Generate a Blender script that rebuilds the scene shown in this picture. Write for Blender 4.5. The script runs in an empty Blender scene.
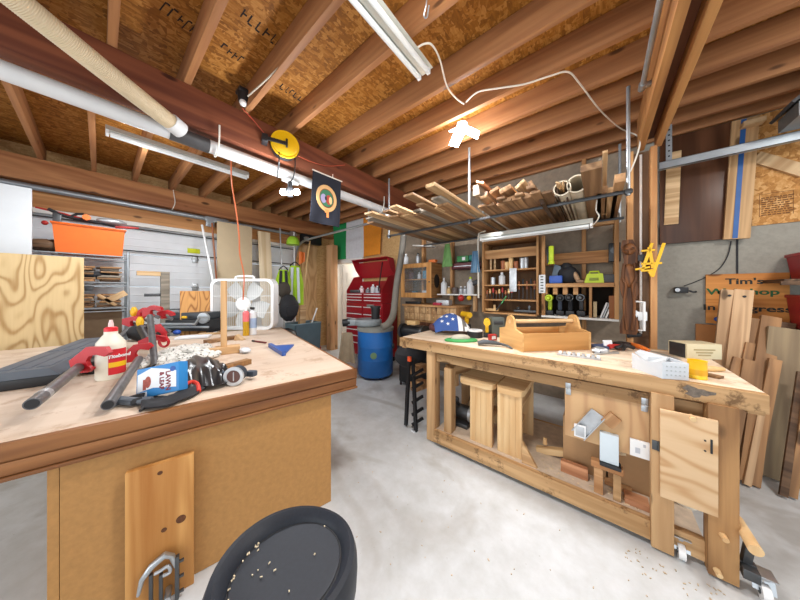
import bpy, bmesh, math, random
from mathutils import Vector, Matrix, Euler
random.seed(7)
SC = bpy.context.scene
COL = SC.collection
PI = math.pi
H = 1.4            # eye height
FPX = 245.0
YAW = math.atan2(200.0, FPX)
FW = Vector((-math.sin(YAW), math.cos(YAW), 0)); RT = Vector((math.cos(YAW), math.sin(YAW), 0)); UP = Vector((0, 0, 1))
EYE = Vector((0, 0, H))

def P(px, py, X=None, Y=None, Z=None, D=None):
    """where the sight line of a photo point meets a real surface (a wall, a top, the floor)"""
    d = FW + RT*((px-400)/FPX) + UP*((290-py)/FPX)
    if X is not None: t = X/d.x
    elif Y is not None: t = Y/d.y
    elif Z is not None: t = (Z-H)/d.z
    else: t = D
    return EYE + d*t

# ------------------------------------------------------------------ materials
def _mat(name):
    m = bpy.data.materials.new(name); m.use_nodes = True
    nt = m.node_tree; nt.nodes.clear()
    out = nt.nodes.new('ShaderNodeOutputMaterial'); b = nt.nodes.new('ShaderNodeBsdfPrincipled')
    nt.links.new(b.outputs[0], out.inputs[0])
    return m, nt, b
def N(nt, t, **kw):
    n = nt.nodes.new(t)
    for k, v in kw.items():
        if k in n.inputs.keys(): n.inputs[k].default_value = v
        else: setattr(n, k, v)
    return n
def L(nt, a, b): nt.links.new(a, b)
def ramp(nt, fac, stops, interp='LINEAR'):
    r = nt.nodes.new('ShaderNodeValToRGB'); r.color_ramp.interpolation = interp
    e = r.color_ramp.elements
    while len(e) > 1: e.remove(e[-1])
    e[0].position = stops[0][0]; e[0].color = (*stops[0][1], 1)
    for p, c in stops[1:]:
        k = e.new(p); k.color = (*c, 1)
    L(nt, fac, r.inputs[0]); return r.outputs[0]
def mix(nt, fac, a, b, mode='MIX'):
    m = nt.nodes.new('ShaderNodeMix'); m.data_type = 'RGBA'; m.blend_type = mode
    if hasattr(fac, 'links') or hasattr(fac, 'is_linked'): L(nt, fac, m.inputs[0])
    else: m.inputs[0].default_value = fac
    for s, v in ((6, a), (7, b)):
        if isinstance(v, tuple): m.inputs[s].default_value = (*v, 1)
        else: L(nt, v, m.inputs[s])
    return m.outputs[2]
def math_(nt, op, a, b=None, c=None):
    m = nt.nodes.new('ShaderNodeMath'); m.operation = op
    for i, v in enumerate((a, b, c)):
        if v is None: continue
        if isinstance(v, (int, float)): m.inputs[i].default_value = v
        else: L(nt, v, m.inputs[i])
    return m.outputs[0]
def coords(nt, scale=(1, 1, 1), rot=(0, 0, 0), rnd=True):
    tc = nt.nodes.new('ShaderNodeTexCoord'); src = tc.outputs['Object']
    if rnd:
        oi = nt.nodes.new('ShaderNodeObjectInfo')
        sc_ = nt.nodes.new('ShaderNodeVectorMath'); sc_.operation = 'SCALE'; sc_.inputs[0].default_value = (13.1, 7.7, 21.3)
        L(nt, oi.outputs['Random'], sc_.inputs['Scale'])
        ad = nt.nodes.new('ShaderNodeVectorMath'); ad.operation = 'ADD'
        L(nt, src, ad.inputs[0]); L(nt, sc_.outputs[0], ad.inputs[1]); src = ad.outputs[0]
    mp = nt.nodes.new('ShaderNodeMapping'); mp.inputs['Scale'].default_value = scale; mp.inputs['Rotation'].default_value = rot
    L(nt, src, mp.inputs[0]); return mp.outputs[0]
def noise(nt, vec, scale, detail=4, rough=.55, dist=0.):
    n = N(nt, 'ShaderNodeTexNoise'); n.inputs['Scale'].default_value = scale; n.inputs['Detail'].default_value = detail
    n.inputs['Roughness'].default_value = rough; n.inputs['Distortion'].default_value = dist
    L(nt, vec, n.inputs['Vector']); return n.outputs[0]
def bump(nt, b, h, strength=.3, dist=.01):
    k = nt.nodes.new('ShaderNodeBump'); k.inputs['Strength'].default_value = strength; k.inputs['Distance'].default_value = dist
    L(nt, h, k.inputs['Height']); L(nt, k.outputs[0], b.inputs['Normal'])
def varied(nt, col, amt):
    oi = nt.nodes.new('ShaderNodeObjectInfo')
    hs = nt.nodes.new('ShaderNodeHueSaturation')
    v = math_(nt, 'MULTIPLY_ADD', oi.outputs['Random'], amt, 1-amt*.5)
    hs.inputs['Saturation'].default_value = .93; L(nt, v, hs.inputs['Value']); L(nt, col, hs.inputs['Color']); return hs.outputs[0]
def s2l(h):
    h = h.lstrip('#'); o = []
    for i in (0, 2, 4):
        c = int(h[i:i+2], 16)/255; o.append(c/12.92 if c <= .04045 else ((c+.055)/1.055)**2.4)
    return tuple(o)
def plain(name, hexc, rough=.5, metal=0., amt=.12, nscale=8., spec=.5):
    m, nt, b = _mat(name); c = s2l(hexc)
    n = noise(nt, coords(nt), nscale, 5, .6)
    L(nt, ramp(nt, n, [(.3, tuple(x*(1-amt) for x in c)), (.7, tuple(min(1, x*(1+amt)) for x in c))]), b.inputs['Base Color'])
    b.inputs['Roughness'].default_value = rough; b.inputs['Metallic'].default_value = metal
    b.inputs['Specular IOR Level'].default_value = spec
    return m
def wood(name, light, dark, axis=0, grain=1., var=.3, rough=.6, knots=.0, contrast=1., dirt=None):
    """straight boards: streaks run along one object axis"""
    m, nt, b = _mat(name); lc, dc = s2l(light), s2l(dark)
    s = [22*grain]*3; s[axis] = 1.1*grain
    v = coords(nt, tuple(s))
    n1 = noise(nt, v, 1., 5, .6, .35)
    s2 = [5*grain]*3; s2[axis] = .35*grain
    v2 = coords(nt, tuple(s2))
    n2 = noise(nt, v2, 1., 3, .5, .8)
    rings = math_(nt, 'MULTIPLY_ADD', math_(nt, 'SINE', math_(nt, 'MULTIPLY', n2, 38.)), .5, .5)
    f = math_(nt, 'ADD', math_(nt, 'MULTIPLY', n1, .7), math_(nt, 'MULTIPLY', rings, .3*contrast))
    c = ramp(nt, f, [(.22, dc), (.5, tuple((x+y)/2 for x, y in zip(lc, dc))), (.72, lc)])
    if knots:
        s3 = [5.5]*3; s3[axis] = 2.2
        vo = N(nt, 'ShaderNodeTexVoronoi'); vo.inputs['Scale'].default_value = 1.
        L(nt, coords(nt, tuple(s3)), vo.inputs['Vector'])
        kf = ramp(nt, vo.outputs['Distance'], [(0., (1, 1, 1)), (.07+.06*knots, (.8, .8, .8)), (.11+.08*knots, (0, 0, 0))])
        c = mix(nt, kf, c, tuple(x*.28 for x in dc))
    if dirt:
        dn = noise(nt, coords(nt, (1, 1, 1)), 7., 6, .75)
        c = mix(nt, ramp(nt, dn, [(.55, (0, 0, 0)), (.63, (.8, .8, .8))]), c, s2l(dirt))
    if var: c = varied(nt, c, var)
    L(nt, c, b.inputs['Base Color']); b.inputs['Roughness'].default_value = rough
    b.inputs['Specular IOR Level'].default_value = .3
    bump(nt, b, n1, .15, .004)
    return m
def plyface(name, light, dark, axis=2, scale=1., rough=.6, freq=26.):
    """rotary-cut veneer: cathedral loops"""
    m, nt, b = _mat(name); lc, dc = s2l(light), s2l(dark)
    s = [3.6*scale]*3; s[axis] = 1.0*scale
    n = noise(nt, coords(nt, tuple(s)), 1., 1.3, .35, .25)
    w = math_(nt, 'MULTIPLY_ADD', math_(nt, 'SINE', math_(nt, 'MULTIPLY', n, freq*2.)), .5, .5)
    s2 = [60]*3; s2[axis] = 4
    fine = noise(nt, coords(nt, tuple(s2)), 1., 3)
    f = math_(nt, 'ADD', math_(nt, 'MULTIPLY', math_(nt, 'POWER', w, 2.6), .6), math_(nt, 'MULTIPLY', fine, .4))
    c = ramp(nt, f, [(.15, lc), (.45, tuple(.7*x+.3*y for x, y in zip(lc, dc))), (.85, dc)])
    L(nt, varied(nt, c, .12), b.inputs['Base Color']); b.inputs['Roughness'].default_value = rough
    b.inputs['Specular IOR Level'].default_value = .3
    return m
def osb(name, light, mid, dark, scale=1., rough=.7):
    m, nt, b = _mat(name); lc, mc, dc = s2l(light), s2l(mid), s2l(dark)
    outs = []
    for sc_, rot in (((24, 5.5, 20), (0, 0, .25)), ((26, 5, 20), (0, 0, -.45)), ((10, 22, 22), (.1, .1, .5))):
        vo = N(nt, 'ShaderNodeTexVoronoi'); vo.inputs['Scale'].default_value = scale; vo.inputs['Randomness'].default_value = 1.
        L(nt, coords(nt, sc_, rot), vo.inputs['Vector']); outs.append(vo.outputs['Color'])
    msk = noise(nt, coords(nt, (1, 1, 1)), 14*scale, 2)
    a = mix(nt, ramp(nt, msk, [(.47, (0, 0, 0)), (.49, (1, 1, 1))]), outs[0], outs[1])
    msk2 = noise(nt, coords(nt, (1, 1, 1), (1, 0, 0)), 9*scale, 2)
    a = mix(nt, ramp(nt, msk2, [(.55, (0, 0, 0)), (.57, (1, 1, 1))]), a, outs[2])
    sp = nt.nodes.new('ShaderNodeSeparateColor'); L(nt, a, sp.inputs[0])
    fine = noise(nt, coords(nt, (70, 12, 40)), 1., 4, .65)
    f = math_(nt, 'ADD', math_(nt, 'MULTIPLY', sp.outputs[0], .45), math_(nt, 'MULTIPLY', fine, .55))
    c = ramp(nt, f, [(.12, dc), (.28, tuple(.5*(x+y) for x, y in zip(dc, mc))), (.5, mc), (.85, lc)])
    L(nt, c, b.inputs['Base Color']); b.inputs['Roughness'].default_value = rough
    b.inputs['Specular IOR Level'].default_value = .25
    bump(nt, b, f, .25, .004)
    return m
def concrete(name):
    m, nt, b = _mat(name)
    v = coords(nt, rnd=False)
    n1 = noise(nt, v, 1.3, 6, .6, .4); n2 = noise(nt, v, 9., 6, .65); n3 = noise(nt, v, 46., 3, .6)
    f = math_(nt, 'ADD', math_(nt, 'MULTIPLY', n1, .55), math_(nt, 'MULTIPLY', n2, .45))
    c = ramp(nt, f, [(.3, s2l('b2b4b2')), (.45, s2l('c0c3c4')), (.6, s2l('ced2d5'))])
    st = ramp(nt, noise(nt, coords(nt, (1, 1.3, 1), (0, 0, .5), rnd=False), .9, 4, .6, 1.2), [(.56, (0, 0, 0)), (.64, (.42, .42, .42))])
    c = mix(nt, st, c, s2l('948f86'))
    sp = ramp(nt, n3, [(.71, (0, 0, 0)), (.76, (.55, .55, .55))])
    c = mix(nt, sp, c, s2l('7c7468'))
    L(nt, c, b.inputs['Base Color'])
    L(nt, ramp(nt, n1, [(.35, (.42,)*3), (.65, (.62,)*3)]), b.inputs['Roughness'])
    bump(nt, b, n2, .08, .005)
    return m
def emit(name, hexc, strength):
    m, nt, b = _mat(name); b.inputs['Base Color'].default_value = (*s2l(hexc), 1)
    b.inputs['Emission Color'].default_value = (*s2l(hexc), 1); b.inputs['Emission Strength'].default_value = strength
    return m
def glass(name, hexc='ffffff', rough=.03, alpha=.25):
    m, nt, b = _mat(name); b.inputs['Base Color'].default_value = (*s2l(hexc), 1)
    b.inputs['Roughness'].default_value = rough; b.inputs['Alpha'].default_value = alpha
    return m
def bands(name, axis, stops, rough=.6, nscale=20.):
    """constant colour bands along an object axis (a printed label, a sewn flag)"""
    m, nt, b = _mat(name)
    tc = nt.nodes.new('ShaderNodeTexCoord'); sp = nt.nodes.new('ShaderNodeSeparateXYZ'); L(nt, tc.outputs['Object'], sp.inputs[0])
    lo, hi = stops[0][0], stops[-1][0]
    mr = nt.nodes.new('ShaderNodeMapRange'); mr.inputs[1].default_value = lo; mr.inputs[2].default_value = hi
    L(nt, sp.outputs[axis], mr.inputs[0])
    c = ramp(nt, mr.outputs[0], [((p-lo)/(hi-lo), s2l(h)) for p, h in stops[:-1]], 'CONSTANT')
    n = noise(nt, coords(nt), nscale, 3)
    c = mix(nt, math_(nt, 'MULTIPLY', n, .25), c, (.05, .05, .05), 'MULTIPLY')
    L(nt, c, b.inputs['Base Color']); b.inputs['Roughness'].default_value = rough
    return m

# ------------------------------------------------------------------ meshes
class MB:
    def __init__(s): s.bm = bmesh.new(); s.mi = 0
    def _fin(s, verts, M=None, mi=None):
        if M is not None: bmesh.ops.transform(s.bm, matrix=M, verts=verts)
        fs = set()
        for v in verts: fs.update(v.link_faces)
        for f in fs: f.material_index = s.mi if mi is None else mi
        return s
    def box(s, c, size, rot=None, bevel=0., mi=None):
        r = bmesh.ops.create_cube(s.bm, size=1.); vs = r['verts']
        bmesh.ops.scale(s.bm, vec=size, verts=vs)
        if bevel:
            es = set()
            for v in vs: es.update(v.link_edges)
            b = bmesh.ops.bevel(s.bm, geom=list(es), offset=bevel, segments=2, affect='EDGES', profile=.6)
            vs = list({v for f in b['faces'] for v in f.verts} | {v for v in vs if v.is_valid})
        M = Matrix.Translation(c)
        if rot is not None: M = M @ (rot.to_4x4() if isinstance(rot, Matrix) else Euler(rot).to_matrix().to_4x4())
        return s._fin(vs, M, mi)
    def box2(s, a, b, bevel=0., mi=None):
        return s.box([(x+y)/2 for x, y in zip(a, b)], [abs(y-x) for x, y in zip(a, b)], None, bevel, mi)
    def bar(s, p0, p1, w, t, up=(0, 0, 1), bevel=0., mi=None):
        """rectangular bar between two points: w across, t along up"""
        M, ln = frame(p0, p1, up)
        r = bmesh.ops.create_cube(s.bm, size=1.); vs = r['verts']
        bmesh.ops.scale(s.bm, vec=(ln, w, t), verts=vs)
        if bevel:
            es = set()
            for v in vs: es.update(v.link_edges)
            b = bmesh.ops.bevel(s.bm, geom=list(es), offset=bevel, segments=2, affect='EDGES', profile=.6)
            vs = list({v for f in b['faces'] for v in f.verts} | {v for v in vs if v.is_valid})
        return s._fin(vs, M, mi)
    def cyl(s, p0, p1, r0, r1=None, seg=20, mi=None):
        p0, p1 = Vector(p0), Vector(p1); d = p1-p0
        r = bmesh.ops.create_cone(s.bm, cap_ends=True, segments=seg, radius1=r0, radius2=r0 if r1 is None else r1, depth=d.length)
        M = Matrix.Translation((p0+p1)/2) @ d.to_track_quat('Z', 'Y').to_matrix().to_4x4()
        return s._fin(r['verts'], M, mi)
    def tube(s, pts, r, seg=10, mi=None, smooth_pts=0, closed=False, flat=1.):
        pts = [Vector(p) for p in pts]
        if smooth_pts: pts = catmull(pts, smooth_pts, closed)
        n = len(pts); rings = []; prev = None
        for i, p in enumerate(pts):
            if closed: t = pts[(i+1) % n]-pts[i-1]
            else: t = pts[min(i+1, n-1)]-pts[max(i-1, 0)]
            t.normalize()
            if prev is None:
                a = Vector((0, 0, 1)) if abs(t.z) < .9 else Vector((1, 0, 0)); u = t.cross(a).normalized()
            else: u = (prev - t*prev.dot(t)).normalized()
            prev = u; w = t.cross(u)
            rr = r[i] if isinstance(r, (list, tuple)) and len(r) == n else (r if not isinstance(r, (list, tuple)) else r[0]+(r[1]-r[0])*i/(n-1))
            rings.append([s.bm.verts.new(p+u*math.cos(2*PI*k/seg)*rr+w*math.sin(2*PI*k/seg)*rr*flat) for k in range(seg)])
        fs = []
        for i in range(n if closed else n-1):
            A, B = rings[i], rings[(i+1) % n]
            for k in range(seg): fs.append(s.bm.faces.new((A[k], A[(k+1) % seg], B[(k+1) % seg], B[k])))
        if not closed:
            fs.append(s.bm.faces.new(rings[0][::-1])); fs.append(s.bm.faces.new(rings[-1]))
        for f in fs: f.material_index = s.mi if mi is None else mi
        return s
    def lathe(s, prof, seg=28, M=None, mi=None, sx=1., sy=1., closed=False):
        rings = []
        vs = []
        for r, z in prof:
            if r < 1e-6: ring = [s.bm.verts.new((0, 0, z))]
            else: ring = [s.bm.verts.new((r*math.cos(2*PI*k/seg)*sx, r*math.sin(2*PI*k/seg)*sy, z)) for k in range(seg)]
            rings.append(ring); vs += ring
        for A, B in zip(rings, rings[1:]+(rings[:1] if closed else [])):
            for k in range(seg):
                q = [A[k % len(A)], A[(k+1) % len(A)], B[(k+1) % len(B)], B[k % len(B)]]
                q = list(dict.fromkeys(q))
                if len(q) >= 3:
                    try: s.bm.faces.new(q)
                    except ValueError: pass
        for R_, rev in ((rings[0], True), (rings[-1], False)):
            if len(R_) > 2 and not closed: s.bm.faces.new(R_[::-1] if rev else R_)
        return s._fin(vs, M, mi)
    def prism(s, pts, z0, z1, M=None, mi=None):
        a = [s.bm.verts.new((x, y, z0)) for x, y in pts]; b = [s.bm.verts.new((x, y, z1)) for x, y in pts]
        s.bm.faces.new(a[::-1]); s.bm.faces.new(b); n = len(pts)
        for i in range(n): s.bm.faces.new((a[i], a[(i+1) % n], b[(i+1) % n], b[i]))
        return s._fin(a+b, M, mi)
    def ball(s, c, r, scale=(1, 1, 1), rot=None, seg=16, mi=None, jitter=0.):
        q = bmesh.ops.create_uvsphere(s.bm, u_segments=seg, v_segments=max(6, seg*2//3), radius=r)
        vs = q['verts']
        if jitter:
            for v in vs: v.co *= 1+random.uniform(-jitter, jitter)
        M = Matrix.Translation(c)
        if rot is not None: M = M @ Euler(rot).to_matrix().to_4x4()
        return s._fin(vs, M @ Matrix.Diagonal((*scale, 1)), mi)
    def sheet(s, fn, nu, nv, thick=.004, mi=None):
        """a cloth or panel given by fn(u,v) -> point, with real thickness"""
        g = [[Vector(fn(i/nu, j/nv)) for j in range(nv+1)] for i in range(nu+1)]
        def nrm(i, j):
            a = g[min(i+1, nu)][j]-g[max(i-1, 0)][j]; b = g[i][min(j+1, nv)]-g[i][max(j-1, 0)]
            k = a.cross(b); return k.normalized() if k.length > 1e-9 else Vector((0, 0, 1))
        T = [[s.bm.verts.new(g[i][j]+nrm(i, j)*thick/2) for j in range(nv+1)] for i in range(nu+1)]
        B = [[s.bm.verts.new(g[i][j]-nrm(i, j)*thick/2) for j in range(nv+1)] for i in range(nu+1)]
        fs = []
        for i in range(nu):
            for j in range(nv):
                fs.append(s.bm.faces.new((T[i][j], T[i+1][j], T[i+1][j+1], T[i][j+1])))
                fs.append(s.bm.faces.new((B[i][j], B[i][j+1], B[i+1][j+1], B[i+1][j])))
        for i in range(nu):
            fs.append(s.bm.faces.new((T[i][0], B[i][0], B[i+1][0], T[i+1][0]))); fs.append(s.bm.faces.new((T[i][nv], T[i+1][nv], B[i+1][nv], B[i][nv])))
        for j in range(nv):
            fs.append(s.bm.faces.new((T[0][j], T[0][j+1], B[0][j+1], B[0][j]))); fs.append(s.bm.faces.new((T[nu][j], B[nu][j], B[nu][j+1], T[nu][j+1])))
        for f in fs: f.material_index = s.mi if mi is None else mi
        return s
    def build(s, name, mats, parent=None, smooth=True):
        me = bpy.data.meshes.new(name)
        bmesh.ops.recalc_face_normals(s.bm, faces=s.bm.faces[:])
        if smooth:
            for f in s.bm.faces: f.smooth = True
        s.bm.to_mesh(me); s.bm.free()
        if smooth: me.set_sharp_from_angle(angle=.6)
        for m in (mats if isinstance(mats, (list, tuple)) else [mats]): me.materials.append(m)
        o = bpy.data.objects.new(name, me); COL.objects.link(o)
        if parent: o.parent = parent
        return o
def catmull(pts, k, closed=False):
    out = []; n = len(pts)
    for i in range(n if closed else n-1):
        if closed: p0, p1, p2, p3 = pts[i-1], pts[i], pts[(i+1) % n], pts[(i+2) % n]
        else: p0, p1, p2, p3 = pts[max(i-1, 0)], pts[i], pts[i+1], pts[min(i+2, n-1)]
        for j in range(k):
            t = j/k
            out.append(.5*((2*p1)+(p2-p0)*t+(2*p0-5*p1+4*p2-p3)*t*t+(3*p1-p0-3*p2+p3)*t*t*t))
    if not closed: out.append(pts[-1])
    return out
def frame(p0, p1, up=(0, 0, 1)):
    p0, p1 = Vector(p0), Vector(p1); x = p1-p0; ln = x.length; x.normalize(); up = Vector(up)
    if abs(x.dot(up.normalized())) > .995: up = Vector((0, 1, 0)) if abs(x.y) < .9 else Vector((1, 0, 0))
    y = up.cross(x).normalized(); z = x.cross(y)
    M = Matrix((x, y, z)).transposed().to_4x4(); M.translation = (p0+p1)/2
    return M, ln
def tag(o, label, cat, group=None, kind=None):
    o['label'] = label; o['category'] = cat
    if group: o['group'] = group
    if kind: o['kind'] = kind
    return o
def thing(name, label, cat, loc=(0, 0, 0), rotz=0., group=None, rot=None):
    o = bpy.data.objects.new(name, None); o.empty_display_size = .05; COL.objects.link(o)
    o.location = loc; o.rotation_euler = rot if rot is not None else (0, 0, rotz)
    return tag(o, label, cat, group)
def struct(name, mb, mat, label=None, parent=None):
    o = mb.build(name, mat, parent)
    if parent is None:
        o['kind'] = 'structure'
        if label: o['label'] = label
    return o
def solo(name, mb, mat, label, cat, loc=None, rotz=0., group=None, kind=None, M=None):
    """a thing that is one mesh"""
    o = mb.build(name, mat); tag(o, label, cat, group, kind)
    if M is not None: o.matrix_world = M
    elif loc is not None: o.location = loc; o.rotation_euler = (0, 0, rotz)
    return o
def board(name, label, cat, p0, p1, w, t, mat, up=(0, 0, 1), group=None, bevel=.0025, parent=None):
    """a straight piece of timber whose grain follows its length (object x)"""
    M, ln = frame(p0, p1, up)
    o = MB().box((0, 0, 0), (ln, w, t), None, bevel).build(name, mat, parent)
    o.matrix_world = M
    if label: tag(o, label, cat, group)
    return o
def text_obj(name, s, size, mat, parent, loc, rot, depth=.001, align='CENTER', shear=0., sx=1., bold=0.):
    c = bpy.data.curves.new(name, 'FONT'); c.body = s; c.size = size; c.extrude = depth; c.align_x = align; c.align_y = 'CENTER'; c.shear = shear; c.offset = bold
    tmp = bpy.data.objects.new('tmp', c); COL.objects.link(tmp)
    dg = bpy.context.evaluated_depsgraph_get(); me = bpy.data.meshes.new_from_object(tmp.evaluated_get(dg))
    bpy.data.objects.remove(tmp); bpy.data.curves.remove(c)
    me.materials.clear(); me.materials.append(mat)
    o = bpy.data.objects.new(name, me); COL.objects.link(o); o.parent = parent
    o.location = loc; o.rotation_euler = rot; o.scale = (sx, 1, 1)
    return o
def local(parent, p):
    M = Matrix.Translation(parent.location) @ parent.rotation_euler.to_matrix().to_4x4()
    return M.inverted() @ Vector(p)
# ------------------------------------------------------------------ palette
M = {}
M['concrete'] = concrete('concrete')
M['osb_ceiling'] = osb('osb_ceiling', 'c08a48', '96601f', '573310', 1.7)
M['osb_wall'] = osb('osb_wall', 'e2b67c', 'c08a4c', '75441a')
M['osb_panel'] = osb('osb_panel', 'd9b785', 'cba26c', 'b38955', 2.2)
M['joist'] = wood('joist', 'ba8049', '8a562c', 0, .8, .25, knots=.25, contrast=.5)
M['beam_red'] = wood('beam_red', '8a4a28', '5f2a16', 1, .5, .2, .6, knots=.2)
M['beam_brown'] = wood('beam_brown', '714227', '45240f', 1, .7, .2)
M['beam_yellow'] = wood('beam_yellow', 'c98f4a', '9a622a', 1, .7, .1)
M['header'] = wood('header', 'c08148', '8d5026', 1, .6, .15, knots=.5)
M['header_light'] = wood('header_light', 'd79a57', 'a8692f', 1, .6, .1, knots=.4)
M['stud'] = wood('stud', 'd09a5c', 'a56b35', 2, .9, .25, knots=.2)
M['stud_x'] = wood('stud_x', 'c9904f', '9a602d', 0, .9, .25, knots=.2)
M['fibre'] = plain('fibre', '8f8170', .9, amt=.16, nscale=16)
M['fibre_dark'] = plain('fibre_dark', '75644f', .9, amt=.2, nscale=10)
M['graywall'] = plain('graywall', '97948a', .95, amt=.1, nscale=30)
M['plaster'] = plain('plaster', 'e6e3da', .8, amt=.04)
M['white_trim'] = plain('white_trim', 'ecebe6', .5, amt=.04)
M['door_white'] = plain('door_white', 'eef2f6', .45, amt=.05, nscale=3)
M['steel'] = plain('steel', 'b4b8bb', .35, .85, amt=.12)
M['galv'] = plain('galv', 'aab2b8', .42, .7, amt=.12)
M['dark_steel'] = plain('dark_steel', '5a5c5e', .42, .8, amt=.15)
M['black'] = plain('black', '1c1d20', .45)
M['black_soft'] = plain('black_soft', '26272b', .8)
M['rubber'] = plain('rubber', '17171a', .7)
M['white_plastic'] = plain('white_plastic', 'e9eaea', .35, amt=.04)
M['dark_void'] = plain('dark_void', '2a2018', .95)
M['ink'] = plain('ink', '1d1410', .9)

# ------------------------------------------------------------------ room shell
CEIL = 3.17; JB = 2.97; BW = 3.75; LW = -5.45
struct('floor', MB().box2((-7.0, -3.2, -.12), (4.6, 7.2, 0)), M['concrete'])
struct('ceiling', MB().box2((-5.6, -3.2, CEIL), (4.6, BW+.15, CEIL+.03)), M['osb_ceiling'])
JY = [-2.30, -1.92, -1.54, -1.16, -.78, -.37, .03, .40, .80, 1.19, 1.67, 2.04, 2.40, 2.76, 3.11, 3.43, 3.68]
for y in JY:
    for x0, x1, yy in ((LW-.1, -2.86, y-.1), (-2.85, 4.5, y)):
        if yy > 3.65 and x1 > 0: yy = 3.68
        o = struct('ceiling_joist', MB().box((0, 0, 0), (x1-x0, .042, CEIL-JB-.004), None, .002), M['joist'])
        o.location = ((x0+x1)/2, yy+.021, (CEIL+JB)/2-.002)
# back wall: opening for the door at far left
D0 = P(337, 262, Y=BW).x; D1 = P(362, 262, Y=BW).x; DZ = P(340, 262, Y=BW).z
wb = MB()
wb.box2((LW-.1, BW, 0), (D0, BW+.12, CEIL)); wb.box2((D0, BW, DZ), (D1, BW+.12, CEIL)); wb.box2((D1, BW, 0), (-3.05, BW+.12, CEIL))
struct('wall_back', wb, M['osb_panel'])
struct('wall_back', MB().box2((-3.05, BW, 0), (.36, BW+.12, CEIL)), M['fibre'])
struct('wall_right', MB().box2((.36, BW, 0), (4.5, BW+.12, CEIL)), M['graywall'])
# room beyond the open door
rm = MB(); rm.box2((D0-1.2, BW+1.9, 0), (D1+1.2, BW+2., 2.7)); rm.box2((D0-1.3, BW+.12, 0), (D0-1.2, BW+2., 2.7)); rm.box2((D1+1.2, BW+.12, 0), (D1+1.3, BW+2., 2.7)); rm.box2((D0-1.3, BW+.12, 2.6), (D1+1.3, BW+2., 2.7))
struct('wall_hallway', rm, M['plaster'])
tr = MB()
for x in (D0, D1): tr.box2((x-.05, BW-.03, 0), (x+.05, BW+.13, DZ), .004)
tr.box2((D0-.05, BW-.03, DZ-.05), (D1+.05, BW+.13, DZ+.05), .004)
dr = thing('door_1', None, None, (D0+.06, BW+.12, 0), 0); del dr['label'], dr['category']; dr['kind'] = 'structure'
o = tr.build('door_frame', M['white_trim'], dr); o.location = (-(D0+.06), -(BW+.12), 0)
lf = MB(); lf.box2((0, 0, .02), (.04, .78, DZ-.06), .003)
for z0, z1 in ((.2, .95), (1.1, DZ-.25)):
    for a in (.1, .43): lf.box2((.036, a, z0), (.048, a+.26, z1), .005)
o = lf.build('door_leaf', M['white_trim'], dr); o.rotation_euler = (0, 0, -.35)
kb = MB(); kb.cyl((.03, .71, 1.), (.09, .71, 1.), .012); kb.ball((.1, .71, 1.), .03)
kb.build('door_knob', M['steel'], o)
# left wall with the roll-up door
wl = MB(); wl.box2((LW-.15, 2.86, 0), (LW+.02, BW, CEIL)); wl.box2((LW-.15, -3.2, 2.42), (LW+.02, 2.86, CEIL)); wl.box2((LW-.15, -3.2, 0), (LW+.02, -2.4, 2.42))
struct('wall_left', wl, M['osb_panel'])
gd = thing('door_2', None, None, (LW-.04, 0, 0)); del gd['label'], gd['category']; gd['kind'] = 'structure'
pn = MB()
for k in range(5):
    z = k*.484
    pn.box2((-.03, -2.4, z+.004), (.0, 2.86, z+.478), .006)
    for q in (.13, .24, .35): pn.box2((-.002, -2.4, z+q), (.006, 2.86, z+q+.016), .003)
pn.build('door_panel', M['door_white'], gd)
for y in (-1.2, -.1, 1.05, 2.2):
    hb = MB()
    for k in range(1, 5): hb.box((.012, y, k*.484), (.02, .08, .12), None, .003); hb.cyl((.02, y-.05, k*.484), (.02, y+.05, k*.484), .012, seg=10)
    hb.build('hinge', M['steel'], gd)
rods = MB()
for z in (2.33, 1.99, 1.08): rods.cyl((.04, -2.3, z), (.04, 2.8, z), .009, seg=8)
rods.build('stiffener_rod', M['dark_steel'], gd)
tp = MB().box2((.004, .95, 2.04), (.012, 1.12, 2.12), .002); 
o = tp.build('sticker', plain('sticker_yellow', 'd9e021', .6), gd)
struct('trim_1', MB().box2((LW+.02, -3., 2.36), (LW+.06, 2.9, 2.42), .003), M['white_trim'])
struct('trim_2', MB().box((0, 0, 0), (.05, 6.1, .23), None, .003), M['header_light']).location = (LW+.05, -.1, 2.535)
struct('header_beam', MB().box((0, 0, 0), (.14, 6.75, .28), None, .004), M['header']).location = (LW+.18, .37, 2.83)
# spring shaft above the roll-up door
ts = thing('garage_door_shaft', 'long grey spring shaft running above the white roll-up door', 'door shaft', (LW+.16, .2, 2.64))
MB().cyl((0, -3., 0), (0, 2.6, 0), .022).build('shaft', M['galv'], ts)
MB().cyl((0, -2.9, 0), (0, .95, 0), .036).build('spring', M['galv'], ts)
MB().cyl((0, 1.35, 0), (0, 2.4, 0), .03).build('spring', M['galv'], ts)
b = MB(); b.box((0, 1.12, 0), (.05, .34, .08), None, .004); b.box((0, 1.02, -.06), (.03, .12, .14), None, .003); b.cyl((.03, 1.02, -.03), (-.03, 1.02, -.03), .045)
b.build('centre_bracket', M['galv'], ts)
b = MB(); b.cyl((-.02, 2.5, 0), (.04, 2.5, 0), .07); b.build('cable_drum', M['steel'], ts)
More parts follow.
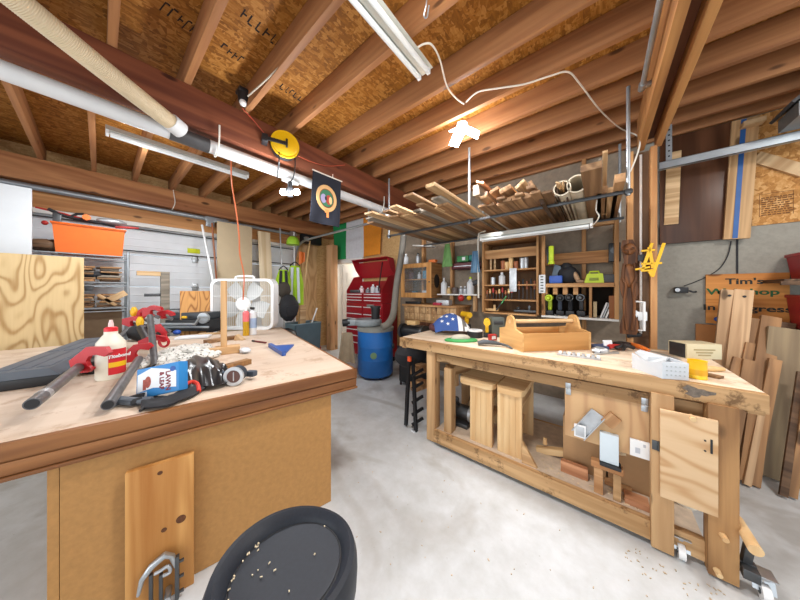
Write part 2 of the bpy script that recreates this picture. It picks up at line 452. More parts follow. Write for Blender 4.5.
# curved track of the roll-up door
q = P(297, 300, X=LW+.14)
tk = thing('garage_door_track', 'curved galvanised track beside the hi-vis vests bending overhead', 'door track', (LW+.14, 2.76, 0))
tb = MB(); pts = [(0, 0, .1), (0, 0, 1.9), (0.03, 0, 2.15), (.14, 0, 2.33), (.32, 0, 2.43), (.6, 0, 2.46), (1.5, 0, 2.47), (2.5, 0, 2.48)]
tb.tube(pts, .028, 8, smooth_pts=5, flat=.7); tb.build('rail', M['galv'], tk)
b = MB(); b.box((.5, 0, 2.5), (.1, .06, .04), None, .004); b.cyl((.5, -.03, 2.46), (.5, .05, 2.46), .03, seg=12); b.build('roller_bracket', M['steel'], tk)
MB().box2((2.4, -.02, 2.48), (2.44, .02, 2.98)).build('hanger', M['galv'], tk)

# beams carried over the shop
RX = -2.43
struct('ceiling_beam', MB().box((0, 0, 0), (.13, 6.9, .29), None, .004), M['beam_red'], 'dark red-brown main beam beside the duct pipe').location = (RX-.065, .3, JB-.145-.002)
# twin beams meeting at the post
bx0 = P(639, 147, Y=3.05).x; bx1 = P(660, 147, Y=3.05).x
for x in (bx0+.02, bx1+.0):
    o = struct('ceiling_beam', MB().box((0, 0, 0), (.045, 6.2, .29), None, .003), M['beam_yellow']); o.location = (x, .05, JB-.147)
o = struct('ceiling_beam', MB().box((0, 0, 0), (bx1-bx0-.07, 6.2, .2), None, .003), M['beam_brown']); o.location = ((bx0+bx1)/2+.01, .05, JB-.102)
# post under the twin beams
px0 = P(627, 300, Y=3.1).x; px1 = P(657, 300, Y=3.1).x
po = MB()
for x0, x1 in ((px0, px0+.042), (px1-.042, px1)): po.box2((x0, 3.08, 0), (x1, 3.22, JB-.3), .002)
struct('post', po, M['stud'], 'pair of wooden studs carrying the twin beams')
struct('post', MB().box2((px0+.043, 3.16, 0), (px1-.043, 3.22, JB-.3)), wood('post_infill', '8a6a4c', '66492f', 2, .6, .05))
# studs and blocking on the bare back wall
for px in (584, 452.5, 424): 
    x = P(px, 250, Y=BW-.04).x
    struct('wall_stud', MB().box((0, 0, 0), (.042, .085, JB), None, .002), M['stud']).location = (x, BW-.043, JB/2)
x0, x1 = P(545, 258, Y=BW-.06).x, P(614, 258, Y=BW-.06).x
struct('wall_rail', MB().box((0, 0, 0), (x1-x0, .04, .14), None, .002), M['stud_x']).location = ((x0+x1)/2, BW-.106, P(580, 258, Y=BW-.1).z)
# sheathing high on the right wall
a = P(752, 226, Y=BW-.01); 
struct('trim_3', MB().box2((a.x, BW-.012, a.z), (4.4, BW-.001, JB)), M['osb_wall'], 'osb sheathing strip high on the grey wall')
x = P(737, 265, Y=BW).x
struct('trim_4', MB().box2((x-.006, BW-.006, 0), (x+.006, BW-.001, a.z-.1)), M['black_soft'])

# ------------------------------------------------------------------ camera, light, world
cam = bpy.data.cameras.new('camera'); co = bpy.data.objects.new('camera', cam); COL.objects.link(co)
co.location = EYE; co.rotation_euler = (PI/2, 0, YAW); cam.sensor_width = 36.; cam.lens = 36*FPX/800; cam.shift_y = -10/800.; cam.clip_start = .02
SC.camera = co
w = bpy.data.worlds.new('world'); SC.world = w; w.use_nodes = True
bg = w.node_tree.nodes['Background']; bg.inputs[0].default_value = (.80, .90, 1., 1); bg.inputs[1].default_value = .85
def area(name, loc, target, sx, sy, power, col=(1, 1, 1)):
    l = bpy.data.lights.new(name, 'AREA'); l.shape = 'RECTANGLE'; l.size = sx; l.size_y = sy; l.energy = power; l.color = col
    o = bpy.data.objects.new(name, l); COL.objects.link(o); o.location = loc
    o.rotation_euler = (Vector(target)-Vector(loc)).to_track_quat('-Z', 'Y').to_euler(); return o
def point(name, loc, power, r=.06, col=(1, 1, 1)):
    l = bpy.data.lights.new(name, 'POINT'); l.energy = power; l.shadow_soft_size = r; l.color = col
    o = bpy.data.objects.new(name, l); COL.objects.link(o); o.location = loc; return o
area('daylight_door', (-1.2, -3.1, 1.4), (-1.6, 3., .3), 6., 2.4, 105, (.93, .97, 1.))
point('hall_light', ((D0+D1)/2+.1, BW+1., 2.2), 45, .15, (1., .98, .95))
area('daylight_side', (4.5, .2, 1.5), (-2., 1.2, 1.2), 5., 2.6, 40, (1., .97, .92))
def led_or_fill(loc, power, col, size=.35, up=.22):  # light of the ceiling LED, also used for added fill without fixtures
    area('led_or_fill_down', loc, Vector(loc)-UP, size, size, power*(1-up), col); point('led_or_fill_glow', Vector(loc)+UP*.02, power*up, .12, col)
led_or_fill(Vector((-.55, .75, 2.74)), 38, (1., .97, .93))  # added overhead fill, no lamp hangs here
led_or_fill(Vector((1.7, 1.9, 2.74)), 54, (1., .97, .93), .35, .42)  # added fill with more upward share to brighten the right-hand joists
led_or_fill(Vector((-3.9, .3, 2.74)), 32, (.95, .98, 1.))  # added fill for the left side, not a real lamp
SC.view_settings.view_transform = 'Standard'; SC.view_settings.look = 'None'; SC.view_settings.exposure = .15; SC.view_settings.gamma = 1.; SC.view_settings.use_curve_mapping = False
SC.cycles.use_denoising = True
SC.cycles.max_bounces = 8; SC.cycles.diffuse_bounces = 5; SC.cycles.sample_clamp_indirect = 6.
def PP(px, py, pt, nrm):
    d = FW + RT*((px-400)/FPX) + UP*((290-py)/FPX); nrm = Vector(nrm)
    return EYE + d*((Vector(pt)-EYE).dot(nrm)/d.dot(nrm))
M['bench_top'] = wood('bench_top', 'ead9c3', 'd2b899', 0, .6, .05, .65, contrast=.6, dirt='b79a78')
M['fir'] = wood('fir', 'd2a975', 'a57a48', 0, .8, .25, knots=.25)
M['fir_y'] = wood('fir_y', 'cfa670', 'a27848', 1, .8, .2, knots=.25)
M['fir_z'] = wood('fir_z', 'd0a773', 'a27646', 2, .8, .25, knots=.35)
M['fir_dark'] = wood('fir_dark', 'b1834c', '77502a', 2, .8, .15, knots=.5)
M['apron'] = wood('apron', 'c9a06c', '99703f', 0, .8, .1, knots=.3, dirt='5f4020')
M['ply'] = plyface('ply', 'd0a673', 'be9060', 2, 1.4, freq=20.)
M['ply_wild'] = plyface('ply_wild', 'dcb98c', 'c39460', 0, 1.6, freq=19.)
M['maple'] = wood('maple', 'e6c48e', 'cfa064', 2, .7, .12, .45)
M['maple_x'] = wood('maple_x', 'e8c893', 'cf9f63', 0, .8, .12, .45)
M['card'] = plain('card', 'b08a62', .9, amt=.08)
M['shelf_dust'] = plain('shelf_dust', 'c9b6a0', .95, amt=.15, nscale=20)

# ------------------------------------------------------------------ long workbench
ZT = .925; BY0, BY1, BX0, BX1 = 1.905, 2.79, -1.56, .592
wbn = thing('workbench', 'long pale wooden workbench with an open lower shelf, in the middle of the floor', 'workbench', (-.45, 2.3, 0))
off = Vector((-.45, 2.3, 0))
def wb_part(name, mb, mat, parent=None, label=None):
    o = mb.build(name, mat); o.parent = parent or wbn
    if (parent or wbn) == wbn: o.location = -off
    if label: o['label'] = label
    return o
b = MB()
for k in range(6):
    y0 = BY0+.04+k*(BY1-BY0-.04)/6
    b.box2((BX0+.0, y0+.0008, ZT-.036), (BX1, y0+(BY1-BY0-.04)/6-.0008, ZT), .003)
wb_part('tabletop', b, M['bench_top'])
wb_part('apron', MB().box2((BX0, BY0, ZT-.088), (BX1, BY0+.04, ZT), .004), M['apron'])
wb_part('apron', MB().box2((BX0, BY1-.001, ZT-.088), (BX1, BY1+.038, ZT), .004), M['apron'])
b = MB(); b.box2((BX0-.001, BY0+.04, ZT-.11), (BX0+.05, BY1, ZT-.037), .003); wb_part('end_rail', b, M['fir_y'])
b = MB(); b.box2((BX1-.05, BY0+.04, ZT-.11), (BX1+.001, BY1, ZT-.037), .003); wb_part('end_rail', b, M['fir_y'])
for x0, x1, y0, y1, mt in ((-1.255, -1.165, 1.93, 2.02, 'fir_z'), (.215, .30, 1.89, 1.95, 'fir_z'), (.41, .505, 1.885, 1.96, 'fir_dark'), (-1.25, -1.16, 2.66, 2.75, 'fir_z'), (.41, .50, 2.66, 2.75, 'fir_z')):
    zb = .085 if x0 > .2 else 0
    wb_part('leg', MB().box2((x0, y0, .01), (x1, y1, ZT-.09 if y0 > 1.9 else ZT-.08), .004), M[mt])
wb_part('front_rail', MB().box2((-1.165, 1.96, .745), (.41, 1.995, .815), .003), M['apron'])
wb_part('lower_rail', MB().box2((-1.165, 1.905, .03), (.215, 1.945, .135), .004), M['apron'])
wb_part('lower_rail', MB().box2((.30, 1.925, .03), (.41, 1.963, .135), .003), M['fir'])
wb_part('lower_rail', MB().box2((-1.165, 2.70, .03), (.41, 2.74, .125), .003), M['fir'])
wb_part('shelf', MB().box2((-1.165, 1.945, .105), (.41, 2.70, .13), .002), M['shelf_dust'])
# drop-front flap with hinges
fx0, fx1 = P(565, 420, Y=1.985).x, P(649, 420, Y=1.985).x
fl = wb_part('flap_door', MB().box2((fx0, 1.972, .43), (fx1, 1.99, .742), .002), M['ply'])
for px in (568, 645):
    x = P(px, 400, Y=1.95).x
    h = MB(); h.box((x, 1.9585, .768), (.028, .004, .034), None, .001); h.box((x, 1.969, .722), (.028, .004, .034), None, .001); h.cyl((x-.014, 1.957, .745), (x+.014, 1.957, .745), .005, seg=10)
    wb_part('hinge', h, M['steel'])
# side cupboard door of birch plywood
a0 = P(660, 411, Y=1.872); a1 = P(718, 421, Y=1.872); a2 = P(718, 517, Y=1.872)
dd = MB(); dd.box2((a0.x, 1.866, a2.z), (a1.x, 1.884, a1.z), .002)
cd = wb_part('cupboard_door', dd, M['ply_wild'])
x = P(709, 440, Y=1.864).x; zz = P(709, 440, Y=1.864).z
b = MB()
for k in range(2): b.cyl((x-.012, 1.8665, zz-.008-.05*k), (x-.012, 1.8625, zz-.008-.05*k), .004, seg=8)
b.box((x+.008, 1.865, zz-.03), (.007, .004, .068))
wb_part('handle_slot', b, M['black'], cd).parent = wbn
bpy.data.objects['handle_slot'].location = -off; 
h = MB(); x = a0.x-.012; h.box((x, 1.887, (a0.z+a2.z)/2+.03), (.032, .006, .05), None, .001); h.cyl((x+.008, 1.883, (a0.z+a2.z)/2+.005), (x+.008, 1.883, (a0.z+a2.z)/2+.055), .005, seg=8)
wb_part('hinge', h, M['dark_steel'])
# wooden pegs plugged into the corner leg
for px, py in ((691, 417), (723, 536), (717, 571)):
    q = P(px, py, Y=1.88); h = MB(); h.cyl((q.x, 1.89, q.z), (q.x+.004, 1.858, q.z-.004), .013, .011, 12); wb_part('peg', h, M['maple'])
# lifting lever and casters
q0 = P(737, 519, Y=1.98); q1 = P(756, 551, Y=1.80)
h = MB(); h.cyl(q0, q1, .021, .023, 16); wb_part('lever_handle', h, M['maple'], None, 'pale round wooden lever handle')
def caster(px, py, y):
    q = P(px, py, Y=y); x = q.x; r = .036
    c = MB(); c.box((x, y, .105), (.07, .07, .006), None, .002); c.cyl((x, y, .085), (x, y, .104), .022)
    for s in (-1, 1): c.bar((x+.018*s, y, .09), (x+.018*s, y-.025, r), .004, .03, (1, 0, 0))
    f = wb_part('caster', c, M['steel'])
    t = MB(); t.cyl((x-.013, y-.025, r), (x+.013, y-.025, r), r, seg=24); o = t.build('wheel', M['white_plastic'], f)
    t = MB(); t.cyl((x-.016, y-.025, r), (x+.016, y-.025, r), .012, seg=12); t.build('axle', M['dark_steel'], f)
caster(762, 585, 1.92); caster(680, 545, 1.945)
x = P(748, 570, Y=1.93).x
h = MB(); h.box2((.505, 1.91, .105), (x+.02, 1.94, .125), .002); h.bar((x-.01, 1.92, .12), (x-.005, 1.90, .22), .03, .02); h.box2((.51, 1.87, .075), (.56, 1.91, .12), .003)
wb_part('lift_bracket', h, M['dark_steel'])
# paint-and-glue stain on the apron
b = MB(); q = P(697, 392, Y=1.904)
bb = []
for k in range(18):
    a = 2*PI*k/18; r = .032*(1+.3*math.sin(3*a+1)+.15*math.sin(7*a)); bb.append((r*1.5*math.cos(a), r*.75*math.sin(a)))
b.prism(bb, -.0006, .0006, Matrix.Translation((q.x, 1.9042, q.z)) @ Matrix.Rotation(PI/2, 4, 'X'))
wb_part('stain', b, plain('stain', '6f6459', .8, amt=.4, nscale=60))

# ------------------------------------------------------------------ step stools on the shelf
def step_stool(label, x0, x1, y0, y1, z1, slab_l, slab_r, rz=0.):
    cx = (x0+x1)/2
    t = thing('step_stool', label, 'stool', (cx, (y0+y1)/2, .1305), rz, 'pale step stools under the bench')
    hw = (x1-x0)/2; hy = (y1-y0)/2; hz = z1-.1305
    for s in (-1, 1):
        m = MB(); n = 4
        for k in range(n):
            xx0 = -hw+2*hw*k/n; m.box2((xx0+.0006, s*hy-.02*(s+1), 0), (xx0+2*hw/n-.0006, s*hy-.02*(s-1), hz-.042), .001)
        m.build('end_panel', M['maple'], t)
    pts = []; L_, R_ = -hw-slab_l, hw+slab_r; F_, B_ = -hy-.02, hy+.02; c = .05
    pts = [(L_+c, F_), (R_-c, F_), (R_-.015, F_+.015), (R_, F_+c), (R_, B_-c), (R_-c, B_), (L_+c, B_), (L_, B_-c), (L_, F_+c), (L_+.015, F_+.015)]
    m = MB().prism(pts, hz-.0415, hz); m.build('top', M['maple_x'], t)
    for s in (-1, 1): MB().box2((s*(hw-.02)-.01, -hy+.04, hz-.14), (s*(hw-.02)+.01, hy-.04, hz-.0425), .002).build('side_rail', M['fir_y'], t)
    MB().box2((-.02, -hy+.04, .12), (.02, hy-.04, .17), .002).build('stretcher', M['fir_y'], t)
x0, x1 = P(469, 420, Y=1.97).x, P(491, 420, Y=1.97).x
step_stool('pale wooden step stool under the workbench with a rounded top overhanging left', x0, x1, 1.99, 2.42, P(475, 377, Y=1.97).z-.04, .10, .015)
x0, x1 = P(496.5, 420, Y=1.97).x, P(521, 420, Y=1.97).x
step_stool('pale wooden step stool under the workbench beside the open shelf bay', x0, x1, 1.99, 2.42, P(505, 383, Y=1.97).z-.045, .012, .012, 0)

# ------------------------------------------------------------------ lumber and oddments under the bench
SH = .1305
def on_shelf(px, y): return P(px, 430, Y=y).x
x = on_shelf(448, 2.05); xb = on_shelf(460, 2.05)
board('upright_block', 'thick fir offcut standing upright on the shelf left of the stools', 'wood block', (x+.045, 2.0, SH), (x+.045, 2.0, .70), .07, .09, M['fir'], (0, 1, 0))
x = on_shelf(441, 1.97)
board('wood_block', 'short fir block with a pale end wedged high beside the left bench leg', 'wood block', (x+.02, 2.075, .645), (x+.10, 2.33, .645), .085, .085, M['fir'], (0, 0, 1))
board('wood_block', 'brown offcut standing behind the upright block under the bench', 'wood block', (-.98, 2.45, SH), (-.98, 2.45, .6), .09, .04, M['fir'], (0, 1, 0))
t = thing('bench_grinder', 'small grey machine with a knobbly casting low beside the left bench leg', 'machine', (-1.03, 2.18, SH))
m = MB(); m.box((0, 0, .02), (.2, .16, .04), None, .01); m.cyl((-.09, 0, .12), (.09, 0, .12), .062); m.build('motor', M['dark_steel'], t)
for s in (-1, 1): MB().cyl((s*.095, 0, .12), (s*.12, 0, .12), .075).build('wheel', M['steel'], t)
m = MB(); m.cyl((0, -.05, .2), (0, -.09, .25), .015); m.ball((0, -.09, .26), .025); m.build('knob', M['black'], t)
t = solo('electric_motor', MB().cyl((-.1, 0, .08), (.1, 0, .08), .08).box((0, 0, .01), (.16, .14, .02), None, .004).cyl((.1, 0, .08), (.15, 0, .08), .02), M['steel'], 'grey cylindrical motor lying on the shelf behind the first step stool', 'motor', (-.72, 2.58, SH), .5)
x = on_shelf(545, 2.25)
board('wood_scrap', 'pale stick with a peg lying toward the back of the bench shelf', 'wood scrap', P(537, 449, Y=2.2), P(562, 450, Y=2.2)+Vector((.06, 0, 0)), .05, .045, M['maple_x'])
solo('wood_peg', MB().cyl((0, 0, 0), (0, 0, .045), .016, .013), M['maple'], 'little wooden peg standing on the pale stick under the bench', 'peg', P(545, 444, Y=2.2))
# cardboard carton and its lid behind the scraps
q = P(560, 470, Y=1.95); bx = on_shelf(560, 2.0); bx2 = on_shelf(592, 2.0)
solo('cardboard_carton', MB().box2((on_shelf(563, 2.13), 2.13, SH), (on_shelf(606, 2.13), 2.25, .49), .003), M['card'], 'brown cardboard carton under the bench below the silver channel', 'box')
solo('cardboard_carton', MB().box2((on_shelf(608, 2.13), 2.13, SH), (on_shelf(651, 2.13), 2.25, .47), .003), M['card'], 'brown cardboard carton under the bench below the square white label', 'box')
M['scrap'] = wood('scrap', 'd0a06a', 'a06a38', 0, .9, .35)
M['scrap_red'] = wood('scrap_red', 'c48a5e', '8e5632', 0, .9, .3)
def scrap(label, pa, pb, w, t, mat='scrap', y=None, up=(0, 0, 1), name='wood_scrap', za=None):
    a = P(*pa, Y=y[0]); b_ = P(*pb, Y=y[1])
    return board(name, label, 'wood scrap', a, b_, w, t, M[mat], up)
def floor_scrap(label, pa, pb, w, t, z, mat='scrap'):
    a = P(*pa, Z=z+t/2); b_ = P(*pb, Z=z+t/2); return board('wood_scrap', label, 'wood scrap', a, b_, w, t, M[mat])
def lay(label, pa, pb, w, t, mat, y, dz=0.):
    a = P(*pa, Y=y); b_ = P(*pb, Y=y); a.z = b_.z = SH+.001+t/2+dz
    return board('wood_scrap', label, 'wood scrap', a, b_, w, t, M[mat])
lay('red-brown offcut standing in front of the cardboard carton', (561, 468), (588, 474), .04, .075, 'scrap_red', 2.06)
zs = P(609, 447, Y=1.965).z-.111-SH-.042
lay('light stick bridging two blocks below the pale box', (591, 468), (623, 478), .045, .04, 'scrap', 1.985, zs)
lay('short square stick tucked under the light stick', (594, 474), (603, 475), .045, zs-.001, 'scrap', 1.985)
lay('second short block tucked under the right end of the light stick', (613, 474), (621, 475), .045, zs-.001, 'fir', 1.985)
lay('reddish plank lying flat toward the corner of the shelf', (624, 481), (649, 490), .09, .03, 'scrap_red', 2.02)
a = P(605, 480, Z=SH+.014); b_ = P(632, 492, Z=SH+.014); board('wood_scrap', 'brown plywood strip sticking toward the front of the shelf', 'wood scrap', a, b_, .05, .024, M['scrap'])
# triangular brace beside the second stool
m = MB().prism([(0, 0), (.10, 0), (0, .16)], -.012, .012, Matrix.Rotation(PI/2, 4, 'X')); 
solo('triangle_brace', m, M['fir'], 'small triangular wooden brace standing at the foot of the second step stool', 'brace', (on_shelf(521, 1.99)+.012, 1.975, SH))
# silver channel, plate, white label tile
M['silver'] = plain('silver', 'b9bcbf', .4, .6, amt=.15, nscale=20)
a = P(578, 434, Y=1.955); b_ = P(598, 413, Y=1.955)
Mx, ln = frame(a, b_, (0, 1, 0))
m = MB(); m.box((0, 0, .0), (ln, .075, .004)); 
for s in (-1, 1): m.box((0, s*.037, -.012), (ln, .004, .024))
solo('metal_channel', m, M['silver'], 'silver metal channel leaning diagonally on the bench flap', 'metal channel', M=Mx)
m = MB(); a = P(580, 431, Y=1.94); m.box((0, 0, 0), (.062, .012, .08), None, .003); m.box((0, -.007, 0), (.045, .003, .06), None, .002, mi=1)
solo('outlet_plate', m, [M['white_plastic'], M['silver']], 'small white cover plate resting against the end of the silver channel', 'plate', a)
a = P(609, 447, Y=1.945); m = MB(); m.box((0, 0, 0), (.088, .05, .175), None, .004)
t = thing('white_box', 'tall pale blue-white box standing in front of the flap on a black foot', 'box', P(609, 447, Y=1.965), 0)
m.build('body', plain('pale_blue', 'cfdbe2', .4, amt=.04), t); MB().box((.005, -.005, -.1), (.1, .07, .022), None, .006).build('foot', M['black'], t)
a = P(640, 449, Y=1.962); m = MB(); m.box((0, 0, 0), (.085, .01, .098), None, .002); 
t = thing('white_tile', 'square white card with a faint grey print leaning right of the pale box', 'card', a, 0); m.build('card', M['white_plastic'], t)
m = MB(); m.box((.018, -.006, .025), (.010, .002, .016)); m.box((-.01, -.006, -.01), (.02, .002, .03)); m.build('print', plain('greyprint', 'b9bcc4', .6), t)
a = P(606, 424, Y=1.955); b_ = P(616, 416, Y=1.96); board('wood_scrap', 'square tan block propped between the silver channel and the pale box', 'wood scrap', a, b_+Vector((0.0, 0, 0)), .065, .03, M['scrap'], (0, 1, 0))
a = P(621, 452, Y=2.1); solo('crumpled_paper', MB().ball((0, 0, 0), .025, (1.1, .5, .9), seg=9, jitter=.3), plain('paper_tan', 'd9c3a0', .9), 'crumpled bit of tan paper beside the pale box', 'paper', a)
# plastic jug and black box at the back seen between the right legs
t = thing('white_jug', 'off-white plastic tube standing behind the right legs of the bench', 'jug', (.395, 2.2, SH)); MB().lathe([(.0, 0), (.045, 0), (.045, .26), (.03, .3), (.03, .33), (0, .33)]).build('body', plain('jugwhite', 'ddd6c6', .5), t)
solo('black_case', MB().box((0, 0, .08), (.14, .12, .16), None, .008), M['black'], 'black case on the shelf behind the plywood cupboard door', 'case', (.33, 2.42, SH))
# sawdust chips
def chips(name, label, cat, pts, size, mat, grp):
    for k, (x, y, z) in enumerate(pts):
        pass
bpy.context.view_layer.update()
# ------------------------------------------------------------------ left work table (turned a little against the room)
TZ = .85
C0 = P(357, 369, Z=TZ)
TU = Vector((P(0, 446, Z=TZ)-C0)); TU.z = 0; TU = -TU.normalized()     # along the front edge, to the right
TV = Vector((-TU.y, TU.x, 0))                                          # away from the front edge
TR = math.atan2(TU.y, TU.x)
def tuv(u, v, z): return Vector((C0.x, C0.y, 0)) + TU*u + TV*v + UP*z
M['table_top'] = wood('table_top', 'dfcfbf', 'c9b39d', 0, .35, 0, .6, contrast=.4, dirt='b79c84')
M['edge_wood'] = wood('edge_wood', '96602c', '693c18', 0, .8, .12, .4)
M['mdf'] = plain('mdf', 'a97c46', .75, amt=.10, nscale=40)
tb = thing('workbench', 'large work table with tan panelled base and moulded brown edge, left foreground', 'workbench', (C0.x, C0.y, 0), TR)
TD, TW = 2.42, 2.5
MB().box2((-TW, .018, TZ-.03), (-.018, TD, TZ), .002).build('tabletop', M['table_top'], tb)
def moulding(a, b_, up, nm):
    pass
m = MB(); m.box2((-TW, 0, TZ-.058), (0, .03, TZ+.001), .004); m.box2((-TW, .012, TZ-.066), (-.01, .03, TZ-.058)); m.box2((-TW, .003, TZ-.115), (-.002, .03, TZ-.066), .006); m.box2((-TW, -.004, TZ-.132), (.003, .03, TZ-.117), .004)
m.build('edge_moulding', M['edge_wood'], tb)
m = MB(); m.box2((-.02, .0, TZ-.066), (0, TD, TZ+.001), .006); m.box2((-.022, .008, TZ-.122), (-.006, TD, TZ-.066), .003); m.box2((-.022, .0, TZ-.132), (.002, TD, TZ-.12), .004)
m.build('edge_moulding', wood('edge_wood_y', '96602c', '693c18', 1, .8, .12, .4), tb)
pr = PP(331, 450, C0+TV*.03, TV); pl = PP(47, 540, C0+TV*.03, TV)
ur = (pr-C0).dot(TU); ul = (pl-C0).dot(TU)
MB().box2((ul+.03, .03, 0.002), (ur, .05, TZ-.031)).build('front_panel', M['mdf'], tb)
MB().box2((ul, .03, 0.002), (ul+.028, TD-.2, TZ-.031)).build('side_panel', M['mdf'], tb)
MB().box2((ur-.02, .051, 0.002), (ur, TD-.2, TZ-.031)).build('side_panel', M['mdf'], tb)
MB().box2((ul+.03, TD-.22, 0.002), (ur-.021, TD-.2, TZ-.031)).build('back_panel', M['mdf'], tb)
# pine board leaning on the front panel
M['pine'] = wood('pine', 'cf9c5c', 'a56c33', 2, .8, 0, .5)
q0 = PP(126, 470, C0-TV*.0, TV); q1 = PP(194, 453, C0-TV*.0, TV)
wd = (q1-q0).length; zt = (q0.z+q1.z)/2
uc = ((q0+q1)/2-C0).dot(TU)
t = thing('pine_board', 'knotty pine board standing against the tan base of the square work table', 'board', tuv(uc, -.004, 0), TR)
MB().box2((-wd/2, -.012, .001), (wd/2, .012, zt), .002).build('board', M['pine'], t)
for px, py, r, s in ((160, 473, .009, 1.), (181, 519, .018, .5), (164, 530, .010, .8)):
    q = PP(px, py, C0-TV*.017, TV); u = (q-C0).dot(TU)-uc
    MB().cyl((u, -.0125, q.z), (u, -.0132, q.z), r, seg=14).build('knot', plain('knot', '5b351a', .8, amt=.4, nscale=60), t)
# metal clamp hanging in front of the board
q = PP(160, 575, C0-TV*.06, TV); u = (q-C0).dot(TU)
t = thing('spring_clamp', 'grey metal clamp with a curved jaw standing before the knotty pine board', 'clamp', tuv(u, -.045, 0), TR)
def cl(px, py): 
    k = PP(px, py, C0-TV*.045, TV); return ((k-C0).dot(TU)-u, 0, k.z)
m = MB(); m.tube([cl(138, 596), cl(142, 580), cl(152, 566), cl(165, 555), cl(172, 556), cl(176, 566)], [.006, .010, .014, .014, .011, .008], 10, smooth_pts=1); m.build('jaw', M['steel'], t)
m = MB(); m.tube([cl(154, 574), cl(160, 571), cl(168, 566), cl(170, 572), cl(160, 577)], .007, 8, smooth_pts=4); m.build('pad', M['silver'], t)
for px in (151, 161):
    a = cl(px, 574); m = MB(); m.box2((a[0]-.006, -.008, .002), (a[0]+.006, .008, a[2])); m.build('bar', M['dark_steel'], t)
m = MB(); a = cl(177, 556); m.box2((a[0]-.007, -.01, .002), (a[0]+.008, .012, a[2]), .003)
for py in (560, 575, 590): k = cl(182, py); m.box((a[0]+.014, 0, k[2]), (.02, .012, .01), None, .002)
m.build('toothed_bar', M['dark_steel'], t)
m = MB(); a = cl(168, 594); m.cyl((a[0], -.03, a[2]), (a[0], .03, a[2]), .012, seg=12); m.build('screw', M['steel'], t)

# ------------------------------------------------------------------ bar stool
SZ = .72
sc_ = P(291, 571, Z=SZ)
st = thing('bar_stool', 'black padded bar stool with wood chips on its seat, in the foreground', 'stool', (sc_.x, sc_.y, 0), YAW)
def seat_r(a):   # outline radius: a rounded pear, its low back to the left
    return .163*(1+.08*math.cos(a-2.7)+.04*math.cos(2*(a-.4)))
m = MB(); n = 56
prof = [(0, .0), (.35, .001), (.68, .004), (.715, .0035), (.735, -.003), (.75, .004), (.80, .014), (.88, .022), (.95, .016), (.99, -.005), (1.0, -.03), (.985, -.07), (.93, -.10), (.6, -.115), (0, -.115)]
rings = []
for f, z in prof:
    if f == 0: rings.append([m.bm.verts.new((0, 0, SZ+z))]); continue
    ring = []
    for k in range(n):
        a = 2*PI*k/n; r = seat_r(a)*f
        lift = (.018*max(0, math.cos(a-2.75))**1.3)*max(0, (f-.72)/.28)**.8 if z > -.04 else 0
        ring.append(m.bm.verts.new((r*math.cos(a), r*math.sin(a), SZ+z+lift)))
    rings.append(ring)
for A, B in zip(rings, rings[1:]):
    for k in range(n):
        q = list(dict.fromkeys([A[k % len(A)], A[(k+1) % len(A)], B[(k+1) % len(B)], B[k % len(B)]]))
        m.bm.faces.new(q)
M['vinyl'] = plain('vinyl', '1f242d', .5, amt=.15, nscale=120, spec=.4)
o = m.build('seat', M['vinyl'], st)
m = MB(); m.tube([(seat_r(2*PI*k/40)*.735*math.cos(2*PI*k/40), seat_r(2*PI*k/40)*.735*math.sin(2*PI*k/40), SZ+.0005) for k in range(40)], .0022, 6, closed=True); m.build('seam', M['black'], st)
m = MB(); m.cyl((0, 0, .04), (0, 0, SZ-.11), .026); m.cyl((0, 0, .3), (0, 0, SZ-.1), .034); m.build('column', M['steel'], st)
MB().lathe([(0, 0), (.2, 0), (.2, .008), (.1, .03), (.04, .05), (0, .05)], 40).build('base', M['steel'], st)
m = MB(); m.tube([(.0, .0, .3), (-.09, .02, .3), (-.17, .06, .3)], .009, 8); m.tube([(-.17*math.cos(k*.15-.9), .17*math.sin(k*.15-.9)+.03, .3) for k in range(13)], .011, 8); m.build('footrest', M['steel'], st)
m = MB(); random.seed(3)
for k in range(34):
    if k < 22: a = random.uniform(2.6, 4.3); f = random.uniform(.70, .74)
    else: a = random.uniform(0, 6.28); f = random.uniform(.2, .66) if k < 30 else .72
    if 22 <= k < 28: a = random.uniform(2.4, 3.8)
    r = seat_r(a)*f; m.box((r*math.cos(a), r*math.sin(a), SZ+.0045), (random.uniform(.002, .007), random.uniform(.0015, .0035), .0025), (0, 0, random.uniform(0, 3)))
m.build('wood_chips', plain('chipwood', 'e0d2b4', .9), st)['kind'] = 'stuff'
# ------------------------------------------------------------------ lights and cords under the joists
M['enamel'] = plain('enamel', 'c9c9c0', .35, amt=.05)
M['tube_off'] = plain('tube_off', 'e8ecec', .25, amt=.02)
M['cord_white'] = plain('cord_white', 'e2ddd0', .5, amt=.03)
M['cord_orange'] = plain('cord_orange', 'c9673a', .5, amt=.05)
def strip_light(label, loc, rotz, ln, w=.14, flip=1):
    t = thing('strip_light', label, 'light', loc, rotz, 'unlit fluorescent strip lights')
    m = MB(); m.prism([(-w/2, 0), (w/2, 0), (w*.28, .05), (-w*.28, .05)], -ln/2, ln/2, Matrix.Rotation(PI/2, 4, 'Y') @ Matrix.Rotation(PI/2, 4, 'Z'))
    m.box((0, 0, -.004), (ln, w*.25, .012), None, .002); m.build('housing', M['enamel'], t)
    for s in (-1, 1):
        m = MB(); m.cyl((-ln/2+.03, s*w*.27, -.018), (ln/2-.03, s*w*.27, -.018), .0155); m.build('tube', M['tube_off'], t)
        for e in (-1, 1):
            m = MB(); m.box((e*(ln/2-.012), s*w*.27, -.014), (.022, .026, .036), None, .003); m.build('lamp_holder', M['white_plastic'], t)
    return t
q = P(424.5, 76, Z=2.9); strip_light('unlit white strip light under the joists nearest the camera, top centre', (q.x, q.y-.61, 2.919), PI/2, 1.22)
